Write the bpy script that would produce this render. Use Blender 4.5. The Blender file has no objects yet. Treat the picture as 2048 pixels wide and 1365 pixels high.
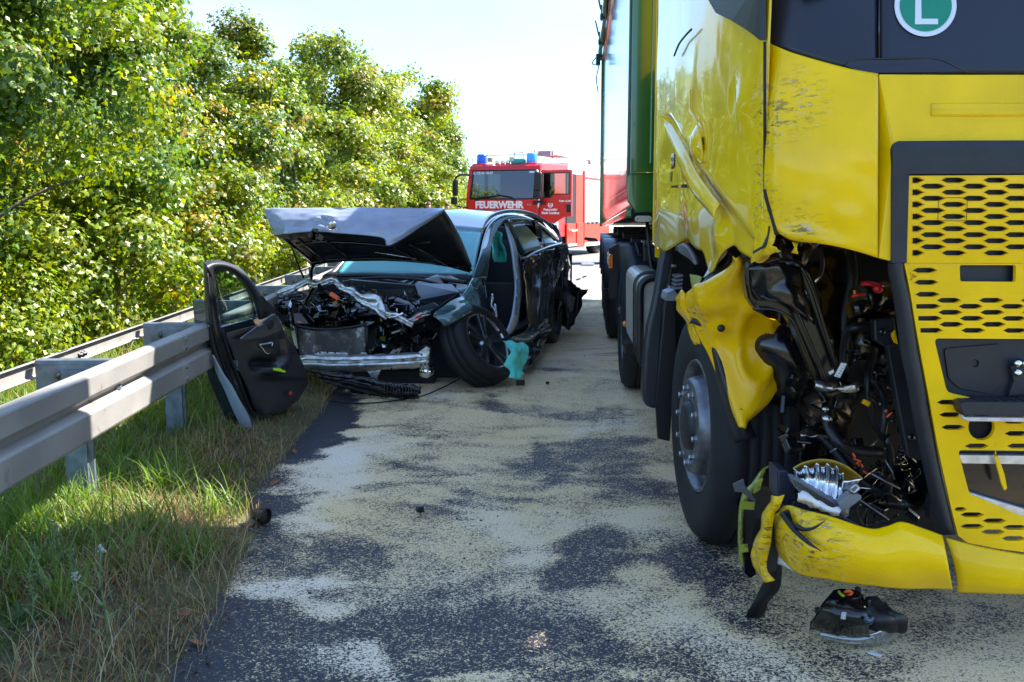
import bpy, bmesh, math, random
import numpy as np
from mathutils import Vector, Matrix, noise as mnoise
from mathutils.geometry import tessellate_polygon

R = math.radians
random.seed(7)
rng = np.random.default_rng(7)
scene = bpy.context.scene
COL = scene.collection

# ------------------------------------------------------------------ camera
CAM_H = 1.45
F = 35.0 / 36.0 * 2048.0            # focal length in photograph pixels
HY = 418.0                          # row of the horizon in the photograph
PITCH = math.atan((682.5 - HY) / F)
cam_d = bpy.data.cameras.new('camera')
cam_d.lens = 35.0
cam_d.sensor_width = 36.0
cam_d.clip_start = 0.05
cam_d.clip_end = 3000
cam = bpy.data.objects.new('camera', cam_d)
COL.objects.link(cam)
cam.location = (0, 0, CAM_H)
cam.rotation_euler = (math.pi / 2 - PITCH, 0, 0)
scene.camera = cam

# ------------------------------------------------------------------ sky, sun, exposure
# direction towards the sun: from the right, a little beyond the truck
SUN_DIR = Vector((0.86, 0.43, 1.0)).normalized()
sun_el = math.asin(SUN_DIR.z)
sun_az = math.atan2(SUN_DIR.x, SUN_DIR.y)     # clockwise from +Y
world = bpy.data.worlds.new('World')
scene.world = world
world.use_nodes = True
wn = world.node_tree
wn.nodes.clear()
w_out = wn.nodes.new('ShaderNodeOutputWorld')
w_bg = wn.nodes.new('ShaderNodeBackground')
w_sky = wn.nodes.new('ShaderNodeTexSky')
w_sky.sky_type = 'NISHITA'
w_sky.sun_disc = False
w_sky.sun_elevation = sun_el
w_sky.sun_rotation = sun_az
w_sky.air_density = 1.0
w_sky.dust_density = 0.7
w_sky.ozone_density = 1.2
w_tc = wn.nodes.new('ShaderNodeTexCoord')
w_map = wn.nodes.new('ShaderNodeMapping')
w_map.inputs['Scale'].default_value = (1.0, 1.0, 3.2)
w_map.inputs['Location'].default_value = (0.37, 0.2, 0.1)
w_noise = wn.nodes.new('ShaderNodeTexNoise')
w_noise.inputs['Scale'].default_value = 2.6
w_noise.inputs['Detail'].default_value = 7
w_noise.inputs['Roughness'].default_value = 0.55
w_noise.inputs['Distortion'].default_value = 0.3
w_ramp = wn.nodes.new('ShaderNodeMapRange')
w_ramp.inputs['From Min'].default_value = 0.42
w_ramp.inputs['From Max'].default_value = 0.72
w_ramp.inputs['To Min'].default_value = 0.05
w_ramp.inputs['To Max'].default_value = 0.80
w_mix = wn.nodes.new('ShaderNodeMix')
w_mix.data_type = 'RGBA'
w_mix.inputs['B'].default_value = (2.3, 2.5, 2.7, 1)
wn.links.new(w_tc.outputs['Generated'], w_map.inputs['Vector'])
wn.links.new(w_map.outputs[0], w_noise.inputs['Vector'])
wn.links.new(w_noise.outputs['Fac'], w_ramp.inputs['Value'])
wn.links.new(w_ramp.outputs[0], w_mix.inputs['Factor'])
w_tint = wn.nodes.new('ShaderNodeMix')
w_tint.data_type = 'RGBA'
w_tint.blend_type = 'MULTIPLY'
w_tint.inputs['Factor'].default_value = 1.0
w_tint.inputs['B'].default_value = (.57, .80, 1.03, 1)
wn.links.new(w_sky.outputs[0], w_tint.inputs['A'])
wn.links.new(w_tint.outputs['Result'], w_mix.inputs['A'])
wn.links.new(w_mix.outputs['Result'], w_bg.inputs['Color'])
w_bg.inputs['Strength'].default_value = 0.103
wn.links.new(w_bg.outputs[0], w_out.inputs['Surface'])

sun_d = bpy.data.lights.new('sun', 'SUN')
sun_d.energy = 4.2
sun_d.angle = R(0.53)
sun_d.color = (1.0, 0.95, 0.86)
sun_o = bpy.data.objects.new('sun', sun_d)
COL.objects.link(sun_o)
sun_o.rotation_euler = SUN_DIR.to_track_quat('Z', 'Y').to_euler()
sun_o.location = (20, 10, 30)

scene.view_settings.view_transform = 'Standard'
scene.view_settings.look = 'None'
scene.view_settings.exposure = 2.2
scene.view_settings.gamma = 1.0
scene.view_settings.use_curve_mapping = False
try:
    scene.cycles.max_bounces = 7
    scene.cycles.transparent_max_bounces = 8
except Exception:
    pass

# ------------------------------------------------------------------ photograph pixel -> place
FW = Vector((0, math.cos(PITCH), -math.sin(PITCH)))
UP = Vector((0, math.sin(PITCH), math.cos(PITCH)))
RT = Vector((1, 0, 0))
C0 = Vector((0, 0, CAM_H))


def ray(px, py):
    return FW + RT * ((px - 1024) / F) + UP * ((682.5 - py) / F)


def W(px, py, Y):
    """point at world distance Y seen at pixel (px, py)"""
    d = ray(px, py)
    return C0 + d * (Y / d.y)


def G(px, py, z=0.0):
    d = ray(px, py)
    return C0 + d * ((z - CAM_H) / d.z)


def PLN(px, py, p0, n):
    d = ray(px, py)
    return C0 + d * ((Vector(p0) - C0).dot(n) / d.dot(n))


# ------------------------------------------------------------------ materials
MATS = {}


def nodes_of(m):
    return m.node_tree.nodes, m.node_tree.links


def mat(name, color=(.5, .5, .5), rough=.5, metal=0.0, coat=0.0, spec=.5, bump=0.0, bump_scale=40,
        var=0.0, var_scale=6, dirt=None, dirt_amt=0.0, dirt_scale=30, trans=0.0, emit=None, alpha=None,
        rough_var=0.0, coat_rough=0.03):
    if name in MATS:
        return MATS[name]
    m = bpy.data.materials.new(name)
    m.use_nodes = True
    ns, ls = nodes_of(m)
    b = ns['Principled BSDF']
    b.inputs['Roughness'].default_value = rough
    b.inputs['Metallic'].default_value = metal
    b.inputs['Coat Weight'].default_value = coat
    b.inputs['Coat Roughness'].default_value = coat_rough
    b.inputs['Specular IOR Level'].default_value = spec
    b.inputs['Base Color'].default_value = (*color, 1)
    tc = ns.new('ShaderNodeTexCoord')
    src = None
    if var > 0:
        n = ns.new('ShaderNodeTexNoise')
        n.inputs['Scale'].default_value = var_scale
        n.inputs['Detail'].default_value = 6
        ls.new(tc.outputs['Object'], n.inputs['Vector'])
        mr = ns.new('ShaderNodeMapRange')
        mr.inputs['From Min'].default_value = .3
        mr.inputs['From Max'].default_value = .7
        mr.inputs['To Min'].default_value = 1 - var
        mr.inputs['To Max'].default_value = 1 + var
        ls.new(n.outputs['Fac'], mr.inputs['Value'])
        hs = ns.new('ShaderNodeHueSaturation')
        hs.inputs['Color'].default_value = (*color, 1)
        ls.new(mr.outputs[0], hs.inputs['Value'])
        src = hs.outputs[0]
        if rough_var:
            mr2 = ns.new('ShaderNodeMapRange')
            mr2.inputs['To Min'].default_value = max(0.02, rough - rough_var)
            mr2.inputs['To Max'].default_value = min(1, rough + rough_var)
            ls.new(n.outputs['Fac'], mr2.inputs['Value'])
            ls.new(mr2.outputs[0], b.inputs['Roughness'])
    if dirt is not None:
        n = ns.new('ShaderNodeTexNoise')
        n.inputs['Scale'].default_value = dirt_scale
        n.inputs['Detail'].default_value = 8
        n.inputs['Roughness'].default_value = .7
        ls.new(tc.outputs['Object'], n.inputs['Vector'])
        mr = ns.new('ShaderNodeMapRange')
        mr.inputs['From Min'].default_value = .72 - .3 * dirt_amt
        mr.inputs['From Max'].default_value = .80 - .2 * dirt_amt
        ls.new(n.outputs['Fac'], mr.inputs['Value'])
        mx = ns.new('ShaderNodeMix')
        mx.data_type = 'RGBA'
        mx.inputs['A'].default_value = (*color, 1)
        if src:
            ls.new(src, mx.inputs['A'])
        mx.inputs['B'].default_value = (*dirt, 1)
        ls.new(mr.outputs[0], mx.inputs['Factor'])
        src = mx.outputs['Result']
    if src:
        ls.new(src, b.inputs['Base Color'])
    if bump > 0:
        n = ns.new('ShaderNodeTexNoise')
        n.inputs['Scale'].default_value = bump_scale
        n.inputs['Detail'].default_value = 5
        ls.new(tc.outputs['Object'], n.inputs['Vector'])
        bp = ns.new('ShaderNodeBump')
        bp.inputs['Strength'].default_value = bump
        bp.inputs['Distance'].default_value = 0.02
        ls.new(n.outputs['Fac'], bp.inputs['Height'])
        ls.new(bp.outputs[0], b.inputs['Normal'])
        if coat:
            ls.new(bp.outputs[0], b.inputs['Coat Normal'])
    if trans:
        b.inputs['Transmission Weight'].default_value = trans
        b.inputs['IOR'].default_value = 1.45
    if emit:
        b.inputs['Emission Color'].default_value = (*emit[:3], 1)
        b.inputs['Emission Strength'].default_value = emit[3]
    MATS[name] = m
    return m


def glass_mat(name, tint=(.6, .7, .7), refl=1.0, base_fac=.06, painted_sheen=None):
    """thin automotive glass: clear with a mirror reflection that grows at a slant"""
    m = bpy.data.materials.new(name)
    m.use_nodes = True
    ns, ls = nodes_of(m)
    ns.remove(ns['Principled BSDF'])
    out = ns['Material Output']
    tr = ns.new('ShaderNodeBsdfTransparent')
    tr.inputs[0].default_value = (*tint, 1)
    gl = ns.new('ShaderNodeBsdfGlossy')
    gl.inputs['Roughness'].default_value = .02
    gl.inputs['Color'].default_value = (.95, .98, 1, 1)
    fr = ns.new('ShaderNodeLayerWeight')
    fr.inputs['Blend'].default_value = .5
    pw = ns.new('ShaderNodeMath')
    pw.operation = 'POWER'
    pw.inputs[1].default_value = 4.0
    ls.new(fr.outputs['Facing'], pw.inputs[0])
    ad = ns.new('ShaderNodeMath')
    ad.operation = 'MULTIPLY_ADD'
    ad.inputs[1].default_value = refl
    ad.inputs[2].default_value = base_fac
    ad.use_clamp = True
    ls.new(pw.outputs[0], ad.inputs[0])
    mx = ns.new('ShaderNodeMixShader')
    ls.new(ad.outputs[0], mx.inputs[0])
    ls.new(tr.outputs[0], mx.inputs[1])
    ls.new(gl.outputs[0], mx.inputs[2])
    last = mx.outputs[0]
    if painted_sheen:
        df = ns.new('ShaderNodeBsdfDiffuse')
        df.inputs['Color'].default_value = (*painted_sheen[:3], 1)
        m2 = ns.new('ShaderNodeMixShader')
        m2.inputs[0].default_value = painted_sheen[3]
        ls.new(last, m2.inputs[1])
        ls.new(df.outputs[0], m2.inputs[2])
        last = m2.outputs[0]
    ls.new(last, out.inputs['Surface'])
    MATS[name] = m
    return m


def leaf_mat(name, trans=.35, rough=.42, spec=.5):
    """foliage: each leaf carries its own colour in the attribute leaf_colour"""
    m = bpy.data.materials.new(name)
    m.use_nodes = True
    ns, ls = nodes_of(m)
    b = ns['Principled BSDF']
    out = ns['Material Output']
    at = ns.new('ShaderNodeAttribute')
    at.attribute_name = 'leaf_colour'
    ls.new(at.outputs['Color'], b.inputs['Base Color'])
    b.inputs['Roughness'].default_value = rough
    b.inputs['Specular IOR Level'].default_value = spec
    tl = ns.new('ShaderNodeBsdfTranslucent')
    hs = ns.new('ShaderNodeHueSaturation')
    hs.inputs['Hue'].default_value = .485
    hs.inputs['Saturation'].default_value = 1.15
    hs.inputs['Value'].default_value = 1.5
    ls.new(at.outputs['Color'], hs.inputs['Color'])
    ls.new(hs.outputs[0], tl.inputs['Color'])
    mx = ns.new('ShaderNodeMixShader')
    mx.inputs[0].default_value = trans
    ls.new(b.outputs[0], mx.inputs[1])
    ls.new(tl.outputs[0], mx.inputs[2])
    ls.new(mx.outputs[0], out.inputs['Surface'])
    MATS[name] = m
    return m


# ------------------------------------------------------------------ object helpers
def tag(o, label=None, cat=None, group=None, kind=None):
    if label:
        o['label'] = label
    if cat:
        o['category'] = cat
    if group:
        o['group'] = group
    if kind:
        o['kind'] = kind
    return o


def thing(name, label, cat, loc=(0, 0, 0), rz=0.0, group=None):
    o = bpy.data.objects.new(name, None)
    o.empty_display_size = .2
    COL.objects.link(o)
    o.location = loc
    o.rotation_euler = (0, 0, rz)
    tag(o, label, cat, group)
    return o


def root_of(o):
    off = Vector((0, 0, 0))
    p = o
    while p is not None:
        off += Vector(p.location)
        p = p.parent
    return off


def put(name, me, parent=None, local=False):
    """link a mesh; parent given and not local: the vertices are world coordinates"""
    o = bpy.data.objects.new(name, me)
    COL.objects.link(o)
    if parent is not None:
        o.parent = parent
        if not local:
            o.location = -root_of(parent)
    return o


class MB:
    def __init__(s):
        s.v = []
        s.f = []
        s.smooth = []

    def add(s, vs, fs, smooth=False):
        k = len(s.v)
        s.v += [tuple(v) for v in vs]
        s.f += [tuple(i + k for i in f) for f in fs]
        s.smooth += [smooth] * len(fs)
        return s

    def box(s, c, size, rot=None):
        c = Vector(c)
        hx, hy, hz = [a / 2 for a in size]
        M = rot.to_3x3() if rot is not None else Matrix.Identity(3)
        vs = [c + M @ Vector((x * hx, y * hy, z * hz)) for x in (-1, 1) for y in (-1, 1) for z in (-1, 1)]
        fs = [(0, 1, 3, 2), (4, 6, 7, 5), (0, 4, 5, 1), (2, 3, 7, 6), (0, 2, 6, 4), (1, 5, 7, 3)]
        return s.add(vs, fs)

    def tube(s, pts, r, n=8, caps=True, smooth=True):
        pts = [Vector(p) for p in pts]
        rs = r if isinstance(r, (list, tuple)) else [r] * len(pts)
        vs = []
        prev = None
        for i, p in enumerate(pts):
            a = pts[max(0, i - 1)]
            b = pts[min(len(pts) - 1, i + 1)]
            t = (b - a)
            t = t.normalized() if t.length > 1e-9 else Vector((0, 0, 1))
            if prev is None:
                ref = Vector((0, 0, 1)) if abs(t.z) < .9 else Vector((1, 0, 0))
                u = t.cross(ref).normalized()
            else:
                u = prev - t * prev.dot(t)
                u = u.normalized() if u.length > 1e-6 else t.orthogonal().normalized()
            w = t.cross(u)
            prev = u
            for k in range(n):
                a_ = 2 * math.pi * k / n
                vs.append(p + (u * math.cos(a_) + w * math.sin(a_)) * rs[i])
        fs = []
        for i in range(len(pts) - 1):
            for k in range(n):
                k2 = (k + 1) % n
                fs.append((i * n + k, i * n + k2, (i + 1) * n + k2, (i + 1) * n + k))
        s.add(vs, fs, smooth)
        if caps:
            s.add([vs[k] for k in range(n)], [tuple(range(n - 1, -1, -1))])
            s.add([vs[(len(pts) - 1) * n + k] for k in range(n)], [tuple(range(n))])
        return s

    def lathe(s, prof, o, axis, n=32, smooth=True, a0=0, a1=2 * math.pi):
        """prof: (radius, along) pairs, revolved about axis through o"""
        o = Vector(o)
        ax = Vector(axis).normalized()
        u = ax.cross(Vector((0, 0, 1)))
        u = u.normalized() if u.length > 1e-4 else Vector((1, 0, 0))
        w = ax.cross(u)
        full = abs(a1 - a0 - 2 * math.pi) < 1e-6
        m = n if full else n + 1
        vs = []
        for (r, h) in prof:
            for k in range(m):
                a = a0 + (a1 - a0) * k / n
                vs.append(o + ax * h + (u * math.cos(a) + w * math.sin(a)) * r)
        fs = []
        for i in range(len(prof) - 1):
            for k in range(n):
                k2 = (k + 1) % m
                fs.append((i * m + k, (i + 1) * m + k, (i + 1) * m + k2, i * m + k2))
        return s.add(vs, fs, smooth)

    def prism(s, pts, d):
        """polygon pts (3D) swept by the vector d"""
        pts = [Vector(p) for p in pts]
        d = Vector(d)
        n = len(pts)
        tris = tessellate_polygon([pts])
        vs = pts + [p + d for p in pts]
        fs = [tuple(t) for t in tris] + [tuple(i + n for i in reversed(t)) for t in tris]
        fs += [(i, (i + 1) % n, (i + 1) % n + n, i + n) for i in range(n)]
        return s.add(vs, fs)

    def mesh(s, name, m):
        me = bpy.data.meshes.new(name)
        me.from_pydata(s.v, [], s.f)
        me.polygons.foreach_set('use_smooth', s.smooth)
        for mm in (m if isinstance(m, (list, tuple)) else [m]):
            me.materials.append(mm)
        me.update()
        return me

    def parts(s):
        """one MB for each connected piece"""
        par = list(range(len(s.v)))

        def find(a):
            while par[a] != a:
                par[a] = par[par[a]]
                a = par[a]
            return a
        for f in s.f:
            r0 = find(f[0])
            for i in f[1:]:
                par[find(i)] = r0
        # vertices in the same place belong together
        seen = {}
        for i, v in enumerate(s.v):
            k = tuple(round(c, 4) for c in v)
            if k in seen:
                par[find(i)] = find(seen[k])
            else:
                seen[k] = i
        out = {}
        for f, sm in zip(s.f, s.smooth):
            out.setdefault(find(f[0]), []).append((f, sm))
        res = []
        for fs in out.values():
            idx = {}
            q = MB()
            for f, sm in fs:
                q.f.append(tuple(idx.setdefault(i, len(idx)) for i in f))
                q.smooth.append(sm)
            q.v = [None] * len(idx)
            for i, j in idx.items():
                q.v[j] = s.v[i]
            res.append(q)
        return res

    def obj(s, name, m, parent=None, local=False, bevel=0, seg=2, split=False):
        if split:
            os_ = [q.obj(name, m, parent, local, bevel, seg) for q in s.parts()]
            return os_[0]
        me = s.mesh(name, m)
        bm = bmesh.new()
        bm.from_mesh(me)
        bmesh.ops.remove_doubles(bm, verts=bm.verts, dist=1e-5)
        bmesh.ops.recalc_face_normals(bm, faces=bm.faces)
        bm.to_mesh(me)
        bm.free()
        o = put(name, me, parent, local)
        if bevel:
            b = o.modifiers.new('bevel', 'BEVEL')
            b.width = bevel
            b.segments = seg
            b.limit_method = 'ANGLE'
            b.angle_limit = R(40)
        return o


def cat_rom(P, t):
    """Catmull-Rom through numpy rows P at parameter array t in [0, len-1]"""
    n = len(P)
    t = np.clip(t, 0, n - 1 - 1e-9)
    i = np.floor(t).astype(int)
    f = (t - i)[:, None]
    sh = P.reshape(n, -1)
    p0 = np.where((i - 1 < 0)[:, None], 2 * sh[0] - sh[1], sh[np.maximum(i - 1, 0)])
    p1 = sh[i]
    p2 = sh[np.minimum(i + 1, n - 1)]
    p3 = np.where((i + 2 > n - 1)[:, None], 2 * sh[n - 1] - sh[n - 2], sh[np.minimum(i + 2, n - 1)])
    r = .5 * ((2 * p1) + (-p0 + p2) * f + (2 * p0 - 5 * p1 + 4 * p2 - p3) * f ** 2 + (-p0 + 3 * p1 - 3 * p2 + p3) * f ** 3)
    return r


def spline(pts, k=6):
    P = np.array([list(p) for p in pts], float)
    t = np.linspace(0, len(P) - 1, (len(P) - 1) * k + 1)
    return [Vector(p) for p in cat_rom(P, t)]


def patch(name, rows, m, parent, thick=.004, res=6, res2=None, dent=0.0, dent_scale=4.0, crumple=0.0, crumple_scale=6.0,
          bevel=0, fn=None, linear=False, local=False):
    """smooth curved sheet of real thickness through a grid of points"""
    P = np.array([[list(p) for p in r] for r in rows], float)
    a, b = P.shape[:2]
    res2 = res2 or res
    ta = np.linspace(0, a - 1, (a - 1) * res + 1)
    tb = np.linspace(0, b - 1, (b - 1) * res2 + 1)
    if linear:
        def it(Q, t):
            i = np.minimum(np.floor(t).astype(int), len(Q) - 2)
            f = (t - i)[:, None]
            q = Q.reshape(len(Q), -1)
            return q[i] * (1 - f) + q[i + 1] * f
    else:
        it = cat_rom
    A = it(P, ta).reshape(len(ta), b, 3)
    B = it(A.transpose(1, 0, 2).copy(), tb).reshape(len(tb), len(ta), 3).transpose(1, 0, 2)
    na, nb = len(ta), len(tb)
    V = B.reshape(-1, 3).copy()
    if dent or crumple or fn:
        du = np.gradient(B, axis=0)
        dv = np.gradient(B, axis=1)
        N = np.cross(du, dv).reshape(-1, 3)
        N /= np.maximum(np.linalg.norm(N, axis=1), 1e-9)[:, None]
        for k in range(len(V)):
            p = Vector(V[k])
            h = 0
            if dent:
                h += dent * mnoise.noise(p * dent_scale)
            if crumple:
                q = p * crumple_scale
                h += crumple * (abs(mnoise.noise(q)) * 2 - .5 + .5 * abs(mnoise.noise(q * 2.3 + Vector((5, 3, 1)))))
            if fn:
                h += fn(p, (k // nb) / (na - 1), (k % nb) / (nb - 1))
            V[k] += N[k] * h
    fs = [(i * nb + j, i * nb + j + 1, (i + 1) * nb + j + 1, (i + 1) * nb + j) for i in range(na - 1) for j in range(nb - 1)]
    mb = MB()
    mb.add([tuple(v) for v in V], fs, True)
    o = mb.obj(name, m, parent, local)
    if thick:
        s = o.modifiers.new('thickness', 'SOLIDIFY')
        s.thickness = thick
        s.offset = 0
    return o


def hexa(cx, cy, w, h, sl=.24):
    return [(cx - w / 2, cy), (cx - w / 2 + w * sl, cy - h / 2), (cx + w / 2 - w * sl, cy - h / 2), (cx + w / 2, cy),
            (cx + w / 2 - w * sl, cy + h / 2), (cx - w / 2 + w * sl, cy + h / 2)]


def grow(loop, d):
    cx = sum(p[0] for p in loop) / len(loop)
    cy = sum(p[1] for p in loop) / len(loop)
    out = []
    for x, y in loop:
        l = math.hypot(x - cx, y - cy)
        out.append((x + (x - cx) / l * d, y + (y - cy) / l * d))
    return out


def plate2d(name, outer, holes, mp, m, parent, thick=.02, flare=0.0, local=False, bevel=0):
    """flat plate with cut-outs: mp(x, y, depth) -> 3D; holes widen towards the front by flare"""
    loops = [outer] + holes
    front = [outer] + [grow(h, flare) if flare else h for h in holes]
    flat = [[Vector((p[0], p[1], 0)) for p in l] for l in front]
    tris = tessellate_polygon(flat)
    fl = [p for l in front for p in l]
    bl = [p for l in loops for p in l]
    n = len(fl)
    vs = [mp(p[0], p[1], 0.0) for p in fl] + [mp(p[0], p[1], thick) for p in bl]
    fs = [tuple(t) for t in tris] + [tuple(i + n for i in reversed(t)) for t in tris]
    k = 0
    for l in front:
        c = len(l)
        fs += [(k + i, k + (i + 1) % c, k + (i + 1) % c + n, k + i + n) for i in range(c)]
        k += c
    mb = MB()
    mb.add(vs, fs)
    return mb.obj(name, m, parent, local, bevel=bevel)


def rounded(pts, r, n=4):
    """round the corners of a 2D polygon"""
    out = []
    m = len(pts)
    for i in range(m):
        a, b, c = Vector(pts[i - 1]), Vector(pts[i]), Vector(pts[(i + 1) % m])
        d1 = (a - b)
        d2 = (c - b)
        rr = min(r, d1.length * .45, d2.length * .45)
        p1 = b + d1.normalized() * rr
        p2 = b + d2.normalized() * rr
        for k in range(n + 1):
            t = k / n
            q = p1 * (1 - t) ** 2 + b * 2 * t * (1 - t) + p2 * t * t
            out.append((q.x, q.y))
    return out


def text_mesh(name, body, size, m, depth=.002, bold=0.0, space=1.0, align='CENTER'):
    c = bpy.data.curves.new(name, 'FONT')
    c.body = body
    c.size = size
    c.extrude = depth
    c.offset = bold
    c.space_character = space
    c.align_x = align
    c.align_y = 'CENTER'
    c.resolution_u = 3
    t = bpy.data.objects.new(name, c)
    COL.objects.link(t)
    bpy.context.view_layer.update()
    me = bpy.data.meshes.new_from_object(t)
    bpy.data.objects.remove(t)
    me.materials.clear()
    me.materials.append(m)
    return me


def quad_soup(name, V, nper, face_idx, colors, m, parent=None, kind=None):
    """V: (N*nper, 3) vertices; face_idx: list of faces per element; colors: (N,3) colour of each element"""
    N = len(V) // nper
    fi = []
    for f in face_idx:
        fi.append(f)
    lens = np.array([len(f) for f in fi])
    base = np.concatenate([np.array(f) for f in fi])
    loops = (np.arange(N)[:, None] * nper + base[None, :]).ravel()
    totals = np.tile(lens, N)
    starts = np.concatenate([[0], np.cumsum(totals)[:-1]])
    me = bpy.data.meshes.new(name)
    me.vertices.add(len(V))
    me.vertices.foreach_set('co', V.astype(np.float32).ravel())
    me.loops.add(len(loops))
    me.loops.foreach_set('vertex_index', loops.astype(np.int32))
    me.polygons.add(len(totals))
    me.polygons.foreach_set('loop_start', starts.astype(np.int32))
    me.update(calc_edges=True)
    at = me.attributes.new('leaf_colour', 'FLOAT_COLOR', 'POINT')
    cc = np.ones((len(V), 4), np.float32)
    cc[:, :3] = np.repeat(colors, nper, axis=0)
    at.data.foreach_set('color', cc.ravel())
    me.materials.append(m)
    return me


# the palette of the place
YEL = None
M = {}
M['black'] = mat('black_plastic', (.006, .0065, .009), .42, var=.25, bump=.05, bump_scale=200)
M['gloss_black'] = mat('gloss_black', (.004, .004, .006), .2, coat=.35, var=.3)
M['rubber'] = mat('tyre_rubber', (.007, .007, .0085), .72, var=.3, var_scale=9, bump=.12, bump_scale=160)
M['navy'] = mat('cab_dark_plastic', (.012, .015, .028), .38, var=.12, var_scale=5, dirt=(.30, .32, .36), dirt_amt=.08, dirt_scale=260, bump=.04, bump_scale=300)
M['dirtyblack'] = mat('worn_black_plastic', (.014, .015, .020), .5, var=.3, var_scale=14, dirt=(.16, .14, .12), dirt_amt=.12, dirt_scale=120, bump=.08, bump_scale=180)
M['steel'] = mat('bare_steel', (.55, .56, .58), .28, 1.0, var=.25, var_scale=12, bump=.12, bump_scale=30, rough_var=.18)
M['alu'] = mat('crushed_aluminium', (.62, .63, .62), .34, .9, var=.3, var_scale=18, bump=.25, bump_scale=26, dirt=(.10, .09, .08), dirt_amt=.42, dirt_scale=24)
M['chrome'] = mat('chrome', (.85, .86, .88), .08, 1.0)
M['silver'] = mat('silver_trim', (.60, .60, .60), .33, .6, var=.2, var_scale=30, dirt=(.2, .18, .15), dirt_amt=.3, dirt_scale=120)
M['galv'] = mat('galvanised_steel', (.30, .285, .275), .55, .35, var=.16, var_scale=3.5, dirt=(.15, .13, .115), dirt_amt=.42, dirt_scale=6, bump=.06, bump_scale=60, rough_var=.12)
M['galvdark'] = mat('galvanised_post', (.16, .19, .22), .45, .5, var=.35, var_scale=16, dirt=(.30, .28, .25), dirt_amt=.35, dirt_scale=25)
M['red'] = mat('fire_red', (.60, .008, .012), .35, coat=.25, var=.05)
M['dayred'] = mat('daylight_red', (.72, .030, .006), .45, coat=.1, var=.05)
M['white'] = mat('white_paint', (.80, .80, .79), .4, coat=.3, var=.05)
M['whiteplastic'] = mat('white_plastic', (.72, .70, .66), .5, var=.12, var_scale=20, dirt=(.25, .21, .15), dirt_amt=.2, dirt_scale=60)
M['teal'] = mat('teal_airbag_fabric', (.10, .62, .52), .75, var=.15, var_scale=12, bump=.3, bump_scale=25)
M['blue'] = mat('beacon_blue', (.01, .10, .75), .15, coat=.5)
M['amber'] = mat('amber_lens', (.85, .20, .01), .25, coat=.5)
M['redp'] = mat('red_plastic', (.60, .01, .012), .35)
M['green'] = mat('trailer_green', (.012, .115, .018), .14, coat=1.0, var=.06, var_scale=2)
M['tarp'] = mat('tarpaulin_green', (.008, .05, .03), .6, bump=.2, bump_scale=20)
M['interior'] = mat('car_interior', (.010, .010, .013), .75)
M['orange'] = mat('orange_plastic', (.85, .12, .02), .4)
M['label'] = mat('paper_label', (.66, .68, .70), .6)
M['skin'] = mat('skin', (.45, .22, .15), .55)
M['glass'] = glass_mat('clear_glass', (.62, .74, .72), 1.0, .05)
M['windscreen'] = glass_mat('windscreen_glass', (.30, .58, .60), 1.3, .20, (.16, .60, .64, .55))  # teal diffuse share paints in the reflection on the screen
M['truckglass'] = glass_mat('tinted_glass', (.16, .20, .22), 1.2, .12)

# ================================================================== THE SETTING
def grid_mesh(name, xs, ys, zf, m):
    X, Yv = np.meshgrid(xs, ys)
    Z = zf(X, Yv)
    V = np.stack([X, Yv, Z], -1).reshape(-1, 3)
    nx, ny = len(xs), len(ys)
    i = np.arange(ny - 1)[:, None] * nx + np.arange(nx - 1)[None, :]
    Fq = np.stack([i, i + 1, i + nx + 1, i + nx], -1).reshape(-1, 4)
    me = bpy.data.meshes.new(name)
    me.vertices.add(len(V))
    me.vertices.foreach_set('co', V.astype(np.float32).ravel())
    me.loops.add(Fq.size)
    me.loops.foreach_set('vertex_index', Fq.astype(np.int32).ravel())
    me.polygons.add(len(Fq))
    me.polygons.foreach_set('loop_start', np.arange(0, Fq.size, 4).astype(np.int32))
    me.polygons.foreach_set('use_smooth', np.ones(len(Fq), bool))
    me.update(calc_edges=True)
    me.materials.append(m)
    return me, V


def vnoise(x, y, s, seed=0):
    """cheap smooth value noise for numpy arrays"""
    rr = np.random.default_rng(seed)
    T = rr.random((64, 64))
    x = x * s
    y = y * s
    xi = np.floor(x).astype(int)
    yi = np.floor(y).astype(int)
    fx = x - xi
    fy = y - yi
    fx = fx * fx * (3 - 2 * fx)
    fy = fy * fy * (3 - 2 * fy)
    a = T[xi % 64, yi % 64]
    b = T[(xi + 1) % 64, yi % 64]
    c = T[xi % 64, (yi + 1) % 64]
    d = T[(xi + 1) % 64, (yi + 1) % 64]
    return (a * (1 - fx) + b * fx) * (1 - fy) + (c * (1 - fx) + d * fx) * fy


def fbm(x, y, s, seed=0, o=4):
    r = 0
    a = .5
    t = 0
    for k in range(o):
        r = r + a * vnoise(x, y, s * 2 ** k, seed + k)
        t += a
        a *= .55
    return r / t


# left edge of the asphalt: photograph pixels on the ground
EDGE_PX = [(300, 1500), (345, 1365), (395, 1270), (445, 1160), (482, 1075), (512, 985), (545, 930), (590, 875), (622, 838), (650, 790), (700, 720), (760, 640), (810, 572), (850, 520)]
EDGE = np.array([[G(*p).x, G(*p).y] for p in EDGE_PX])
EDGE = np.vstack([[EDGE[0][0] - .25, 0.0], [EDGE[0][0] - .12, 1.2], EDGE, [EDGE[-1][0] - 6.0, 300]])


def edge_x(y):
    return np.interp(y, EDGE[:, 1], EDGE[:, 0])


def project(X, Yv, Z=0.0):
    dx, dy, dz = X, Yv, Z - CAM_H
    zc = dy * FW.y + dz * FW.z
    yc = dy * UP.y + dz * UP.z
    zc = np.maximum(zc, .05)
    return 1024 + F * dx / zc, 682.5 - F * yc / zc


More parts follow.
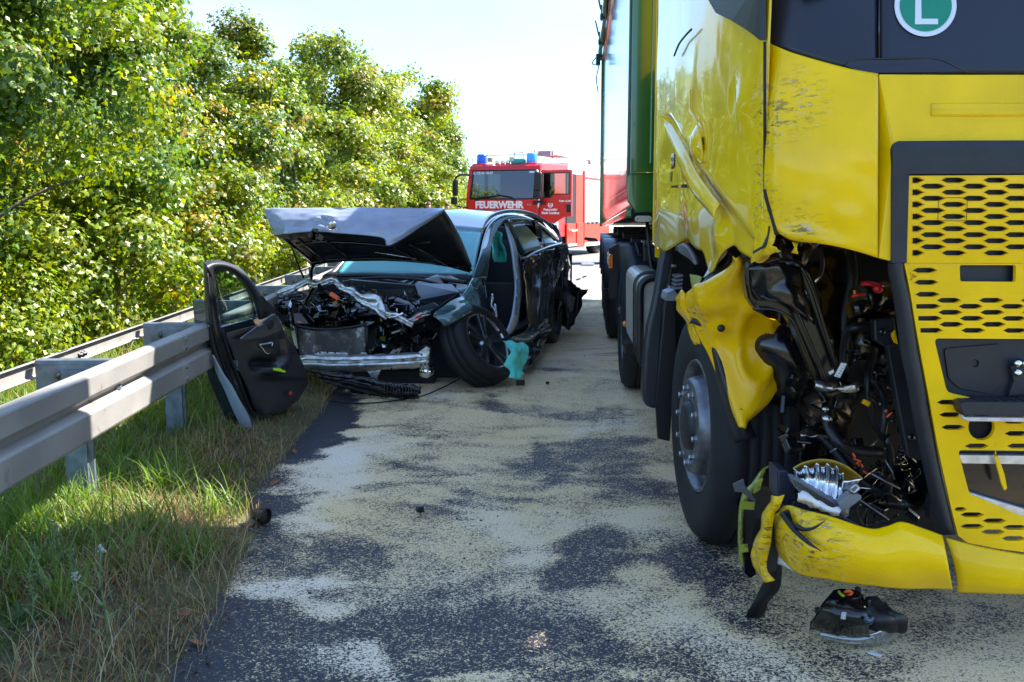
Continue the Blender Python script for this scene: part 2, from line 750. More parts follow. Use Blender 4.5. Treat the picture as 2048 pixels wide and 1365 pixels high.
# ---- road: absorbent powder scattered over dark asphalt
def road_material():
    m = bpy.data.materials.new('asphalt_with_absorbent')
    m.use_nodes = True
    ns, ls = nodes_of(m)
    b = ns['Principled BSDF']
    tc = ns.new('ShaderNodeTexCoord')
    at = ns.new('ShaderNodeAttribute')
    at.attribute_name = 'powder'
    sep = ns.new('ShaderNodeSeparateColor')
    ls.new(at.outputs['Color'], sep.inputs[0])

    def noise(scale, detail=3, rough=.5, dist=0):
        n = ns.new('ShaderNodeTexNoise')
        n.inputs['Scale'].default_value = scale
        n.inputs['Detail'].default_value = detail
        n.inputs['Roughness'].default_value = rough
        n.inputs['Distortion'].default_value = dist
        ls.new(tc.outputs['Object'], n.inputs['Vector'])
        return n

    def math_(op, a, b_=None, c=None, clamp=False):
        n = ns.new('ShaderNodeMath')
        n.operation = op
        n.use_clamp = clamp
        for i, v in enumerate((a, b_, c)):
            if v is None:
                continue
            if isinstance(v, (int, float)):
                n.inputs[i].default_value = v
            else:
                ls.new(v, n.inputs[i])
        return n.outputs[0]

    big = noise(7, 8, .72, .4)
    warp = noise(60, 2, .6)
    wv_ = ns.new('ShaderNodeVectorMath')
    wv_.operation = 'MULTIPLY_ADD'
    wv_.inputs[1].default_value = (.016, .016, 0)
    ls.new(warp.outputs['Color'], wv_.inputs[0])
    ls.new(tc.outputs['Object'], wv_.inputs[2])

    def grain(scale):
        n = ns.new('ShaderNodeTexVoronoi')
        n.voronoi_dimensions = '2D'
        n.inputs['Scale'].default_value = scale
        ls.new(wv_.outputs[0], n.inputs['Vector'])
        sp = ns.new('ShaderNodeSeparateColor')
        ls.new(n.outputs['Color'], sp.inputs[0])
        return sp.outputs[0]
    hf2 = noise(38, 4, .7, .5)
    g = math_('MULTIPLY_ADD', grain(140), .40, math_('MULTIPLY', grain(250), .42))
    g = math_('MULTIPLY_ADD', math_('SUBTRACT', hf2.outputs['Fac'], .4), .42, g)
    dens = math_('MULTIPLY_ADD', math_('SUBTRACT', big.outputs['Fac'], .5), .34, sep.outputs[0])
    thr = math_('MULTIPLY_ADD', dens, -.88, .88)
    cov = math_('MULTIPLY', math_('SUBTRACT', g, thr), 7.0, clamp=True)
    # asphalt
    asp_n = noise(230, 3, .7)
    cr = ns.new('ShaderNodeValToRGB')
    cr.color_ramp.elements[0].position = .35
    cr.color_ramp.elements[0].color = (.006, .007, .013, 1)
    cr.color_ramp.elements[1].position = .72
    cr.color_ramp.elements[1].color = (.030, .032, .048, 1)
    ls.new(asp_n.outputs['Fac'], cr.inputs[0])
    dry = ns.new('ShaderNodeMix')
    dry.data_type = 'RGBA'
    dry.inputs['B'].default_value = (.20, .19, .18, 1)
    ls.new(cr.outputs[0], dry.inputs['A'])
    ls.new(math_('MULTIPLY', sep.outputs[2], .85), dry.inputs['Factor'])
    # powder: damp yellowish to dry white
    pw = ns.new('ShaderNodeMix')
    pw.data_type = 'RGBA'
    pw.inputs['A'].default_value = (.80, .62, .33, 1)
    pw.inputs['B'].default_value = (.86, .76, .62, 1)
    ls.new(sep.outputs[1], pw.inputs['Factor'])
    pv = ns.new('ShaderNodeHueSaturation')
    mr = ns.new('ShaderNodeMapRange')
    mr.inputs['From Min'].default_value = .3
    mr.inputs['From Max'].default_value = .7
    mr.inputs['To Min'].default_value = .62
    mr.inputs['To Max'].default_value = 1.3
    pn = noise(110, 4, .7)
    ls.new(pn.outputs['Fac'], mr.inputs['Value'])
    ls.new(mr.outputs[0], pv.inputs['Value'])
    ls.new(pw.outputs['Result'], pv.inputs['Color'])
    mx = ns.new('ShaderNodeMix')
    mx.data_type = 'RGBA'
    ls.new(cov, mx.inputs['Factor'])
    ls.new(dry.outputs['Result'], mx.inputs['A'])
    ls.new(pv.outputs[0], mx.inputs['B'])
    ls.new(mx.outputs['Result'], b.inputs['Base Color'])
    rg = ns.new('ShaderNodeMapRange')
    rg.inputs['To Min'].default_value = .55
    rg.inputs['To Max'].default_value = .92
    ls.new(cov, rg.inputs['Value'])
    ls.new(rg.outputs[0], b.inputs['Roughness'])
    bp = ns.new('ShaderNodeBump')
    bp.inputs['Strength'].default_value = .55
    bp.inputs['Distance'].default_value = .006
    hh = math_('MULTIPLY_ADD', cov, .6, math_('MULTIPLY', asp_n.outputs['Fac'], .8))
    ls.new(hh, bp.inputs['Height'])
    ls.new(bp.outputs[0], b.inputs['Normal'])
    return m


ROADM = road_material()
xs = np.concatenate([np.arange(-2.6, 2.4, .03), np.arange(2.4, 9.1, .3)])
ys = np.concatenate([np.arange(0.3, 14, .035), np.arange(14, 40, .25), np.arange(40, 301, 10)])
# shift every row with the asphalt's left edge
me, V = grid_mesh('road', xs, ys, lambda X, Yv: 0 * X, ROADM)
ny, nx = len(ys), len(xs)
u = (xs - xs[0]) / (xs[-1] - xs[0])
jag = .05 * (fbm(ys, ys * 0 + 3, 3.0, 5) - .5) + .06 * (fbm(ys, ys * 0 + 7, 11.0, 15) - .5)
ex = edge_x(ys) + jag
Xg = ex[:, None] + (9.0 + .05 * ys[:, None] - ex[:, None]) * (np.linspace(0, 1, nx)[None, :] ** 1.55)
Yg = np.repeat(ys[:, None], nx, 1)
V[:, 0] = Xg.ravel()
me.vertices.foreach_set('co', V.astype(np.float32).ravel())
me.update()
px, py = project(V[:, 0], V[:, 1])
wx = px + 150 * (fbm(V[:, 0], V[:, 1], 2.2, 31) - .5) * np.clip((py - 418) / 500, .2, 2) + 80 * (fbm(V[:, 0], V[:, 1], 6, 41, 6) - .5)
wy = py + 90 * (fbm(V[:, 0], V[:, 1], 2.2, 51) - .5) * np.clip((py - 418) / 500, .2, 2) + 60 * (fbm(V[:, 0], V[:, 1], 6, 61, 6) - .5)


def ell(cx, cy, rx, ry, ang=0, soft=.85):
    a = R(ang)
    dx, dy = wx - cx, wy - cy
    x = (dx * math.cos(a) + dy * math.sin(a)) / rx
    y = (-dx * math.sin(a) + dy * math.cos(a)) / ry
    d = np.sqrt(x * x + y * y)
    t = np.clip((1 - d) / soft + .5, 0, 1)
    return t * t * (3 - 2 * t)


D = np.full(len(V), .85) + .22 * (fbm(V[:, 0], V[:, 1], 1.6, 71) - .5) + .20 * (fbm(V[:, 0] * 1.0, V[:, 1] * 2.2, 2.6, 75) - .5)
# amount of powder falls away to the left edge and towards the viewer
edge_d = V[:, 0] - edge_x(V[:, 1])
D -= .46 * np.clip(1 - edge_d / np.interp(V[:, 1], [2, 4, 5, 7, 9, 30], [.8, .42, .30, .34, .5, .4]), 0, 1)
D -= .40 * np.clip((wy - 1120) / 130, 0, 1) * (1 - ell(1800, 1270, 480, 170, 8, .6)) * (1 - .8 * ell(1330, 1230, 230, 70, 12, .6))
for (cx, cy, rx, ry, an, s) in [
        (1208, 1135, 92, 52, 4, .62), (930, 1025, 110, 34, 0, .34), (1230, 910, 120, 34, 3, .40), (1210, 955, 110, 24, 0, .34),  # last pair here paints the wheel shadows as thinner powder
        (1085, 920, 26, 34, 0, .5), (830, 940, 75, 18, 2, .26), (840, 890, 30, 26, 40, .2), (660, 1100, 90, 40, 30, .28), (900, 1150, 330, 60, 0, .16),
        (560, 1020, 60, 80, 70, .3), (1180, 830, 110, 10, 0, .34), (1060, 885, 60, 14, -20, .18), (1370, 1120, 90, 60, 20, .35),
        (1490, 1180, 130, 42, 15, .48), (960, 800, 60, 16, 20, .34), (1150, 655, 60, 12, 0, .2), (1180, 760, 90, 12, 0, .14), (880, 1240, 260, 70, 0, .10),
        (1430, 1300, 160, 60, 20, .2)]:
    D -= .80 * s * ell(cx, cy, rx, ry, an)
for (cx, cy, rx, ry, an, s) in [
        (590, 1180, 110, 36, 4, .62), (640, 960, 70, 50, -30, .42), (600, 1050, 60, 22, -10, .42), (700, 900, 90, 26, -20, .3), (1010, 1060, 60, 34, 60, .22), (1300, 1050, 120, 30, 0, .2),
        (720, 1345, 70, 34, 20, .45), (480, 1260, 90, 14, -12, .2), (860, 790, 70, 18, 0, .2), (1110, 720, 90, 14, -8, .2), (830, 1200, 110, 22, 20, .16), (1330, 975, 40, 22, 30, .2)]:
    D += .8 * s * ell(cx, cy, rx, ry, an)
Wt = .04 + .5 * (fbm(V[:, 0], V[:, 1], 1.3, 91) - .45)
for (cx, cy, rx, ry, an, s) in [(590, 1180, 110, 36, 4, .8), (640, 950, 80, 60, -30, .75), (600, 1045, 60, 24, -10, .8), (1000, 1065, 110, 50, 40, .55), (1560, 990, 80, 30, 0, .4),
                                (720, 1345, 80, 40, 20, .8), (860, 790, 80, 20, 0, .8), (1110, 720, 90, 16, -8, .6), (1340, 980, 40, 24, 30, .7), (1210, 855, 60, 10, 0, .6), (1100, 640, 130, 20, 0, .3),
                                (950, 1200, 260, 60, 0, .3), (1480, 1290, 200, 50, 18, .6), (720, 905, 120, 20, -10, .5), (1250, 1060, 160, 30, 0, .4), (1980, 1260, 120, 60, 0, .3)]:
    Wt += .62 * s * ell(cx, cy, rx, ry, an)
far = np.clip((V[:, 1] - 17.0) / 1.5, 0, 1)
# broad sweep marks left by shovel, broom and feet, in several directions
vx_, vy_ = V[:, 0] + .5 * (fbm(V[:, 0], V[:, 1], .9, 201) - .5), V[:, 1] + .5 * (fbm(V[:, 0], V[:, 1], .9, 211) - .5)
for (a_, amp, sd_) in ((25, .52, 83), (-35, .48, 93), (80, .34, 103), (5, .42, 113)):
    ca, sa_ = math.cos(R(a_)), math.sin(R(a_))
    al, ac = vx_ * ca + vy_ * sa_, -vx_ * sa_ + vy_ * ca
    gate = np.clip((fbm(V[:, 0], V[:, 1], .8, sd_ + 300, 2) - .42) * 5, 0, 1)
    D += amp * gate * (fbm(al * .45, ac * 3.2, 3.0, sd_, 5) - .5) * 1.6
# edges left by the shovel: one-sided steps
for (a_, sd_) in ((38, 7), (-28, 17), (70, 27)):
    ca, sa_ = math.cos(R(a_)), math.sin(R(a_))
    ph = (-vx_ * sa_ + vy_ * ca) * 1.1 + .5 * fbm(V[:, 0], V[:, 1], .7, sd_)
    gate = np.clip((fbm(V[:, 0], V[:, 1], 1.0, sd_ + 77, 2) - .5) * 5, 0, 1)
    D -= .26 * gate * (1 - (ph - np.floor(ph))) ** 2
D = np.maximum(D, .32 - .18 * np.clip(1 - edge_d / .25, 0, 1))
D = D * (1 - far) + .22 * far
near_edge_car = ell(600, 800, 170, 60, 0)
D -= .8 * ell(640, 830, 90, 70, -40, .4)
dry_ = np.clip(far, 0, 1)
colr = np.ones((len(V), 4), np.float32)
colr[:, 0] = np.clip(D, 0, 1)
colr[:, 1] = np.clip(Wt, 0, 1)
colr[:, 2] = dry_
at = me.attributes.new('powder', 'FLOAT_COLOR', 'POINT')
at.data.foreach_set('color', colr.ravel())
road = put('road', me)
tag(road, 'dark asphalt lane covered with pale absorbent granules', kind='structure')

# ---- ground: verge and fields out to the horizon
GRM = mat('verge_soil', (.075, .075, .03), .95, var=.5, var_scale=3, bump=.5, bump_scale=25, dirt=(.14, .105, .06), dirt_amt=.5, dirt_scale=9)
gx = np.concatenate([[-900, -300, -100, -40, -20, -12], np.arange(-9, 3, .25), [6, 12, 20, 40, 100, 300, 900]])
gy = np.concatenate([[-300, -100, -30, -8, -2], np.arange(0, 30, .3), [34, 40, 50, 70, 100, 160, 300, 600, 1500]])


def ground_z(X, Yv):
    d = edge_x(Yv) - X
    z = np.where(d > 0, np.clip(d * .12, 0, .05) + .05 * (fbm(X, Yv, 1.2, 3) - .5) * np.clip(d * 2, 0, 1), -.03)
    z = z + np.clip(-4.4 - X, 0, 8) * .06
    z = np.where(X > 8.8 + .05 * Yv, .02, z)
    return np.where(d > -.25, np.where(d > 0, z, -.012), z)


me, _ = grid_mesh('ground', gx, gy, ground_z, GRM)
put('ground', me)['kind'] = 'structure'


def gz(x, y):
    return float(ground_z(np.array([x]), np.array([y]))[0])


# ------------------------------------------------------------------ grass
LEAF = leaf_mat('leaf_green', .36, .40, .5)
GRASS = leaf_mat('grass_blades', .38, .5, .4)


def blades(name, X, Yv, L, Wd, lean, cols, label, seed):
    r = np.random.default_rng(seed)
    qx, qy = project(X, Yv, 0.0)
    low = (qx > 440) & (qx < 640) & (qy > 775) & (qy < 885)
    L = np.where(low, L * .35, L)
    n = len(X)
    Z = ground_z(X, Yv) - .01
    az = r.uniform(0, 2 * np.pi, n)
    d = np.stack([np.cos(az), np.sin(az)], 1)
    s = np.stack([-np.sin(az), np.cos(az)], 1)
    tw = r.uniform(-1, 1, n)[:, None]
    s = s * np.cos(tw) + d * np.sin(tw)
    segs = [0, .38, .72, 1.0]
    wf = [1, .85, .5, .05]
    V = np.zeros((n, 8, 3))
    for k, (t, w) in enumerate(zip(segs, wf)):
        hor = lean * L * (t ** 1.9)
        ver = L * t * np.sqrt(np.clip(1 - (lean * t) ** 2 * .75, .05, 1))
        cx = X + d[:, 0] * hor
        cy = Yv + d[:, 1] * hor
        cz = Z + ver
        for q, sg in enumerate((-1, 1)):
            V[:, 2 * k + q, 0] = cx + sg * s[:, 0] * Wd * w / 2
            V[:, 2 * k + q, 1] = cy + sg * s[:, 1] * Wd * w / 2
            V[:, 2 * k + q, 2] = cz
    me = quad_soup(name, V.reshape(-1, 3), 8, [(0, 1, 3, 2), (2, 3, 5, 4), (4, 5, 7, 6)], cols, GRASS)
    o = put(name, me)
    tag(o, label, 'grass', kind='stuff')
    return o


def pick_cols(n, pal, seed, jit=.25, noise_v=None):
    r = np.random.default_rng(seed)
    pal = np.array(pal)
    i = r.integers(0, len(pal), n)
    c = pal[i] * (1 + jit * r.uniform(-1, 1, (n, 1)))
    return np.clip(c, 0.004, 1)


GREENS = [(.08, .17, .014), (.12, .21, .018), (.17, .25, .025), (.06, .13, .012), (.24, .28, .04)]
STRAW = [(.34, .26, .12), (.26, .16, .07), (.46, .38, .22), (.20, .11, .05), (.26, .25, .09)]


def scatter(n, y0, y1, dfun0, dfun1, seed, clump=0.0, power=1.0):
    """points in the verge; distance d from the asphalt edge between the two bounds"""
    r = np.random.default_rng(seed)
    y = y0 + (y1 - y0) * r.random(n) ** power
    d = dfun0 + (dfun1 - dfun0) * r.random(n)
    x = edge_x(y) - d
    if clump:
        k = fbm(x, y, 2.4, seed + 5)
        keep = r.random(n) < np.clip((k - .5 + clump) * 4, .08, 1)
        x, y = x[keep], y[keep]
    return x, y


x, y = scatter(78000, 2.4, 8.5, .02, 2.4, 11, .16, 1.2)
d = edge_x(y) - x
n = len(x)
L = rng.uniform(.03, .15, n) * np.clip(.35 + d * .9, .4, 1.4)
mixv = fbm(x, y, 1.6, 77)
g1 = pick_cols(n, GREENS, 1)
s1 = pick_cols(n, STRAW, 2)
pst = np.clip(.80 - d * .62 + (mixv - .5) * 2.6, .10, .90)
cols = np.where((rng.random(n) < pst)[:, None], s1, g1)
blades('verge_grass', x, y, L, rng.uniform(.003, .007, n), rng.uniform(.2, .98, n), cols, 'short green and straw coloured grass along the asphalt edge', 21)
# long lush tufts
tx, ty = scatter(95, 3.2, 6.4, .35, 2.2, 31)
sp = [(G(300, 1085), 60), (G(440, 1040), 40), (G(60, 1100), 70), (G(160, 1060), 60), (G(230, 1000), 50), (G(330, 1010), 60), (G(385, 1130), 60), (G(20, 1200), 40)]
bx, by = [], []
for a, b_ in zip(tx, ty):
    k = rng.integers(14, 34)
    bx += list(a + rng.normal(0, .035, k))
    by += list(b_ + rng.normal(0, .035, k))
for p, k in sp:
    bx += list(p.x + rng.normal(0, .06, k * 2))
    by += list(p.y + rng.normal(0, .06, k * 2))
bx, by = np.array(bx), np.array(by)
n = len(bx)
blades('grass_tufts', bx, by, rng.uniform(.10, .27, n), rng.uniform(.005, .010, n), rng.uniform(.3, .95, n),
       pick_cols(n, [(.11, .20, .03), (.15, .25, .045), (.20, .28, .07), (.09, .17, .02)], 5), 'long arching green grass tufts in the sunlit patch beside the road', 22)
# dry stalks hanging over the asphalt edge
x, y = scatter(5200, 2.6, 9, -.06, .5, 41, .15)
n = len(x)
blades('dry_grass', x, y, rng.uniform(.08, .26, n), rng.uniform(.0022, .004, n), rng.uniform(.5, 1.0, n), pick_cols(n, STRAW, 7), 'dry straw stalks bleached along the edge of the asphalt', 23)
# litter of dead leaf bits and torn stalks lying flat along the edge
x, y = scatter(9000, 2.6, 9, -.10, .55, 45, .2)
n = len(x)
blades('edge_litter', x, y, rng.uniform(.02, .06, n), rng.uniform(.004, .013, n), np.full(n, 1.0), pick_cols(n, [(.16, .08, .04), (.25, .16, .08), (.10, .06, .035), (.30, .22, .12), (.12, .10, .05)], 17), 'litter of dead leaves and torn stalks at the crumbling asphalt edge', 26)
# rough grass from the rail back to the trees, and the far verge
x, y = scatter(70000, 4.0, 34, 1.6, 4.6, 51, .2, 1.6)
n = len(x)
tall = np.clip((edge_x(y) - x - 2.6) / 1.4, 0, 1)
blades('rough_grass', x, y, rng.uniform(.10, .26, n) * (1 + 1.6 * tall * rng.random(n)) , rng.uniform(.006, .013, n), rng.uniform(.2, .85, n),
       np.where((rng.random(n) < .22)[:, None], pick_cols(n, STRAW, 8), pick_cols(n, [(.10, .20, .02), (.14, .25, .035), (.18, .28, .05)], 9)), 'tall rough grass between the crash barrier and the trees', 24)
x, y = scatter(16000, 8.0, 24, .0, 1.8, 61, .2, 1.3)
n = len(x)
blades('far_verge_grass', x, y, rng.uniform(.08, .22, n), rng.uniform(.005, .01, n), rng.uniform(.2, .9, n),
       np.where((rng.random(n) < .4)[:, None], pick_cols(n, STRAW, 18), pick_cols(n, GREENS, 19)), 'mixed grass beside the wrecked car under the barrier', 25)

# ------------------------------------------------------------------ trees
BARK = mat('bark', (.10, .085, .065), .9, var=.3, var_scale=10, bump=.6, bump_scale=30)


def crown_mesh(name, seed, Rx, Ry, H, z0, nclump, per, size, pal, accent, acc_p=.1, gap=0.0, csize=.42, jag=.22):
    r = np.random.default_rng(seed)
    # clump centres through the volume, denser near the outside, with branch-like lobes
    u = r.normal(size=(nclump, 3))
    u /= np.linalg.norm(u, axis=1)[:, None]
    lob = r.normal(size=(9, 3))
    lob /= np.linalg.norm(lob, axis=1)[:, None]
    dots = (u @ lob.T).max(1)
    rad = (.80 + jag * (dots - .6) / .4) / (.80 + jag + .06) * (r.random(nclump) ** .28)
    cz = z0 + H / 2
    C = np.stack([u[:, 0] * rad * Rx, u[:, 1] * rad * Ry, cz + np.sign(u[:, 2]) * np.abs(u[:, 2]) ** .75 * rad * H / 2], 1)
    # gather the clumps into boughs, so that dark gaps stay between them
    nb = max(6, nclump // 15)
    bi = r.integers(0, nclump, nb)
    near = ((C[:, None, :] - C[bi][None, :, :]) ** 2).sum(-1).argmin(1)
    C = C + (C[bi][near] - C) * .55
    boughc = C[bi][near]
    k = r.poisson(per, nclump).clip(3)
    ci = np.repeat(np.arange(nclump), k)
    n = len(ci)
    cs = r.uniform(.6, 1.3, nclump)[ci] * csize
    off = r.normal(size=(n, 3))
    off /= np.linalg.norm(off, axis=1)[:, None]
    off *= (r.random(n) ** .45)[:, None] * cs[:, None]
    off[:, 2] *= .62
    P = C[ci] + off
    # leaf normals: outward from the clump and upward, loosely
    out = P - np.array([0, 0, cz])
    out /= np.maximum(np.linalg.norm(out, axis=1), .01)[:, None]
    bo = P - boughc[ci]
    bo /= np.maximum(np.linalg.norm(bo, axis=1), .01)[:, None]
    N = off / np.maximum(np.linalg.norm(off, axis=1), 1e-6)[:, None] * .5 + bo * .5 + out * .4 + np.array([0, 0, .55]) + r.normal(size=(n, 3)) * .6
    N /= np.linalg.norm(N, axis=1)[:, None]
    T = np.cross(N, r.normal(size=(n, 3)))
    T /= np.maximum(np.linalg.norm(T, axis=1), 1e-6)[:, None]
    B = np.cross(N, T)
    s = size * r.uniform(.6, 1.35, n)[:, None]
    # lobed leaf: stalk point, two shoulders, two side lobes, tip
    pts = [(-.5, 0, 0), (-.05, .46, -.12), (.12, .17, .0), (.62, 0, -.10), (.12, -.17, .0), (-.05, -.46, -.12)]
    V = np.zeros((n, 6, 3))
    for q, (a, b, c) in enumerate(pts):
        V[:, q] = P + T * s * a + B * s * b + N * s * c
    base = pick_cols(nclump, pal, seed + 1, .22)
    accm = r.random(nclump) < acc_p
    base[accm] = pick_cols(int(accm.sum()), accent, seed + 2, .2)
    cols = base[ci] * r.uniform(.75, 1.3, (n, 1)) * (1 + .05 * r.normal(size=(n, 3)))
    one = r.random(n) < .012
    cols[one] = pick_cols(int(one.sum()), accent, seed + 3)
    return quad_soup(name, V.reshape(-1, 3), 6, [(0, 4, 2, 1), (0, 5, 4), (2, 4, 3)], np.clip(cols, .004, .9), LEAF)


def trunk_mesh(seed, H, r0, spread, nb=7):
    r = random.Random(seed)
    mb = MB()
    stems = [(r.uniform(-.3, .3), r.uniform(-.3, .3)) for _ in range(r.choice((1, 2, 3)))]
    for (sx, sy) in stems:
        pts = [Vector((sx, sy, -.1))]
        for k in range(1, 7):
            pts.append(Vector((sx * (1 + k * .25) + r.uniform(-.12, .12), sy * (1 + k * .25) + r.uniform(-.12, .12), H * .70 * k / 6)))
        sp_ = spline(pts, 3)
        mb.tube(sp_, [r0 * (1 - .85 * i / (len(sp_) - 1)) for i in range(len(sp_))], 7)
        for b in range(nb):
            t = r.uniform(.15, .9)
            p0 = sp_[int(t * (len(sp_) - 1))]
            a = r.uniform(0, 6.28)
            ln = spread * r.uniform(.45, .85)
            ln *= .6
            p1 = p0 + Vector((math.cos(a) * ln * .5, math.sin(a) * ln * .5, ln * .35))
            p2 = p0 + Vector((math.cos(a) * ln, math.sin(a) * ln, ln * .55))
            mb.tube(spline([p0, p1, p2], 3), [r0 * .4 * (1 - t * .5) * f for f in (1, .85, .7, .6, .45, .3, .15)], 5, caps=False)
    return mb.mesh('trunk', BARK)


P_MAPLE = [(.095, .17, .010), (.16, .235, .010), (.07, .14, .018), (.23, .285, .012), (.09, .165, .035)]
P_LIGHT = [(.19, .25, .010), (.14, .205, .010), (.24, .285, .014), (.10, .17, .012)]
ACC = [(.40, .34, .03), (.36, .26, .04), (.32, .30, .04), (.30, .22, .07)]


def tree(name, px, pytop, Y, Rr, label, cat, seed, nclump, per, size, pal=P_MAPLE, acc_p=.1, z0=.0, Ry=None, csize=.42, shared=None, jag=.22, group='trees and bushes along the verge'):
    top = W(px, pytop, Y)
    H = top.z
    z_g = gz(top.x, Y)
    root = thing(name, label, cat, (top.x, Y, z_g), 0, group)
    root.rotation_euler = (0, 0, 0)
    if shared is not None:
        me, (sR, sH) = shared
        o = put('crown', me, root, True)
        o.scale = (Rr / sR, Rr / sR, H / sH)
        o.rotation_euler = (0, 0, seed * 1.7)
    else:
        me = crown_mesh('crown', seed, Rr, Ry or Rr, H - z0, z0, nclump, per, size, pal, ACC, acc_p, csize=csize, jag=jag)
        o = put('crown', me, root, True)
    put('trunk', trunk_mesh(seed, H, .03 + H * .007, Rr), root, True)
    return root, me


# near wall of foliage behind the barrier (photograph column, row of the top, distance, radius)
tree('maple_tree', -330, -900, 7.4, 2.2, 'maple bush nearest the viewer filling the left border of the photo', 'tree', 101, 700, 80, .058, acc_p=.03)
tree('maple_tree', 30, -420, 10.5, 2.4, 'tall dense maple with glossy leaves at far left above the barrier', 'tree', 102, 900, 95, .062, acc_p=.05)
tree('maple_tree', 150, -300, 13.6, 1.75, 'dark green maple whose top leaves the frame left of the sky gap', 'tree', 103, 700, 70, .068, acc_p=.08)
tree('maple_tree', 455, -60, 16.5, 1.1, 'slender maple with yellowing leaves just right of the first sky gap', 'tree', 104, 380, 55, .072, acc_p=.10, csize=.32, Ry=1.5)
tree('maple_tree', 400, 150, 15.6, 1.3, 'rounded maple below the first sky gap behind the leaning door', 'tree', 123, 460, 60, .072, acc_p=.10)
tree('maple_tree', 520, 100, 20.0, 1.15, 'leafy maple with yellowing twigs behind the raised bonnet', 'tree', 105, 440, 50, .085, acc_p=.12)
me_s = None
tree('hazel_bush', 120, 330, 9.8, 1.5, 'low bright hazel bush at the foot of the tall left maple', 'bush', 106, 300, 56, .064, P_LIGHT, .05)
tree('hazel_bush', 400, 330, 14.5, 1.7, 'rounded hazel bush behind the leaning car door', 'bush', 107, 300, 50, .072, P_LIGHT, .12)
tree('hazel_bush', 540, 380, 19.5, 1.9, 'low hazel bush directly left of the raised bonnet', 'bush', 108, 280, 44, .08, P_LIGHT, .12)
tree('hazel_bush', -60, 520, 8.0, .9, 'small pale shrub at the left border above the barrier', 'bush', 109, 130, 60, .05, P_LIGHT, .03)
# farther trees
_, mA = tree('oak_tree', 658, 34, 40, 3.4, 'tall airy oak standing highest against the sky behind the bonnet', 'tree', 111, 520, 60, .15, P_LIGHT, .03, z0=1.0, csize=.8, jag=.42)
_, mB = tree('oak_tree', 770, 108, 45, 3.7, 'broad oak sloping down right of the tallest oak', 'tree', 112, 560, 60, .165, P_LIGHT, .03, csize=.85, jag=.36)
_, mC = tree('oak_tree', 862, 185, 55, 2.3, 'rounded oak at the right end of the tree line beside the fire engine', 'tree', 113, 420, 56, .18, P_MAPLE, .04, csize=.85, jag=.32)
hA = W(658, 34, 40).z
hB = W(770, 108, 45).z
hC = W(862, 185, 55).z
tree('oak_tree', 900, 255, 66, 1.5, 'farthest small oak leaning towards the blue beacons', 'tree', 114, 0, 0, 0, shared=(mC, (2.3, hC)))
tree('oak_tree', 712, 230, 31, 2.2, 'mid height oak with feathery top between the bonnet and tallest oak', 'tree', 115, 0, 0, 0, shared=(mB, (3.7, hB)))
tree('oak_tree', 640, 190, 27, 2.1, 'oak with brownish patches directly above the bonnet', 'tree', 116, 480, 50, .115, P_LIGHT, .08, csize=.55)
tree('oak_tree', 800, 270, 40, 2.4, 'shorter oak in front of the broad oak', 'tree', 117, 0, 0, 0, shared=(mA, (3.4, hA)))
tree('bramble_bush', 700, 335, 25, 1.6, 'bushy bramble with yellow leaves rising behind the bonnet', 'bush', 118, 300, 46, .095, P_LIGHT, .12, csize=.5)
tree('bramble_bush', 790, 350, 32, 1.9, 'pale bramble thicket above the car roof', 'bush', 119, 300, 46, .115, P_LIGHT, .1, csize=.6)
tree('bramble_bush', 865, 330, 45, 2.2, 'light green bramble left of the fire engine mirror', 'bush', 120, 0, 0, 0, shared=(mB, (3.7, hB)))
tree('maple_tree', 60, -500, 17, 2.6, 'dark maple standing behind the near foliage left of the sky gap', 'tree', 121, 420, 34, .12)
tree('maple_tree', 20, -700, 15, 3.2, 'tall dark maple rising behind the left maple', 'tree', 122, 420, 34, .14)

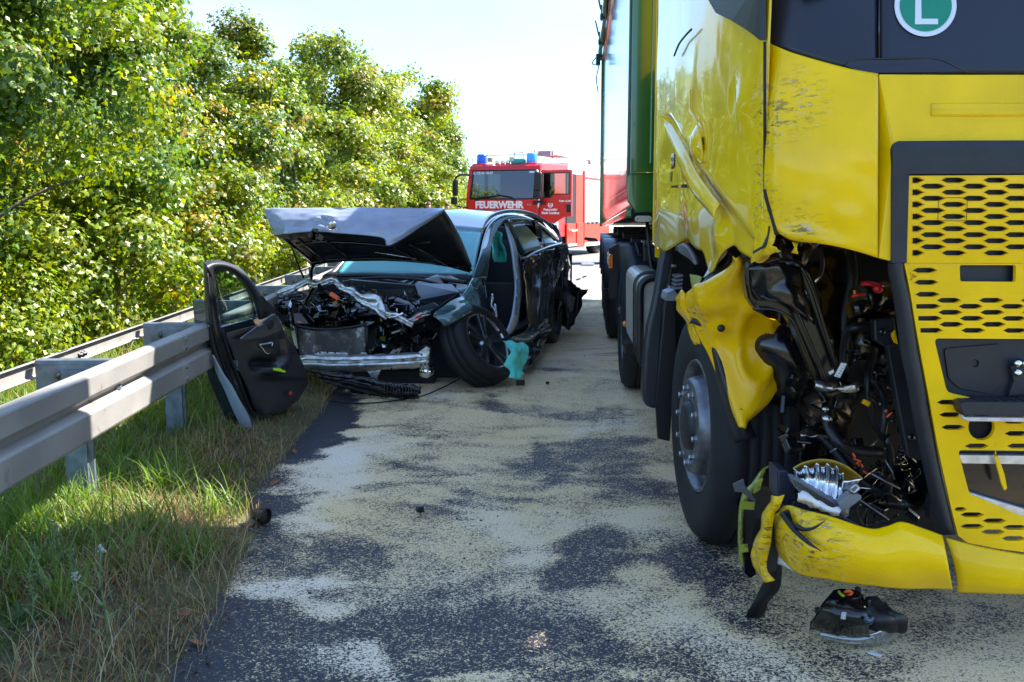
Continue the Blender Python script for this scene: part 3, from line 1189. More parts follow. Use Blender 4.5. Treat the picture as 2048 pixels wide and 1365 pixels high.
# ================================================================== THE YELLOW TRUCK
def yellow_paint(name, base, spots, speck=.5):
    """paint with fine dirt specks and rubbed scuffs round given places"""
    m = bpy.data.materials.new(name)
    m.use_nodes = True
    ns, ls = nodes_of(m)
    b = ns['Principled BSDF']
    tc = ns.new('ShaderNodeTexCoord')

    def nz(scale, detail, rough, mapsc=None, rot=None, dist=0):
        n = ns.new('ShaderNodeTexNoise')
        n.inputs['Scale'].default_value = scale
        n.inputs['Detail'].default_value = detail
        n.inputs['Roughness'].default_value = rough
        n.inputs['Distortion'].default_value = dist
        if mapsc:
            mp = ns.new('ShaderNodeMapping')
            mp.inputs['Scale'].default_value = mapsc
            if rot:
                mp.inputs['Rotation'].default_value = rot
            ls.new(tc.outputs['Object'], mp.inputs['Vector'])
            ls.new(mp.outputs[0], n.inputs['Vector'])
        else:
            ls.new(tc.outputs['Object'], n.inputs['Vector'])
        return n.outputs['Fac']

    def mrange(v, a, c, lo=0, hi=1):
        n = ns.new('ShaderNodeMapRange')
        for k, val in (('From Min', a), ('From Max', c), ('To Min', lo), ('To Max', hi)):
            n.inputs[k].default_value = val
        ls.new(v, n.inputs['Value'])
        return n.outputs[0]

    def mul(a, c, op='MULTIPLY'):
        n = ns.new('ShaderNodeMath')
        n.operation = op
        n.use_clamp = True
        for i, v in enumerate((a, c)):
            if isinstance(v, (int, float)):
                n.inputs[i].default_value = v
            else:
                ls.new(v, n.inputs[i])
        return n.outputs[0]

    def mix(a, c, f):
        n = ns.new('ShaderNodeMix')
        n.data_type = 'RGBA'
        for k, v in (('A', a), ('B', c)):
            if isinstance(v, tuple):
                n.inputs[k].default_value = (*v, 1)
            else:
                ls.new(v, n.inputs[k])
        ls.new(f, n.inputs['Factor'])
        return n.outputs['Result']

    col = mix(base, tuple(c * .80 for c in base), mrange(nz(3, 5, .6), .35, .7))
    sp = mrange(nz(95, 4, .75), .69, .74, 0, speck)
    lp = mul(mrange(nz(1.4, 3, .5), .42, .6, .1, 1), sp)
    col = mix(col, (.16, .09, .02), lp)
    tot = None
    for (p, r) in spots:
        vm = ns.new('ShaderNodeVectorMath')
        vm.operation = 'DISTANCE'
        vm.inputs[1].default_value = tuple(p)
        ls.new(tc.outputs['Object'], vm.inputs[0])
        q = mrange(vm.outputs['Value'], r, r * .25)
        tot = q if tot is None else mul(tot, q, 'MAXIMUM')
    if tot is not None:
        scr = nz(34, 6, .72, (.5, 1, 2.4), (0, R(35), 0), .4)
        dk = mul(tot, mrange(scr, .52, .60))
        col = mix(col, (.03, .03, .035), mul(dk, .85))
        scr2 = nz(46, 6, .75, (.6, 1, 2.0), (0, R(-20), .3), .5)
        gr = mul(tot, mrange(scr2, .575, .63))
        col = mix(col, (.42, .43, .47), mul(gr, .8))
        ls.new(mul(mul(tot, mrange(scr, .45, .62, .10, .55), 'MULTIPLY'), .20, 'MAXIMUM'), b.inputs['Roughness'])
    else:
        b.inputs['Roughness'].default_value = .22
    ls.new(col, b.inputs['Base Color'])
    b.inputs['Coat Weight'].default_value = .75 if name == 'yellow_door_paint' else .22
    b.inputs['Specular IOR Level'].default_value = .22
    b.inputs['Coat Roughness'].default_value = .03
    return m


YB = (.97, .60, .001)
Y_FRONT = yellow_paint('yellow_paint', YB, [(W(1572, 195, 3.17), .16), (W(1532, 240, 3.27), .14), (W(1590, 462, 3.14), .11), (W(1528, 400, 3.28), .10)])
Y_SIDE = yellow_paint('yellow_door_paint', (.90, .58, .004), [(W(1522, 210, 3.3), .12), (W(1520, 330, 3.3), .10), (W(1524, 420, 3.3), .10), (W(1540, 490, 3.25), .06)], .15)
Y_GRILLE = yellow_paint('yellow_grille_plastic', (.97, .59, .001), [], .85)
Y_BUMP = yellow_paint('yellow_bumper_plastic', (.96, .59, .001), [(W(1545, 1060, 3.15), .14), (W(1600, 1080, 3.0), .20), (W(1530, 1110, 3.2), .14)], .7)
Y_INNER = yellow_paint('yellow_inner_panel', (.85, .47, .001), [(W(1385, 640, 3.9), .10), (W(1470, 840, 3.8), .08)], .5)

TA = Vector((math.sin(R(2.9)), math.cos(R(2.9)), 0))       # the truck's long axis, towards its rear
TN = Vector((math.cos(R(2.9)), -math.sin(R(2.9)), 0))      # towards its far side
CPX = 2244.0
FYX = [1528, 1545, 1565, 1600, 1650, 1710, 1783, 1900, 2244]
FYY = [3.285, 3.235, 3.20, 3.165, 3.135, 3.115, 3.10, 3.09, 3.065]
TCEN = W(CPX, 600, 3.065)


def FR(px, py, off=0.0):
    """front face of the truck; photograph columns past the middle are its mirror image"""
    mir = px > CPX
    q = 2 * CPX - px if mir else px
    Yd = float(np.interp(q, FYX, FYY)) + max(0, 300 - py) * .00045
    p = W(q, py, Yd) + TA * off
    if mir:
        p = p - TN * (2 * (p - TCEN).dot(TN))
    return p


def mir(pts):
    return [(2 * CPX - x, y) for x, y in reversed(pts)]


def frow(cols, off=0.0):
    return [FR(x, y, off) for x, y in cols]


T = thing('yellow_truck', 'damaged yellow lorry cab with torn front corner pulling the green trailer', 'truck', FR(CPX, 1300) * Vector((1, 1, 0)) if False else (FR(CPX, 600).x, FR(CPX, 600).y, 0))

# front corner panel with the dent, and the band over the grille
tx_ = [1530, 1541, 1557, 1588, 1638, 1698, 1756]
tt = [84, 88, 95, 107, 122, 138, 148]
tb = [392, 436, 463, 481, 487, 499, 516]
rows = []
for k in range(8):
    f = k / 7
    rows.append([FR(x, a + (b - a) * f) for x, a, b in zip(tx_, tt, tb)])


def dent_front(p, u, v):
    qx, qy = project(np.array([p.x]), np.array([p.y]), p.z)
    qx, qy = float(qx[0]), float(qy[0])
    h = 0
    h -= .007 * math.exp(-(((qx - 1660) / 22) ** 2 + ((qy - 455) / 26) ** 2))
    h += .006 * math.exp(-(((qx - 1690) / 30) ** 2 + ((qy - 435) / 20) ** 2))
    h -= .014 * math.exp(-(((qx - 1585) / 16) ** 2 + ((qy - 200) / 60) ** 2))
    h += .012 * math.exp(-(((qx - 1600) / 30) ** 2 + ((qy - 470) / 9) ** 2))
    h += .004 * mnoise.noise(p * 9)
    return h


patch('front_corner_panel', rows, Y_FRONT, T, .005, 6, 6, fn=dent_front)
band = [(1758, 149), (1900, 150), (2100, 150), (CPX, 150)]
outline = [(1758, 149), (1900, 150), (2060, 150), (CPX, 150)] + mir([(1758, 149), (1900, 150), (2060, 150)]) + \
    [(2 * CPX - 1758, 517), (2 * CPX - 1788, 524), (2 * CPX - 1788, 286), (CPX, 290), (1788, 286), (1788, 524), (1758, 517)]
plate2d('front_panel', outline, [], lambda x, y, d: FR(x, y, d), Y_FRONT, T, .02, bevel=.003)
# proud ledge under the windscreen
rows = [[FR(x, y, o) for x in (1862, 1960, 2100, CPX, 2388, 2528, 2626)] for y, o in ((206, .003), (211, -.004), (218, -.0015), (228, -.0055), (234, .003))]
patch('panel_ledge', rows, Y_FRONT, T, .003, 3, 3)
# mirrored far corner
rows = []
for k in range(8):
    f = k / 7
    rows.append([FR(2 * CPX - x, a + (b - a) * f) for x, a, b in zip(tx_, tt, [392 + 130] * 3 + [524] * 4)])
patch('front_corner_panel', rows, Y_FRONT, T, .005, 3, 3)

# dark plastic under the windscreen
def dark_piece(name, cols, top, bot, off, res=4, m=None):
    rows = [[FR(x, t + (b - t) * f, off) for x, t, b in zip(cols, top, bot)] for f in (0, .25, .5, .75, 1)]
    return patch(name, rows, m or M['navy'], T, .006, res, res)


c1 = [1534, 1550, 1575, 1600, 1650, 1700, 1757]
dark_piece('windscreen_corner_trim', c1, [-60] * 7, [82, 92, 100, 108, 124, 137, 147], .012)
dark_piece('windscreen_trim', [1762, 1850, 1950, 2050, 2150, CPX, 2338, 2438, 2538, 2638, 2726], [-60] * 11, [147] * 11, .012)
dark_piece('windscreen_corner_trim', [2 * CPX - x for x in c1], [-60] * 7, [82, 92, 100, 108, 124, 137, 147], .012)
plate2d('step_trim', [(1688, 131), (1700, 122), (1725, 119), (1860, 117), (1885, 122), (1932, 144), (1750, 146), (1720, 142)], [], lambda x, y, d: FR(x, y, d + .002), M['navy'], T, .006, bevel=.002)
mb = MB()
mb.tube([FR(1685, 131, .004), FR(1700, 121, .004), FR(1725, 118, .004), FR(1800, 117, .004), FR(1862, 116, .004), FR(1888, 121, .004), FR(1937, 145, .004)], .0028, 6)
mb.tube([FR(1759.5, -60, .006), FR(1759.5, 117, .006)], .003, 6)
mb.obj('trim_seam', M['gloss_black'], T)
# round L plate
def disc(name, cx, cy, r, off, th, m, parent, n=48, inner=0):
    outer = [(cx + r * math.cos(2 * math.pi * k / n), cy + r * math.sin(2 * math.pi * k / n)) for k in range(n)]
    holes = []
    if inner:
        holes = [[(cx + inner * math.cos(2 * math.pi * k / n), cy + inner * math.sin(2 * math.pi * k / n)) for k in range(n)]]
    return plate2d(name, outer, holes, lambda x, y, d: FR(x, y, off + d), m, parent, th)


SGN = mat('sign_white', (.70, .72, .80), .45, var=.05)
SGG = mat('sign_green', (.0, .22, .13), .4, var=.1, dirt=(.10, .25, .2), dirt_amt=.05, dirt_scale=200)
lp = disc('environment_plate', 1852, 11, 62, .003, .004, SGN, T)
disc('green_disc', 1852, 11, 52, .001, .0015, SGG, lp).location = (0, 0, 0)
for o in list(lp.children):
    o.location = (0, 0, 0)
lt = plate2d('letter', [(1831, -30), (1842, -30), (1843, 38), (1876, 38), (1876, 49), (1830, 49)], [], lambda x, y, d: FR(x, y, -.0005 + d), SGN, lp, .001)
lt.location = (0, 0, 0)

# grille: dark frame, then three fields of yellow mesh
fr_out = rounded([(1783, 283), (CPX, 281), (2 * CPX - 1783, 283), (2 * CPX - 1783, 526), (1783, 526)], 14, 4)
fr_in = rounded([(1815, 349), (2 * CPX - 1815, 349), (2 * CPX - 1811, 527.5), (1811, 527.5)], 6, 3)
fo = [(1795, 283), (1900, 282), (CPX, 281), (2 * CPX - 1900, 282), (2 * CPX - 1795, 283), (2 * CPX - 1786, 288), (2 * CPX - 1783, 298), (2 * CPX - 1781, 526), (2 * CPX - 1811, 526), (2 * CPX - 1816, 349), (CPX, 347), (1816, 349), (1811, 526), (1781, 526), (1783, 298), (1786, 288)]
plate2d('grille_frame', fo, [], lambda x, y, d: FR(x, y, d - .012), M['dirtyblack'], T, .04, bevel=.004)


def hexrows(x0, x1, y0, y1, dx, dy, w, h, phase=0, clip=None):
    out = []
    r = 0
    y = y0
    while y <= y1:
        off = (dx / 2 if (r + phase) % 2 else 0)
        x = x0 - dx
        while x < x1 + dx:
            c = x + off
            hx = hexa(c, y, w, h)
            if min(p[0] for p in hx) > x0 + 2 and max(p[0] for p in hx) < x1 - 2:
                if clip is None or clip(c, y):
                    out.append(hx)
            elif min(p[0] for p in hx) < x0 + 2 and max(p[0] for p in hx) > x0 + 12 and (clip is None or clip(x0 + 15, y)):
                # half hexagon against the border
                out.append([(x0 + 3, y - h / 2), (c + w / 2 - w * .24, y - h / 2), (c + w / 2, y), (c + w / 2 - w * .24, y + h / 2), (x0 + 3, y + h / 2)])
            x += dx
        y += dy
        r += 1
    return out


gout = [(1817, 352), (CPX, 350), (2 * CPX - 1817, 352), (2 * CPX - 1812, 526.5), (CPX, 527), (1812, 526.5)]
holes = hexrows(1822, 2 * CPX - 1822, 361, 518, 84, 12.1, 48, 9.8)
holes = [h for h in holes if max(p[0] for p in h) < 2 * CPX - 1826]
plate2d('upper_grille', gout, holes, lambda x, y, d: FR(x, y, d - .006), Y_GRILLE, T, .010, flare=1.5)

# lower grille: one yellow moulding with windows
LX = [(527, 1808), (560, 1815), (600, 1822), (640, 1828), (675, 1834), (720, 1842), (780, 1853), (850, 1865), (900, 1874), (960, 1887), (1020, 1900), (1068, 1912)]


def lx(y):
    return float(np.interp(y, [a for a, b in LX], [b for a, b in LX]))


left = [(b, a) for a, b in LX]
bot = [(1930, 1082), (1990, 1094), (2060, 1103), (2150, 1107), (CPX, 1108)]
lo = left + bot + mir(bot[:-1]) + mir(left)
lo = left + bot + [(2 * CPX - x, y) for x, y in reversed(bot[:-1])] + [(2 * CPX - x, y) for x, y in reversed(left)]
hl = []
r = 0
y = 541.0
while y < 670:
    x = 1849 + (0 if r % 2 == 0 else -42) + (y - 541) * .10
    while x < 2 * CPX - 1840:
        w_, h_ = 47, 9.6
        ok = x - w_ / 2 > lx(y) + 9
        flat = y < 598 and 1876 < x
        if ok and not flat:
            hl.append(hexa(x, y, w_, h_))
        elif (not ok) and x + w_ / 2 > lx(y) + 18 and not flat:
            x0 = lx(y) + 9
            hl.append([(x0, y - h_ / 2), (x + w_ / 2 * .52, y - h_ / 2), (x + w_ / 2, y), (x + w_ / 2 * .52, y + h_ / 2), (x0 + .5, y + h_ / 2)])
        x += 84
    y += 12.0
    r += 1
hl = [h for h in hl if max(p[0] for p in h) < 2 * CPX - 1850]
for q in (0, 1):
    win = rounded([(1920, 531), (2030, 531), (2029, 564), (1921, 563)], 4, 2)
    hl.append(win if q == 0 else [(2 * CPX - a, b) for a, b in win])
big = rounded([(1868, 677), (2 * CPX - 1868, 677), (2 * CPX - 1893, 802), (2070, 806), (1960, 800), (1893, 784)], 10, 3)
big = [p for p in big if True]
hl.append(big)
y = 804
r = 0
while y < 893:
    x = lx(y) + 38 + (0 if r % 2 == 0 else 40)
    while x < 2 * CPX - 1895:
        c_ok = not (abs(x - 1960) < 52 and 826 < y < 885) and not (y < 815 and x > 1905)
        if c_ok:
            hl.append(hexa(x, y, 46, 9.2))
        x += 84
    y += 12.4
    r += 1
hl = [h for h in hl if max(p[0] for p in h) < 2 * CPX - 1870 or len(h) > 8]
rc = [(1960 + 25 * math.cos(2 * math.pi * k / 24), 853 + 25 * math.sin(2 * math.pi * k / 24)) for k in range(24)]
hl.append(rc)
fog = rounded([(1914, 899), (2 * CPX - 1914, 899), (2 * CPX - 1936, 985), (2 * CPX - 2040, 1030), (CPX, 1050), (2040, 1030), (1936, 985)], 8, 3)
hl.append(fog)
for i, (x0, y0) in enumerate([(1917, 1016), (1940, 1027), (1984, 1039), (1940, 1050), (1981, 1061), (2025, 1052), (2022, 1074), (2066, 1063), (2110, 1072)]):
    hl.append(hexa(x0, y0, 22 if i == 0 else 46, 9.0 if i else 7))
plate2d('lower_grille', lo, hl, lambda x, y, d: FR(x, y, d - .002 - .00003 * (y - 527)), Y_GRILLE, T, .014, flare=1.4)
# dark backing a hand's breadth behind the meshes
plate2d('grille_backing', [(1800, 345), (2 * CPX - 1800, 345), (2 * CPX - 1812, 520), (2 * CPX - 1840, 680), (2 * CPX - 1890, 900), (2 * CPX - 1925, 1060), (1925, 1060), (1890, 900), (1840, 680), (1812, 520)], [],
        lambda x, y, d: FR(x, y, d + .034), M['navy'], T, .004)
# raised lip round every opening of the mesh
for hs0 in (holes, [h for h in hl if len(h) <= 6]):
    mb = MB()
    for h in hs0:
        if max(p[0] for p in h) > 2140:
            continue
        lp_ = [FR(x, y, -.0065 if hs0 is holes else -.004) for x, y in grow(h, 2.4)]
        mb.tube(lp_ + [lp_[0]], .0014, 4, caps=False)
    mb.obj('mesh_lip', Y_GRILLE, T)['kind'] = 'stuff'
# insert of the upper grille: small flap outline and window
mb = MB()
for a, b in (((1876, 396), (1933, 396)), ((1933, 396), (1931, 442)), ((1931, 442), (1874, 442)), ((1874, 442), (1876, 396))):
    mb.tube([FR(*a, -.0075), FR(*b, -.0075)], .0008, 4)
mb.obj('tow_cover_seam', M['black'], T)
# recessed tray behind the big window
plate2d('step_recess', [(1868, 677), (2 * CPX - 1868, 677), (2 * CPX - 1893, 802), (1893, 802)], [], lambda x, y, d: FR(x, y, d + .05), M['dirtyblack'], T, .01)
plate2d('recess_panel', rounded([(1895, 700), (2010, 690), (2012, 770), (1990, 792), (1925, 780), (1903, 760)], 8, 3), [[(1957 + 8 * math.cos(k * .785), 730 + 8 * math.sin(k * .785)) for k in range(8)]],
        lambda x, y, d: FR(x, y, d + .025), M['dirtyblack'], T, .015, bevel=.004)
mb = MB()
mb.prism([FR(x, y, .01) for x, y in ((2025, 735), (2048, 720), (2075, 735), (2070, 760), (2055, 790), (2020, 795), (2030, 765))], TA * .03)
mb.obj('hinge_bracket', M['dirtyblack'], T, bevel=.004)
mb = MB()
for x, y in ((2035, 727), (2035, 746), (2052, 727)):
    mb.lathe([(0, -.012), (.009, -.012), (.012, 0)], FR(x, y, .0), TA, 12)
mb.obj('hinge_bolt', M['chrome'], T, split=True)
# folding step
stp = [(1900, 800), (1912, 795), (2 * CPX - 1912, 795), (2 * CPX - 1900, 800), (2 * CPX - 1905, 822), (1908, 822)]
plate2d('folding_step', stp, [], lambda x, y, d: FR(x, y, d - .075), M['dirtyblack'], T, .10, bevel=.004)
plate2d('step_trim_strip', [(1902, 819), (1908, 824), (2 * CPX - 1908, 825), (2 * CPX - 1908, 833), (1915, 832), (1905, 828)], [], lambda x, y, d: FR(x, y, d - .085), M['silver'], T, .03, bevel=.002)
mb = MB()
for k in range(34):
    x = 1930 + k * 18
    mb.box(FR(x, 796, -.03), (.018, .07, .004), TA.to_track_quat('Y', 'Z').to_matrix())
mb.obj('step_rib', M['dirtyblack'], T, split=True)
# fog lamp field
plate2d('lamp_panel', [(1916, 901), (2 * CPX - 1916, 901), (2 * CPX - 1936, 985), (2 * CPX - 2040, 1030), (CPX, 1052), (2040, 1032), (1934, 985)], [], lambda x, y, d: FR(x, y, d + .03), M['gloss_black'], T, .01)
plate2d('lamp_strip', [(1917, 911), (1921, 910), (2 * CPX - 1921, 910), (2 * CPX - 1917, 911), (2 * CPX - 1922, 928), (1923, 927)], [], lambda x, y, d: FR(x, y, d - .004), M['silver'], T, .03, bevel=.003)
plate2d('lamp_strip', [(1936, 984), (1946, 987), (2048, 1018), (2150, 1036), (2150, 1047), (2040, 1032), (1942, 1001)], [], lambda x, y, d: FR(x, y, d - .004), M['silver'], T, .03, bevel=.003)
disc('tow_eye_hole', 1960, 853, 25, .028, .003, M['interior'], T, 24)
# broken yellow cover hanging on its strap
mb = MB()
mb.tube([FR(1985, 874, -.01), FR(1987, 884, -.012), FR(1988, 908, -.012), FR(1984, 906, -.012)], .0018, 5)
mb.prism([FR(x, y, -.03) for x, y in ((1981, 909), (1988, 908), (1996, 930), (2001, 945), (2006, 972), (2001, 976), (1995, 963))], TA * .008)
mb.obj('hanging_cover', Y_GRILLE, T, bevel=.001)
# dark strip down the left of the grille
ls_ = [(1781, 526), (1782, 545), (1792, 600), (1798, 640), (1806, 700), (1818, 760), (1830, 830), (1848, 920), (1866, 1000), (1884, 1066)]
rs_ = [(1807, 526), (1808, 545), (1820, 600), (1827, 645), (1836, 700), (1848, 765), (1860, 835), (1876, 915), (1895, 1000), (1912, 1070)]
rows = [[FR(a[0], a[1], .02), FR(a[0] * .7 + b[0] * .3, a[1], -.012), FR(a[0] * .3 + b[0] * .7, a[1], -.014), FR(b[0] - 1, b[1], .004)] for a, b in zip(ls_, rs_)]
patch('grille_side_strip', rows, M['dirtyblack'], T, .006, 4, 4)
rows = [[FR(2 * CPX - x, y, o) for x, o in ((a[0], .02), (a[0] * .5 + b[0] * .5, -.014), (b[0] - 1, .004))] for a, b in zip(ls_, rs_) for y in (a[1],)]
patch('grille_side_strip', rows, M['dirtyblack'], T, .006, 3, 3)

# bumper: loose, scuffed near half and the far half
cols = [(1548, 1030, 1552, 1103, 3.25), (1575, 1012, 1571, 1125, 3.12), (1615, 1022, 1605, 1151, 3.03), (1664, 1034, 1669, 1161, 2.985), (1738, 1057, 1749, 1172, 2.97),
        (1772, 1053, 1790, 1175, 2.97), (1803, 1044, 1830, 1177, 2.975), (1845, 1057, 1870, 1178, 2.98), (1884, 1072, 1906, 1179, 2.985)]
rows = []
for k, o in enumerate((.035, .0, -.02, -.025, -.02, .0, .035)):
    f = k / 6
    rows.append([W(a + (c - a) * f, b + (d - b) * f, Yd + o) for a, b, c, d, Yd in cols])


def bump_crease(p, u, v):
    qx, qy = project(np.array([p.x]), np.array([p.y]), p.z)
    qx, qy = float(qx[0]), float(qy[0])
    # long crease from the torn corner
    t = (qx - 1560) / 90.0
    yl = 1030 + 75 * max(0, min(1, t)) ** .8
    e = (qy - yl) / 9.0
    return (-.02 * math.exp(-e * e) * max(0, 1 - abs(t - .45) * 1.5)) + .006 * mnoise.noise(p * 7)


patch('torn_bumper_half', rows, Y_BUMP, T, .005, 7, 7, fn=bump_crease)
cols = [(1887, 1072, 1909, 1180), (1960, 1091, 1975, 1182), (2060, 1108, 2062, 1184), (2150, 1114, 2150, 1185), (CPX, 1116, CPX, 1186)]
cols = cols + [(2 * CPX - a, b, 2 * CPX - c, d) for a, b, c, d in reversed(cols[:-1])]
rows = []
for k, o in enumerate((-.02, -.045, -.05, -.045, -.02)):
    f = k / 4
    rows.append([FR(a + (c - a) * f, b + (d - b) * f, o) for a, b, c, d in cols])
patch('bumper', rows, Y_BUMP, T, .006, 5, 4)
mb = MB()
for a in ((1566, 1030, 3.10), (1585, 1056, 3.035), (1605, 1075, 2.985), (1622, 1090, 2.955), (1643, 1103, 2.945)):
    pass
mb.tube(spline([W(1566, 1028, 3.09), W(1585, 1056, 3.03), W(1605, 1076, 2.985), W(1624, 1091, 2.955), W(1643, 1103, 2.95)], 4), [.012, .012, .011, .010, .009, .009, .008, .008, .008, .007, .007, .006, .005, .004, .003, .002, .001], 5)
mb.tube(spline([W(1592, 1052, 3.02), W(1608, 1059, 2.995), W(1628, 1056, 2.975), W(1650, 1042, 2.965)], 4), [.009, .009, .008, .008, .007, .006, .006, .005, .005, .004, .003, .002, .001], 5)
mb.prism([W(x, y, Yd) for x, y, Yd in ((1562, 1025, 3.12), (1576, 1018, 3.09), (1582, 1040, 3.07), (1592, 1056, 3.03), (1580, 1056, 3.06), (1566, 1040, 3.10))], (0, -.02, 0))
mb.obj('tear_edge', M['black'], T, split=True)
rows = []
for (y, a, b, Y0, Y1) in [(991, 1545, 1566, 3.2, 3.16), (1012, 1537, 1560, 3.22, 3.15), (1036, 1527, 1548, 3.24, 3.17), (1075, 1515, 1543, 3.27, 3.19), (1111, 1506, 1536, 3.3, 3.22), (1142, 1516, 1534, 3.3, 3.22), (1163, 1526, 1550, 3.28, 3.2)]:
    rows.append([W(a, y, Y0), W(a * .6 + b * .4, y + 2, (Y0 + Y1) / 2 - .03), W(b, y - 2, Y1)])
patch('bumper_corner', rows, Y_BUMP, T, .005, 5, 5, crumple=.012, crumple_scale=9)
mb = MB()
mb.prism([W(x, y, 3.24) for x, y in ((1536, 1040), (1552, 1060), (1556, 1110), (1553, 1140), (1535, 1150), (1522, 1140), (1524, 1080))], (0, .03, 0))
mb.obj('bumper_liner', M['black'], T)
mb = MB()
mb.tube(spline([W(1545, 1118, 3.3), W(1565, 1120, 3.25), W(1590, 1132, 3.2)], 4), .019, 10)
mb.obj('washer_pipe', M['whiteplastic'], T)
# torn liner strip left of the bumper: yellow-green lipped
rows = []
for (x, y, w, Yd) in [(1552, 932, 4, 3.6), (1535, 934, 6, 3.58), (1520, 944, 9, 3.55), (1508, 962, 12, 3.52), (1488, 986, 12, 3.5), (1480, 1015, 8, 3.48), (1477, 1047, 8, 3.46), (1477, 1085, 9, 3.46), (1480, 1117, 9, 3.46), (1487, 1137, 5, 3.46)]:
    rows.append([W(x, y, Yd + .03), W(x + w * .5, y + w * .3, Yd), W(x + w, y + w * .6, Yd + .04)])
patch('torn_arch_strip', rows, yellow_paint('dirty_green_lip', (.30, .33, .04), [(W(1480, 1050, 3.5), .3)], .6), T, .006, 4, 3, crumple=.005)
mb = MB()
mb.prism([W(x, y, 3.56) for x, y in ((1553, 934), (1553, 1000), (1540, 1040), (1522, 1078), (1510, 1140), (1488, 1140), (1484, 1090), (1483, 1030), (1497, 985), (1515, 955), (1530, 940))], (0, .02, 0))
mb.prism([W(x, y, 3.44) for x, y in ((1488, 1112), (1510, 1112), (1512, 1150), (1500, 1157), (1490, 1148))], (0, .05, 0))
mb.obj('arch_liner', M['gloss_black'], T, split=True)
mb = MB()
mb.prism([W(x, y, 3.42) for x, y in ((1482, 1004), (1510, 1006), (1508, 1020), (1483, 1019))], (0, .01, 0))
mb.prism([W(x, y, 3.42) for x, y in ((1481, 1092), (1495, 1090), (1497, 1104), (1482, 1106))], (0, .01, 0))
mb.prism([W(x, y, 3.42) for x, y in ((1512, 965), (1526, 958), (1520, 980), (1508, 988))], (0, .01, 0))
mb.obj('liner_tab', mat('lip_tab', (.34, .36, .03), .5, var=.2, dirt=(.05, .05, .04), dirt_amt=.4), T, split=True)
mb = MB()
mb.prism([W(x, y, 3.38) for x, y in ((1466, 969), (1487, 959), (1490, 972), (1512, 1000), (1510, 1006), (1484, 985), (1470, 984))], (0, .006, 0))
mb.obj('grey_fin', mat('grey_plastic', (.07, .075, .085), .45, var=.15), T)
# black flap hanging to the road
rows = []
for (y, a, b, Yd) in [(1120, 1538, 1563, 3.28), (1150, 1532, 1563, 3.29), (1178, 1520, 1558, 3.31), (1200, 1510, 1537, 3.33), (1222, 1496, 1530, 3.36), (1234, 1492, 1522, 3.38)]:
    rows.append([W(a, y, Yd), W((a + b) / 2, y + 2, Yd - .02), W(b, y, Yd)])
patch('hanging_flap', rows, M['black'], T, .005, 5, 5, crumple=.006)

# ---- engine bay and broken lamp unit
mb = MB()
pts = [(1440, 500), (1490, 480), (1560, 470), (1800, 470), (1830, 640), (1870, 880), (1905, 1070), (1800, 1075), (1560, 1060), (1500, 1110), (1440, 1110), (1430, 800)]
mb.prism([W(x, y, 4.15) for x, y in pts], (0, .05, 0))
mb.obj('bulkhead', M['black'], T)
rows = [[W(x, y, 4.0 - .18 * math.sin((x - 1480) / 60.) - .1 * math.cos(y / 55.)) for x in range(1490, 1860, 46)] for y in range(480, 1080, 60)]
patch('cab_structure', rows, M['gloss_black'], T, .004, 3, 3, crumple=.05, crumple_scale=4)
# big pressed arm
arm = [(1490, 530), (1500, 520), (1530, 524), (1560, 516), (1600, 522), (1625, 545), (1645, 600), (1650, 650), (1672, 720), (1690, 790), (1660, 800), (1636, 770), (1612, 712), (1590, 660), (1575, 634), (1548, 622), (1512, 621), (1498, 600), (1492, 570)]
mb = MB()
mb.prism([W(x, y, 3.5) for x, y in arm], (0, .08, 0))
mb.obj('pressed_arm', M['gloss_black'], T, bevel=.014, seg=3)
rows = [[W(x, y, Yd) for x, y, Yd in r] for r in [
    [(1500, 535, 3.47), (1530, 530, 3.43), (1565, 525, 3.42), (1598, 535, 3.45)],
    [(1503, 575, 3.47), (1535, 575, 3.43), (1575, 570, 3.42), (1615, 585, 3.46)],
    [(1520, 605, 3.47), (1555, 600, 3.43), (1595, 625, 3.43), (1630, 650, 3.46)]]]
patch('arm_face', rows, M['gloss_black'], T, .006, 6, 5, crumple=.012, crumple_scale=10)
mb = MB()
mb.tube(spline([W(1523, 592, 3.44), W(1545, 601, 3.43), (W(1575, 604, 3.43)), W(1595, 625, 3.45), W(1610, 660, 3.45), W(1640, 730, 3.46), W(1655, 765, 3.46)], 4), .006, 6)
mb.tube(spline([W(1512, 618, 3.46), W(1548, 620, 3.46), W(1580, 636, 3.46), W(1600, 672, 3.46), W(1640, 770, 3.47)], 4), .005, 6)
mb.tube(spline([W(1600, 530, 3.45), W(1625, 580, 3.45), W(1650, 660, 3.46), W(1675, 740, 3.47)], 4), .007, 6)
mb.obj('arm_edge', M['gloss_black'], T, split=True)
# hoses
mb = MB()
for pts, r in [
    ([(1688, 745, 3.6), (1688, 700, 3.6), (1695, 665, 3.58), (1715, 655, 3.56), (1755, 655, 3.58)], .017),
    ([(1652, 820, 3.55), (1655, 845, 3.5), (1672, 880, 3.45), (1700, 900, 3.45), (1760, 905, 3.5)], .020),
    ([(1740, 755, 3.6), (1765, 790, 3.55), (1770, 830, 3.5), (1765, 870, 3.5)], .013),
    ([(1640, 490, 3.7), (1645, 530, 3.68), (1635, 560, 3.66), (1600, 585, 3.6)], .008),
    ([(1700, 500, 3.8), (1705, 560, 3.75), (1690, 640, 3.75), (1700, 720, 3.7)], .02),
    ([(1750, 700, 3.7), (1735, 760, 3.6), (1745, 840, 3.6), (1780, 900, 3.6), (1775, 1000, 3.6)], .015),
    ([(1600, 850, 3.9), (1650, 880, 3.8), (1720, 960, 3.7), (1800, 1000, 3.6)], .02)]:
    mb.tube(spline([W(*p) for p in pts], 5), r, 8)
mb.obj('hose', M['black'], T, split=True)
rr = random.Random(5)
mb = MB()
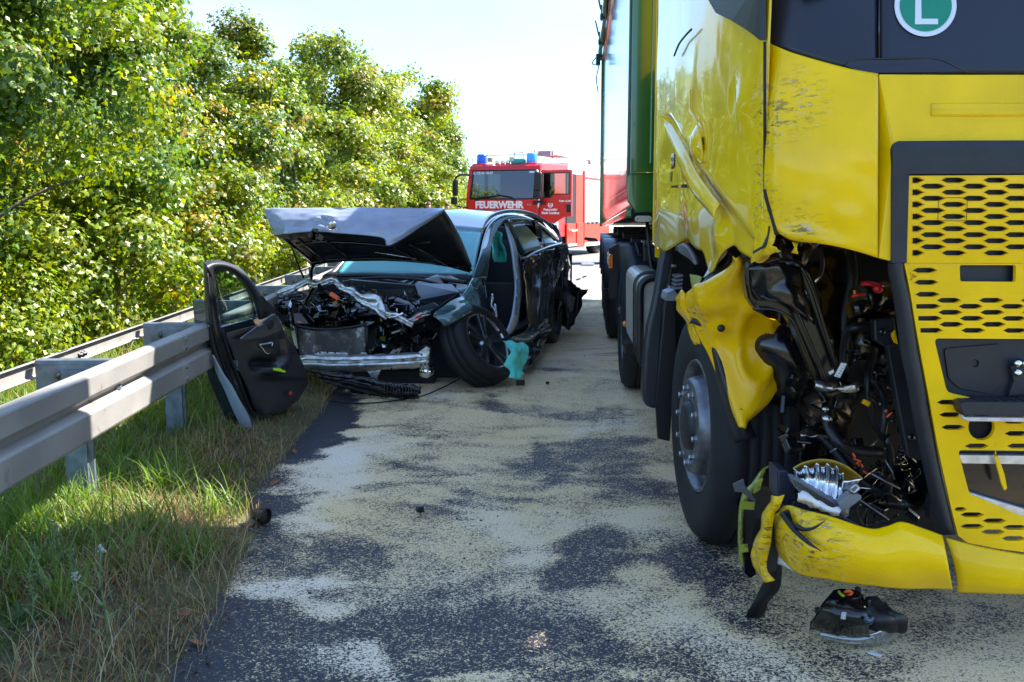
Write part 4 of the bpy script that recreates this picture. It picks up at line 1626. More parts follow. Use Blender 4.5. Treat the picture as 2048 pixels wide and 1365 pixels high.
for k in range(46):
    x0, y0 = rr.uniform(1660, 1830), rr.uniform(700, 1040)
    pts = [W(x0, y0, 3.5 + rr.random() * .3)]
    for j in range(4):
        x0 += rr.uniform(-32, 34)
        y0 += rr.uniform(-18, 34)
        pts.append(W(min(x0, 1850), min(y0, 1055), 3.45 + rr.random() * .3))
    mb.tube(spline(pts, 4), rr.choice((.0025, .004, .006)), 5)
mb.obj('engine_cable', M['gloss_black'], T, split=True)
mb = MB()
for (x0, y0, x1, y1, Yd) in [(1743, 948, 1800, 978, 3.35), (1560, 640, 1600, 610, 3.9), (1690, 880, 1660, 905, 3.5), (1770, 920, 1790, 960, 3.5), (1720, 1000, 1778, 1040, 3.35), (1600, 700, 1625, 690, 3.9), (1715, 905, 1755, 880, 3.5)]:
    mb.tube([W(x0, y0, Yd), W((x0 + x1) / 2 + 3, (y0 + y1) / 2 + 2, Yd - .01), W(x1, y1, Yd)], .0028, 5)
mb.obj('snapped_rod', mat('dull_steel', (.30, .33, .38), .35, .8, var=.2), T, split=True)
mb = MB()
rr = random.Random(9)
for k in range(44):
    x0, y0 = rr.uniform(1560, 1840), rr.uniform(640, 1040)
    q = Matrix.Rotation(rr.uniform(0, 3), 3, 'Z') @ Matrix.Rotation(rr.uniform(0, 3), 3, 'X')
    mb.box(W(x0, y0, 3.55 + rr.random() * .4), (rr.uniform(.015, .07), rr.uniform(.01, .05), rr.uniform(.02, .08)), q)
mb.obj('broken_mounting', M['gloss_black'], T, bevel=.005, split=True)
mb = MB()
mb.prism([W(x, y, 3.5) for x, y in ((1748, 640), (1790, 636), (1796, 690), (1770, 695), (1750, 682))], (0, .05, 0))
mb.prism([W(x, y, 3.42) for x, y in ((1775, 690), (1800, 690), (1826, 800), (1852, 900), (1842, 922), (1815, 915), (1795, 810))], (0, .04, 0))
mb.prism([W(x, y, 3.42) for x, y in ((1862, 1000), (1880, 1000), (1880, 1065), (1858, 1040))], (0, .04, 0))
mb.obj('grey_bracket', mat('grey_bracket', (.018, .020, .026), .4, var=.25, dirt=(.12, .11, .1), dirt_amt=.15), T, bevel=.006, split=True)
mb = MB()
mb.lathe([(0, -.004), (.012, -.004), (.014, .004)], W(1823, 876, 3.41), (0, 1, 0), 12)
mb.lathe([(0, -.004), (.010, -.004), (.012, .004)], W(1765, 664, 3.49), (0, 1, 0), 12)
mb.lathe([(0, -.004), (.010, -.004), (.012, .004)], W(1786, 668, 3.49), (0, 1, 0), 12)
mb.obj('bracket_bolt', M['gloss_black'], T, split=True)
# black cylinder unit with red clamp
mb = MB()
mb.tube([W(1718, 600, 3.55), W(1768, 590, 3.6)], .055, 16)
mb.tube([W(1700, 620, 3.5), W(1735, 612, 3.52)], .03, 12)
mb.obj('steering_cylinder', M['gloss_black'], T, split=True)
rows = [[W(x, y - 4, Yd), W(x + 1, y + 4, Yd - .01)] for x, y, Yd in ((1722, 569, 3.5), (1735, 567, 3.48), (1748, 570, 3.48), (1758, 573, 3.48))]
patch('red_clamp', rows, M['redp'], T, .008, 4, 2)
mb = MB()
mb.lathe([(0, -.01), (.013, -.01), (.017, 0), (.017, .01)], W(1757, 578, 3.475), (0, 1, 0), 14)
mb.tube(spline([W(1704, 594, 3.46), W(1716, 590, 3.45), W(1730, 590, 3.46)], 3), .0055, 6)
mb.obj('red_clamp_end', M['redp'], T)
mb = MB()
mb.tube([W(1709, 581, 3.46), W(1710, 592, 3.46)], .005, 6)
mb.obj('orange_clip', mat('clip_orange', (.75, .28, .01), .5), T)
mb = MB()
mb.prism([W(x, y, 3.4) for x, y in ((1669, 753), (1683, 726), (1694, 728), (1680, 756))], (0, .004, 0))
mb.prism([W(x, y, 3.4) for x, y in ((1657, 745), (1667, 740), (1668, 745), (1660, 750))], (0, .004, 0))
mb.obj('paper_label', M['label'], T)
mb = MB()
for k in range(5):
    mb.tube([W(1673 + k * 3.6 - 1.5 + .5, 751 - k * 4.8, 3.398), W(1679 + k * 2.6, 753.5 - k * 5.0, 3.398)], .0008, 4)
mb.obj('label_print', M['black'], T)
rows = [[W(x, y0, 3.42), W(x + 2, (y0 + y1) / 2, 3.39), W(x, y1, 3.43)] for x, y0, y1 in ((1629, 764, 776), (1645, 768, 782), (1665, 772, 784), (1690, 774, 783), (1716, 774, 779))]
patch('bent_tinplate', rows, M['steel'], T, .004, 4, 4, crumple=.014, crumple_scale=16)
rows = [[W(x, y0, 3.6), W(x + 2, y1, 3.55)] for x, y0, y1 in ((1600, 868, 872), (1612, 858, 873), (1630, 860, 873), (1656, 868, 874))]
patch('bent_tinplate', rows, M['steel'], T, .004, 4, 4, crumple=.010, crumple_scale=16)
mb = MB()
mb.tube([W(1647, 842, 3.45), W(1660, 834, 3.45)], .014, 10)
mb.tube([W(1646, 822, 3.46), W(1655, 816, 3.46)], .010, 10)
mb.obj('pipe_clamp', M['steel'], T, split=True)
mb = MB()
mb.box(W(1732, 806, 3.45), (.025, .02, .018), Matrix.Rotation(.5, 3, 'Y'))
mb.prism([W(x, y, 3.38) for x, y in ((1783, 672), (1790, 660), (1797, 690), (1789, 686))], (0, .01, 0))
mb.obj('yellow_connector', Y_INNER, T, bevel=.003, split=True)
mb = MB()
rr = random.Random(3)
for (x, y) in ((1774, 820), (1781, 827), (1708, 918), (1716, 922), (1722, 928), (1712, 928), (1728, 945), (1705, 907)):
    mb.tube([W(x, y, 3.42), W(x + rr.uniform(-7, 9), y + rr.uniform(-3, 7), 3.42), W(x + rr.uniform(-8, 10), y + rr.uniform(-2, 10), 3.42)], .0035, 5)
mb.obj('orange_cable', M['orange'], T, split=True)

# smashed headlamp reflector
HL = thing('broken_headlamp', 'smashed chrome ribbed headlamp reflector resting on the torn yellow bumper', 'headlamp', W(1650, 990, 3.2))
rt = [(1588, 938), (1610, 931), (1634, 926), (1655, 926), (1674, 931), (1686, 946)]
rb = [(1588, 968), (1612, 976), (1630, 985), (1650, 993), (1668, 1001), (1680, 1008)]
cols = []
for i in range(6):
    cols.append((rt[i], rb[i], -.035))
    if i < 5:
        cols.append((((rt[i][0] * .45 + rt[i + 1][0] * .55), (rt[i][1] + rt[i + 1][1]) / 2 + 9), (((rb[i][0] + rb[i + 1][0]) / 2), (rb[i][1] + rb[i + 1][1]) / 2), .02))
rows = []
for k in range(4):
    f = k / 3
    bow = .03 * math.sin(f * math.pi)
    rows.append([W(a[0] + (b[0] - a[0]) * f + 3 * math.sin(f * 3), a[1] + (b[1] - a[1]) * f, 3.2 + o * (1 - .4 * f) + bow) for a, b, o in cols])
patch('ribbed_reflector', rows, M['chrome'], HL, .003, 5, 3, linear=False)
rows = []
for a, b in zip([(1586, 937), (1604, 927), (1625, 921), (1645, 919), (1668, 922), (1690, 931), (1708, 943), (1725, 957)], [(1590, 960), (1608, 962), (1628, 968), (1645, 972), (1662, 976), (1676, 978), (1690, 980), (1700, 976)]):
    rows.append([W(a[0], a[1], 3.22), W((a[0] + b[0]) / 2, (a[1] + b[1]) / 2, 3.30), W(b[0], b[1], 3.30)])
patch('amber_bowl', rows, mat('amber_bowl', (.32, .20, .015), .12, coat=.8, var=.25, var_scale=30), HL, .004, 4, 4)
rows = [[W(1686, 962, 3.18), W(1704, 962, 3.16), W(1725, 957, 3.17)], [W(1684, 976, 3.18), W(1698, 974, 3.17), W(1710, 970, 3.17)], [W(1682, 995, 3.19), W(1688, 990, 3.18), W(1693, 984, 3.18)]]
patch('reflector_wing', rows, M['chrome'], HL, .003, 4, 4, dent=.004, dent_scale=30)
mb = MB()
for k in range(15):
    f = k / 14
    x, y = 1584 + 88 * f, 958 + 52 * f
    mb.prism([W(x, y, 3.13), W(x + 3, y + 1, 3.13), W(x + 10, y + 16, 3.16), W(x + 6, y + 17, 3.16)], (0, .02, 0))
mb.prism([W(x, y, 3.16) for x, y in ((1583, 956), (1592, 956), (1676, 1004), (1690, 1008), (1680, 1024), (1600, 986), (1588, 970))], (0, .05, 0))
mb.obj('finned_housing', mat('lamp_grey', (.14, .15, .165), .45, var=.2), HL, bevel=.001)
mb = MB()
mb.prism([W(x, y, 3.13) for x, y in ((1676, 1008), (1700, 988), (1722, 990), (1724, 998), (1712, 1008), (1700, 1016), (1698, 1032), (1690, 1038), (1682, 1028))], (0, .04, 0))
mb.prism([W(x, y, 3.12) for x, y in ((1700, 978), (1716, 968), (1722, 980), (1710, 988), (1700, 986))], (0, .03, 0))
mb.obj('lamp_bracket', mat('lamp_grey2', (.16, .17, .18), .4, var=.3, dirt=(.5, .5, .5), dirt_amt=.2, dirt_scale=60), HL, bevel=.004)
mb = MB()
mb.tube([W(1700, 980, 3.11), W(1710, 970, 3.11), W(1718, 976, 3.11), W(1708, 986, 3.11), W(1700, 980, 3.11)], .003, 6)
mb.tube([W(1720, 976, 3.12), W(1742, 978, 3.12)], .002, 5)
mb.prism([W(x, y, 3.115) for x, y in ((1687, 1022), (1695, 1020), (1696, 1031), (1689, 1033))], (0, .003, 0))
mb.obj('lamp_clip', M['steel'], HL, split=True)
rows = [[W(x0, y0, 3.10), W((x0 + x1) / 2, (y0 + y1) / 2, 3.07), W(x1, y1, 3.11)] for x0, y0, x1, y1 in ((1598, 988, 1594, 1002), (1606, 984, 1604, 1006), (1622, 992, 1622, 1012), (1636, 1004, 1640, 1018), (1650, 1013, 1655, 1023), (1670, 1016, 1668, 1030), (1682, 1020, 1676, 1034))]
patch('ceramic_shield', rows, M['whiteplastic'], HL, .008, 5, 4, crumple=.012, crumple_scale=20)
mb = MB()
mb.prism([W(x, y, 3.24) for x, y in ((1555, 940), (1575, 942), (1588, 965), (1592, 1005), (1570, 1015), (1556, 1000))], (0, .12, 0))
mb.prism([W(x, y, 3.2) for x, y in ((1586, 1003), (1690, 1035), (1720, 1050), (1700, 1060), (1590, 1030))], (0, .15, 0))
mb.obj('lamp_box', mat('lamp_blueblack', (.012, .018, .04), .35, var=.3), HL, bevel=.006)

# ---- cab side
def px_col(px, Yd):
    p = W(px, HY, Yd)
    return p.x, p.y


scol = [(1308, 5.38, 488), (1326, 5.0, 503), (1345, 4.66, 489), (1362, 4.40, 480), (1381, 4.16, 497), (1395, 4.02, 506), (1409, 3.90, 546), (1428, 3.76, 518), (1450, 3.63, 492), (1468, 3.54, 504), (1488, 3.45, 516), (1508, 3.365, 527), (1528, 3.295, 512)]
zt = [3.72, 3.2, 2.6]
rows = []
for z in zt:
    rows.append([Vector((*px_col(px_, Yd), z)) for px_, Yd, b in scol])
for k in range(13):
    f = k / 12
    rr_ = []
    for px_, Yd, b in scol:
        top = W(px_, 0, Yd).z
        botz = W(px_, b, Yd).z
        x_, y_ = px_col(px_, Yd)
        rr_.append(Vector((x_, y_, top + (botz - top) * f)))
    rows.append(rr_)
CRX = [1300, 1340, 1352, 1365, 1395, 1445, 1500, 1545]
CRY = [225, 240, 262, 290, 350, 425, 492, 545]


def side_fn(p, u, v):
    qx, qy = project(np.array([p.x]), np.array([p.y]), p.z)
    qx, qy = float(qx[0]), float(qy[0])
    yl = float(np.interp(qx, CRX, CRY))
    w = float(np.interp(qx, [1335, 1390, 1450, 1530], [10, 30, 40, 30]))
    t = max(0, min(1, (qy - yl + w) / w))
    h = .030 * t * t * (3 - 2 * t) * float(np.interp(qx, [1318, 1345], [0, 1]))
    # handle recess
    e = ((qx - 1398) / 9.5) ** 2 + ((qy - 288) / 34) ** 2
    h -= .028 * max(0, 1 - e) ** .5 if e < 1 else 0
    # impact dents near the front edge
    h -= .020 * math.exp(-(((qx - 1490) / 20) ** 2 + ((qy - 215) / 50) ** 2))
    h += .010 * math.exp(-(((qx - 1470) / 9) ** 2 + ((qy - 200) / 38) ** 2))
    h -= .022 * math.exp(-(((qx - 1428) / 12) ** 2 + ((qy - 470) / 40) ** 2))
    h -= .014 * math.exp(-(((qx - 1370) / 9) ** 2 + ((qy - 440) / 34) ** 2))
    h += .0030 * mnoise.noise(p * 4.0) + .005 * mnoise.noise(p * 11) * max(0, min(1, (qy - 430) / 60)) * max(0, min(1, (qx - 1400) / 30))
    return -h


patch('cab_side', rows, Y_SIDE, T, .006, 6, 8, fn=side_fn)
# torn lower front corner of the side
rows = [[W(*p) for p in r] for r in [
    [(1529, 372, 3.29), (1534, 395, 3.27), (1544, 425, 3.24)],
    [(1524, 430, 3.30), (1540, 440, 3.25), (1551, 459, 3.22)],
    [(1512, 480, 3.34), (1532, 480, 3.26), (1545, 487, 3.22)],
    [(1504, 515, 3.36), (1522, 505, 3.27), (1544, 492, 3.20)],
    [(1503, 527, 3.37), (1530, 513, 3.27), (1566, 501, 3.14)]]]
patch('torn_corner', rows, Y_FRONT, T, .004, 5, 5, crumple=.010, crumple_scale=14)
mb = MB()
mb.tube([W(1529.5, 84, 3.285), W(1529.5, 380, 3.285)], .005, 6)
mb.tube(spline([W(1529, 380, 3.27), W(1536, 410, 3.25), W(1545, 440, 3.23), W(1553, 470, 3.21)], 3), .006, 6)
mb.obj('door_gap', M['interior'], T)
mb = MB()
mb.prism([W(x, y, 3.26) for x, y in ((1541, 455), (1537, 452), (1534, 470), (1524, 492), (1506, 502), (1505, 508), (1519, 500), (1530, 494), (1540, 478))], (0, -.012, 0))
mb.obj('paint_tear', M['black'], T)
# yellow shred dangling
rows = [[W(*p) for p in r] for r in [[(1584, 484, 3.2), (1598, 484, 3.2)], [(1588, 495, 3.19), (1594, 495, 3.18)], [(1582, 506, 3.2), (1597, 508, 3.18)]]]
patch('paint_shred', rows, Y_FRONT, T, .003, 4, 4, crumple=.006, crumple_scale=30)


def side_plate(name, pts, m, dep=.008, out=.03, bevel=0):
    """plate lying on the door: points (px, py) on the side surface"""
    def sy(px_):
        return float(np.interp(px_, [c[0] for c in scol], [c[1] for c in scol]))
    ps = [W(x, y, sy(x)) - TN * out for x, y in pts]
    mb = MB()
    mb.prism(ps, TN * dep)
    return mb.obj(name, m, T, bevel=bevel)


side_plate('window_surround', [(1424, -40), (1424, 2), (1438, 26), (1470, 42), (1500, 60), (1516, 72), (1527, 81), (1527, -40)], M['navy'], .02, .012)
# character crease strip, catches the sky
rows = []
for x, y0, y1 in ((1343, 246, 250), (1352, 256, 275), (1362, 272, 300), (1378, 300, 340), (1400, 345, 385), (1425, 380, 415), (1447, 408, 440)):
    Yd = float(np.interp(x, [c[0] for c in scol], [c[1] for c in scol]))
    rows.append([W(x + 5, y0, Yd) - TN * .022, W(x, (y0 + y1) / 2, Yd) - TN * .03, W(x - 4, y1, Yd) - TN * .022])
patch('crease_strip', rows, Y_SIDE, T, .004, 4, 4)
# door handle bar
rows = []
for x, y in ((1386, 272), (1392, 282), (1400, 290), (1408, 293)):
    Yd = float(np.interp(x, [c[0] for c in scol], [c[1] for c in scol]))
    rows.append([W(x, y - 2, Yd) - TN * .004, W(x, y + 3, Yd) - TN * .014, W(x, y + 9, Yd) - TN * .008])
patch('door_handle', rows, Y_SIDE, T, .008, 4, 4)
mb = MB()
Yd = 4.0
def sd(x, y, out):
    return W(x, y, float(np.interp(x, [c[0] for c in scol], [c[1] for c in scol]))) - TN * out


mb.prism([sd(x, y, .004) for x, y in ((1392, 266), (1403, 280), (1397, 284), (1403, 291), (1408, 289), (1406, 276), (1394, 260))], TN * .003)
mb.obj('handle_gap_shade', M['interior'], T)  # dark plate paints the shadow in the gap behind the handle
mb = MB()
mb.tube(spline([sd(1383, 180, .006), sd(1384, 215, .008), sd(1388, 226, .010), (sd(1398, 242, .012)), sd(1405, 262, .012), sd(1408, 290, .010), sd(1409, 322, .008), sd(1402, 322, .006), sd(1392, 308, .006)], 5), .0045, 6)
mb.obj('handle_recess_edge', Y_SIDE, T)
side_plate('black_slot', [(1344, 372), (1374, 369), (1374, 376), (1346, 376)], M['interior'], .006, .006)
side_plate('amber_marker', [(1361, 370.5), (1366, 370), (1366, 375), (1361, 375)], M['amber'], .006, .010)
# dark model letters on the rear of the cab side
tm = text_mesh('model_letters', '570', .085, M['gloss_black'], .003, .004)
o = put('model_letters', tm, T, True)
p = W(1350.5, 324, 4.57) - TN * .01
Zm = Vector((0, 0, 1))
Xm = -TA
Nm = Xm.cross(Zm)
o.matrix_local = Matrix.Translation(p - root_of(T)) @ Matrix((Xm, Zm, Nm)).transposed().to_4x4()
side_plate('badge_bar', [(1343, 345), (1347, 343), (1346, 362), (1343, 365)], M['gloss_black'], .004, .008)
# hairline arc scratch-like seam of the rear window
mb = MB()
mb.tube(spline([W(1352, 112, 4.55) - TN * .008, W(1362, 88, 4.40) - TN * .008, W(1376, 70, 4.21) - TN * .008, W(1387, 59, 4.1) - TN * .008], 4), .0045, 5)
mb.obj('arc_seam', M['dirtyblack'], T)
# cab rear fairing at the far left edge
mb = MB()
p0 = Vector((*px_col(1308, 5.38), 0))
mb.prism([Vector((p0.x, p0.y, z)) for z in (0, )] and [Vector((p0.x, p0.y, 3.7)), Vector((p0.x, p0.y, 1.27)), Vector((p0.x, p0.y, 1.27)) + TN * 2.4, Vector((p0.x, p0.y, 3.7)) + TN * 2.4], -TA * .04)
mb.obj('cab_rear_wall', Y_SIDE, T)
rows = []
for z in (3.72, 3.0, 2.2, 1.6, W(1305, 486, 5.42).z):
    a_ = Vector((*px_col(1306, 5.42), z))
    rows.append([a_ + TN * .12 + TA * .02, a_ + TN * .015 + TA * .012, a_ - TA * .05 - TN * .002])
patch('rear_edge', rows, Y_SIDE, T, .006, 4, 4)
mb = MB()
mb.prism([W(x, y, 5.3) for x, y in ((1311, 490), (1326, 503), (1326, 521), (1310, 514))], TA * .03)
mb.obj('lower_fairing', Y_SIDE, T)
# upper cab: roof, windscreen, visor, far side wall
def tp(a, b, z):
    """truck frame: a across from the near side, b back from the front, z up"""
    q = FR(1783, 600)
    base = Vector((q.x, q.y, 0)) - TN * .40
    return base + TN * a + TA * b + Vector((0, 0, z))


mb = MB()
mb.prism([tp(.14, .0 + .16, 2.15), tp(2.40, .16, 2.15), tp(2.34, .44, 3.2), tp(.20, .44, 3.2)], TA * .012)
mb.obj('windscreen', M['truckglass'], T)
rows = [[tp(a, b, z) for a in (.02, .1, .7, 1.27, 1.9, 2.44, 2.5)] for b, z in ((.44, 3.2), (.42, 3.45), (.6, 3.7), (1.2, 3.82), (2.28, 3.86))]
patch('cab_roof', rows, Y_FRONT, T, .01, 4, 3)
mb = MB()
mb.prism([tp(2.54, .1, .9), tp(2.54, 2.28, 1.2), tp(2.54, 2.28, 3.86), tp(2.54, .5, 3.7), tp(2.54, .12, 2.2)], -TN * .03)
mb.obj('far_cab_side', Y_SIDE, T)
mb = MB()
mb.prism([tp(.12, .15, 2.12), tp(.2, .15, 2.12), tp(.26, .46, 3.22), tp(.14, .46, 3.22)], TA * .05)
mb.prism([tp(2.34, .15, 2.12), tp(2.42, .15, 2.12), tp(2.40, .46, 3.22), tp(2.28, .46, 3.22)], TA * .05)
mb.prism([tp(.15, .22, 3.22), tp(2.39, .22, 3.22), tp(2.39, .46, 3.38), tp(.15, .46, 3.38)], TA * .03)
mb.obj('windscreen_pillar', M['navy'], T, bevel=.01, split=True)
mb = MB()
mb.prism([tp(-.10, .62, 2.35), tp(-.10, 1.55, 2.35), tp(-.10, 1.55, 3.1), tp(-.10, .75, 3.1)], TN * .012)
mb.obj('side_window', M['truckglass'], T)
mb = MB()
for a in (.5, 1.3, 2.0):
    mb.tube(spline([tp(a, .10, 2.2), tp(a + .25, .12, 2.35), tp(a + .5, .16, 2.5)], 4), .008, 6)
mb.obj('wiper', M['black'], T, split=True)
# dashboard and seat rest inside
mb = MB()
mb.box(tp(1.27, .55, 2.1), (2.2, .5, .25), Matrix.Rotation(-R(2.9), 3, 'Z'))
mb.box(tp(.65, 1.35, 2.3), (.5, .2, .9), Matrix.Rotation(-R(2.9), 3, 'Z'))
mb.box(tp(1.85, 1.35, 2.3), (.5, .2, .9), Matrix.Rotation(-R(2.9), 3, 'Z'))
mb.obj('cab_interior', M['interior'], T, bevel=.04, split=True)

# ---- inner corner panel, bent yellow
rws = [(512, 1466, 1478, 3.62, 3.60), (528, 1462, 1489, 3.66, 3.6), (548, 1436, 1491, 3.76, 3.62), (568, 1406, 1492, 3.86, 3.64), (588, 1372, 1494, 3.98, 3.66), (612, 1366, 1506, 4.0, 3.68), (638, 1384, 1550, 3.96, 3.74),
       (670, 1396, 1578, 3.93, 3.82), (706, 1416, 1587, 3.90, 3.84), (750, 1434, 1568, 3.86, 3.82), (800, 1454, 1542, 3.8, 3.78), (830, 1466, 1515, 3.77, 3.75), (852, 1477, 1490, 3.75, 3.74)]
rows = []
for y, a, b, Ya, Yb in rws:
    rows.append([W(a + (b - a) * f, y + 4 * math.sin(f * 3), Ya + (Yb - Ya) * f - .07 * math.sin(f * math.pi) ** .8) for f in (0, .12, .3, .5, .7, .88, 1)])


def inner_fn(p, u, v):
    qx, qy = project(np.array([p.x]), np.array([p.y]), p.z)
    qx, qy = float(qx[0]), float(qy[0])
    e = math.hypot((qx - 1512) / 34, (qy - 690) / 78)
    h = .022 * math.exp(-((e - 1) / .22) ** 2) - .012 * max(0, 1 - e)
    h += .02 * math.exp(-(((qx - 1442) / 14) ** 2 + ((qy - 657) / 14) ** 2))
    t = (qx - (1405 + (qy - 600) * .32)) / 9
    h += .014 * math.exp(-t * t)
    h += .01 * mnoise.noise(p * 5)
    return h


patch('bent_inner_panel', rows, Y_INNER, T, .004, 6, 6, fn=inner_fn)
mb = MB()
mb.lathe([(0, -.012), (.013, -.012), (.015, 0)], W(1442, 657, 3.80), (0, 1, 0), 12)
mb.lathe([(0, -.022), (.014, -.022), (.020, -.004), (.020, .01)], W(1482, 823, 3.73), (.2, 1, 0), 8)
mb.obj('panel_plug', M['black'], T, split=True)
rows = [[W(*p) for p in r] for r in [[(1438, 489, 3.86), (1452, 497, 3.84)], [(1430, 510, 3.88), (1450, 512, 3.84)], [(1418, 535, 3.92), (1436, 528, 3.88)], [(1408, 556, 3.96), (1414, 552, 3.94)]]]
patch('white_shard', rows, M['whiteplastic'], T, .006, 4, 4, crumple=.01, crumple_scale=14)
rows = [[W(*p) for p in r] for r in [[(1380, 549, 4.0), (1394, 551, 3.98), (1404, 554, 3.96)], [(1383, 568, 4.0), (1392, 570, 3.98), (1400, 568, 3.96)], [(1388, 586, 4.0), (1391, 586, 3.99), (1394, 582, 3.98)]]]
patch('green_shard', rows, mat('dirty_yellow_green', (.22, .24, .05), .5, var=.3, dirt=(.04, .05, .03), dirt_amt=.35, dirt_scale=30), T, .005, 4, 4)
rows = [[W(*p) for p in r] for r in [[(1352, 596, 4.05), (1362, 580, 4.0), (1373, 588, 3.98)], [(1358, 618, 4.05), (1366, 620, 3.98), (1376, 622, 3.97)], [(1374, 650, 4.03), (1382, 650, 3.96), (1392, 655, 3.95)], [(1392, 690, 3.99), (1398, 688, 3.94), (1402, 690, 3.93)]]]
patch('torn_flange', rows, Y_INNER, T, .004, 6, 5, crumple=.012, crumple_scale=14)
rows = [[W(*p) for p in r] for r in [[(1448, 500, 3.9), (1462, 512, 3.84)], [(1428, 535, 3.93), (1452, 533, 3.84)], [(1405, 570, 3.97), (1420, 560, 3.9)], [(1394, 588, 3.99), (1400, 584, 3.94)]]]
patch('rubber_lip', rows, M['black'], T, .012, 5, 4)
rows = []
for (x, y, w_, Yd) in [(1380, 640, 10, 3.96), (1392, 646, 16, 3.94), (1412, 668, 18, 3.92), (1426, 706, 18, 3.88), (1438, 750, 20, 3.84), (1452, 800, 26, 3.8), (1468, 850, 30, 3.77), (1478, 880, 34, 3.77)]:
    rows.append([W(x - w_ * .2, y + 6, Yd + .03), W(x + w_ * .4, y, Yd - .03), W(x + w_, y - 4, Yd + .01)])
patch('arch_rubber', rows, M['black'], T, .01, 4, 4)
# silver-grey step bracket behind the wing
rows = [[W(*p) for p in r] for r in [[(1356, 492, 4.45), (1366, 487, 4.42), (1378, 495, 4.36)], [(1360, 502, 4.45), (1374, 505, 4.4), (1390, 515, 4.3)], [(1380, 512, 4.4), (1388, 522, 4.35), (1394, 530, 4.28)]]]
patch('step_bracket', rows, mat('grey_cast', (.14, .145, .16), .4, .4, var=.3), T, .02, 4, 4)
mb = MB()
for k, (x0, x1, y) in enumerate(((1352, 1366, 552), (1351, 1366, 560), (1350, 1365, 568), (1349, 1365, 576))):
    mb.prism([W(x0, y, 4.9), W(x1, y - 2, 4.9), W(x1, y + 2, 4.9), W(x0, y + 4, 4.9)], (0, .12, 0))
mb.prism([W(x, y, 4.7) for x, y in ((1331, 598), (1334, 586), (1348, 580), (1356, 590), (1356, 602), (1332, 602))], (0, .15, 0))
mb.obj('alu_step', mat('step_alu', (.30, .31, .36), .4, .6, var=.2), T, split=True)

# ---- wheels
def wheel(name, c, axis, r=.52, w=.30, parent=None, label=None, hub_out=.035, bolts=10, twin=False, rim=True):
    """axis points outwards; c is the middle of the outer sidewall"""
    root = bpy.data.objects.new(name, None)
    COL.objects.link(root)
    root.parent = parent
    root.location = -root_of(parent)
    ax = Vector(axis).normalized()
    prof = [(.56 * r, -.02), (.575 * r, .004), (.66 * r, .018), (.80 * r, .024), (.92 * r, .012), (.965 * r, -.012), (.99 * r, -.035), (r, -.05)]
    tread = []
    ng = 4
    g0, g1 = -.05, -(w - .05)
    for k in range(ng):
        a = g0 + (g1 - g0) * (k + .8) / (ng + .6)
        tread += [(r, a), (r - .013, a - .003), (r - .013, a - .011), (r, a - .014)]
    prof = prof + tread + [(r, g1), (.97 * r, -w + .01), (.85 * r, -w - .01), (.66 * r, -w), (.56 * r, -w + .03)]
    mb = MB()
    mb.lathe(prof, c, ax, 72)
    if twin:
        mb.lathe([(a, b - w - .05) for a, b in prof], c, ax, 48)
    # sipes on the shoulder
    o = mb.obj('tyre', M['rubber'], root)
    o.location = (0, 0, 0)
    if rim:
        mb = MB()
        q = r / .52
        mb.lathe([(.30 * q, -.02), (.292 * q, .008), (.283 * q, .004), (.272 * q, -.04), (.262 * q, -.10), (.23 * q, -.10), (.218 * q, hub_out - .03), (.208 * q, hub_out - .006), (.198 * q, hub_out), (.13 * q, hub_out), (.122 * q, hub_out - .02), (.112 * q, hub_out - .02)], c, ax, 56)
        o = mb.obj('rim', mat('worn_rim', (.17, .175, .19), .38, .8, var=.3, var_scale=22, dirt=(.05, .045, .04), dirt_amt=.3, dirt_scale=30), root)
        o.location = (0, 0, 0)
        mb = MB()
        mb.lathe([(.112 * q, hub_out - .022), (.105 * q, hub_out + .012), (.08 * q, hub_out + .022), (0, hub_out + .024)], c, ax, 32)
        o = mb.obj('hub_cap', M['gloss_black'] if False else M['dirtyblack'], root)
        o.location = (0, 0, 0)
        u = ax.orthogonal().normalized()
        v = ax.cross(u)
        for k in range(bolts):
            a = 2 * math.pi * k / bolts
            mb = MB()
            mb.lathe([(.018 * q, hub_out - .002), (.018 * q, hub_out + .004), (.013 * q, hub_out + .006), (.013 * q, hub_out + .019), (.009 * q, hub_out + .022), (0, hub_out + .022)],
                     Vector(c) + (u * math.cos(a) + v * math.sin(a)) * .165 * q, ax, 6, smooth=False)
            o = mb.obj('wheel_nut', mat('nut_steel', (.42, .43, .46), .35, .9, var=.2), root)
            o.location = (0, 0, 0)
    return root


phi = R(-2.5)
wheel('front_wheel', W(1392, 851, 4.35), (-math.cos(phi), math.sin(phi), 0), .522, .31, T)
wheel('front_wheel', W(1392, 851, 4.35) + TN * 2.35, (math.cos(phi), -math.sin(phi), 0), .522, .31, T)
dw = W(1247, 651, 8.05)
dw.z = .52
wheel('drive_wheel', dw, -TN, .52, .28, T, hub_out=-.08, twin=True)
wheel('drive_wheel', dw + TN * 2.45, TN, .52, .28, T, hub_out=-.08, twin=True)
# mudguards
def fender(name, c, r0, w0, w1, a0, a1, m, th=.02):
    mb = MB()
    n = 22
    vs = []
    for k in range(n + 1):
        a = a0 + (a1 - a0) * k / n
        d = -TA * math.cos(a) + Vector((0, 0, math.sin(a)))
        for (rr2, ww) in ((r0 - .05, w0), (r0, w0 + .01), (r0 + .015, w0 + .05), (r0 + .012, (w0 + w1) / 2), (r0 + .015, w1 - .05), (r0, w1)):
            vs.append(c + d * rr2 + TN * ww)
    fs = [(k * 6 + j, k * 6 + j + 1, (k + 1) * 6 + j + 1, (k + 1) * 6 + j) for k in range(n) for j in range(5)]
    mb.add(vs, fs, True)
    o = mb.obj(name, m, T)
    s = o.modifiers.new('t', 'SOLIDIFY')
    s.thickness = th
    return o


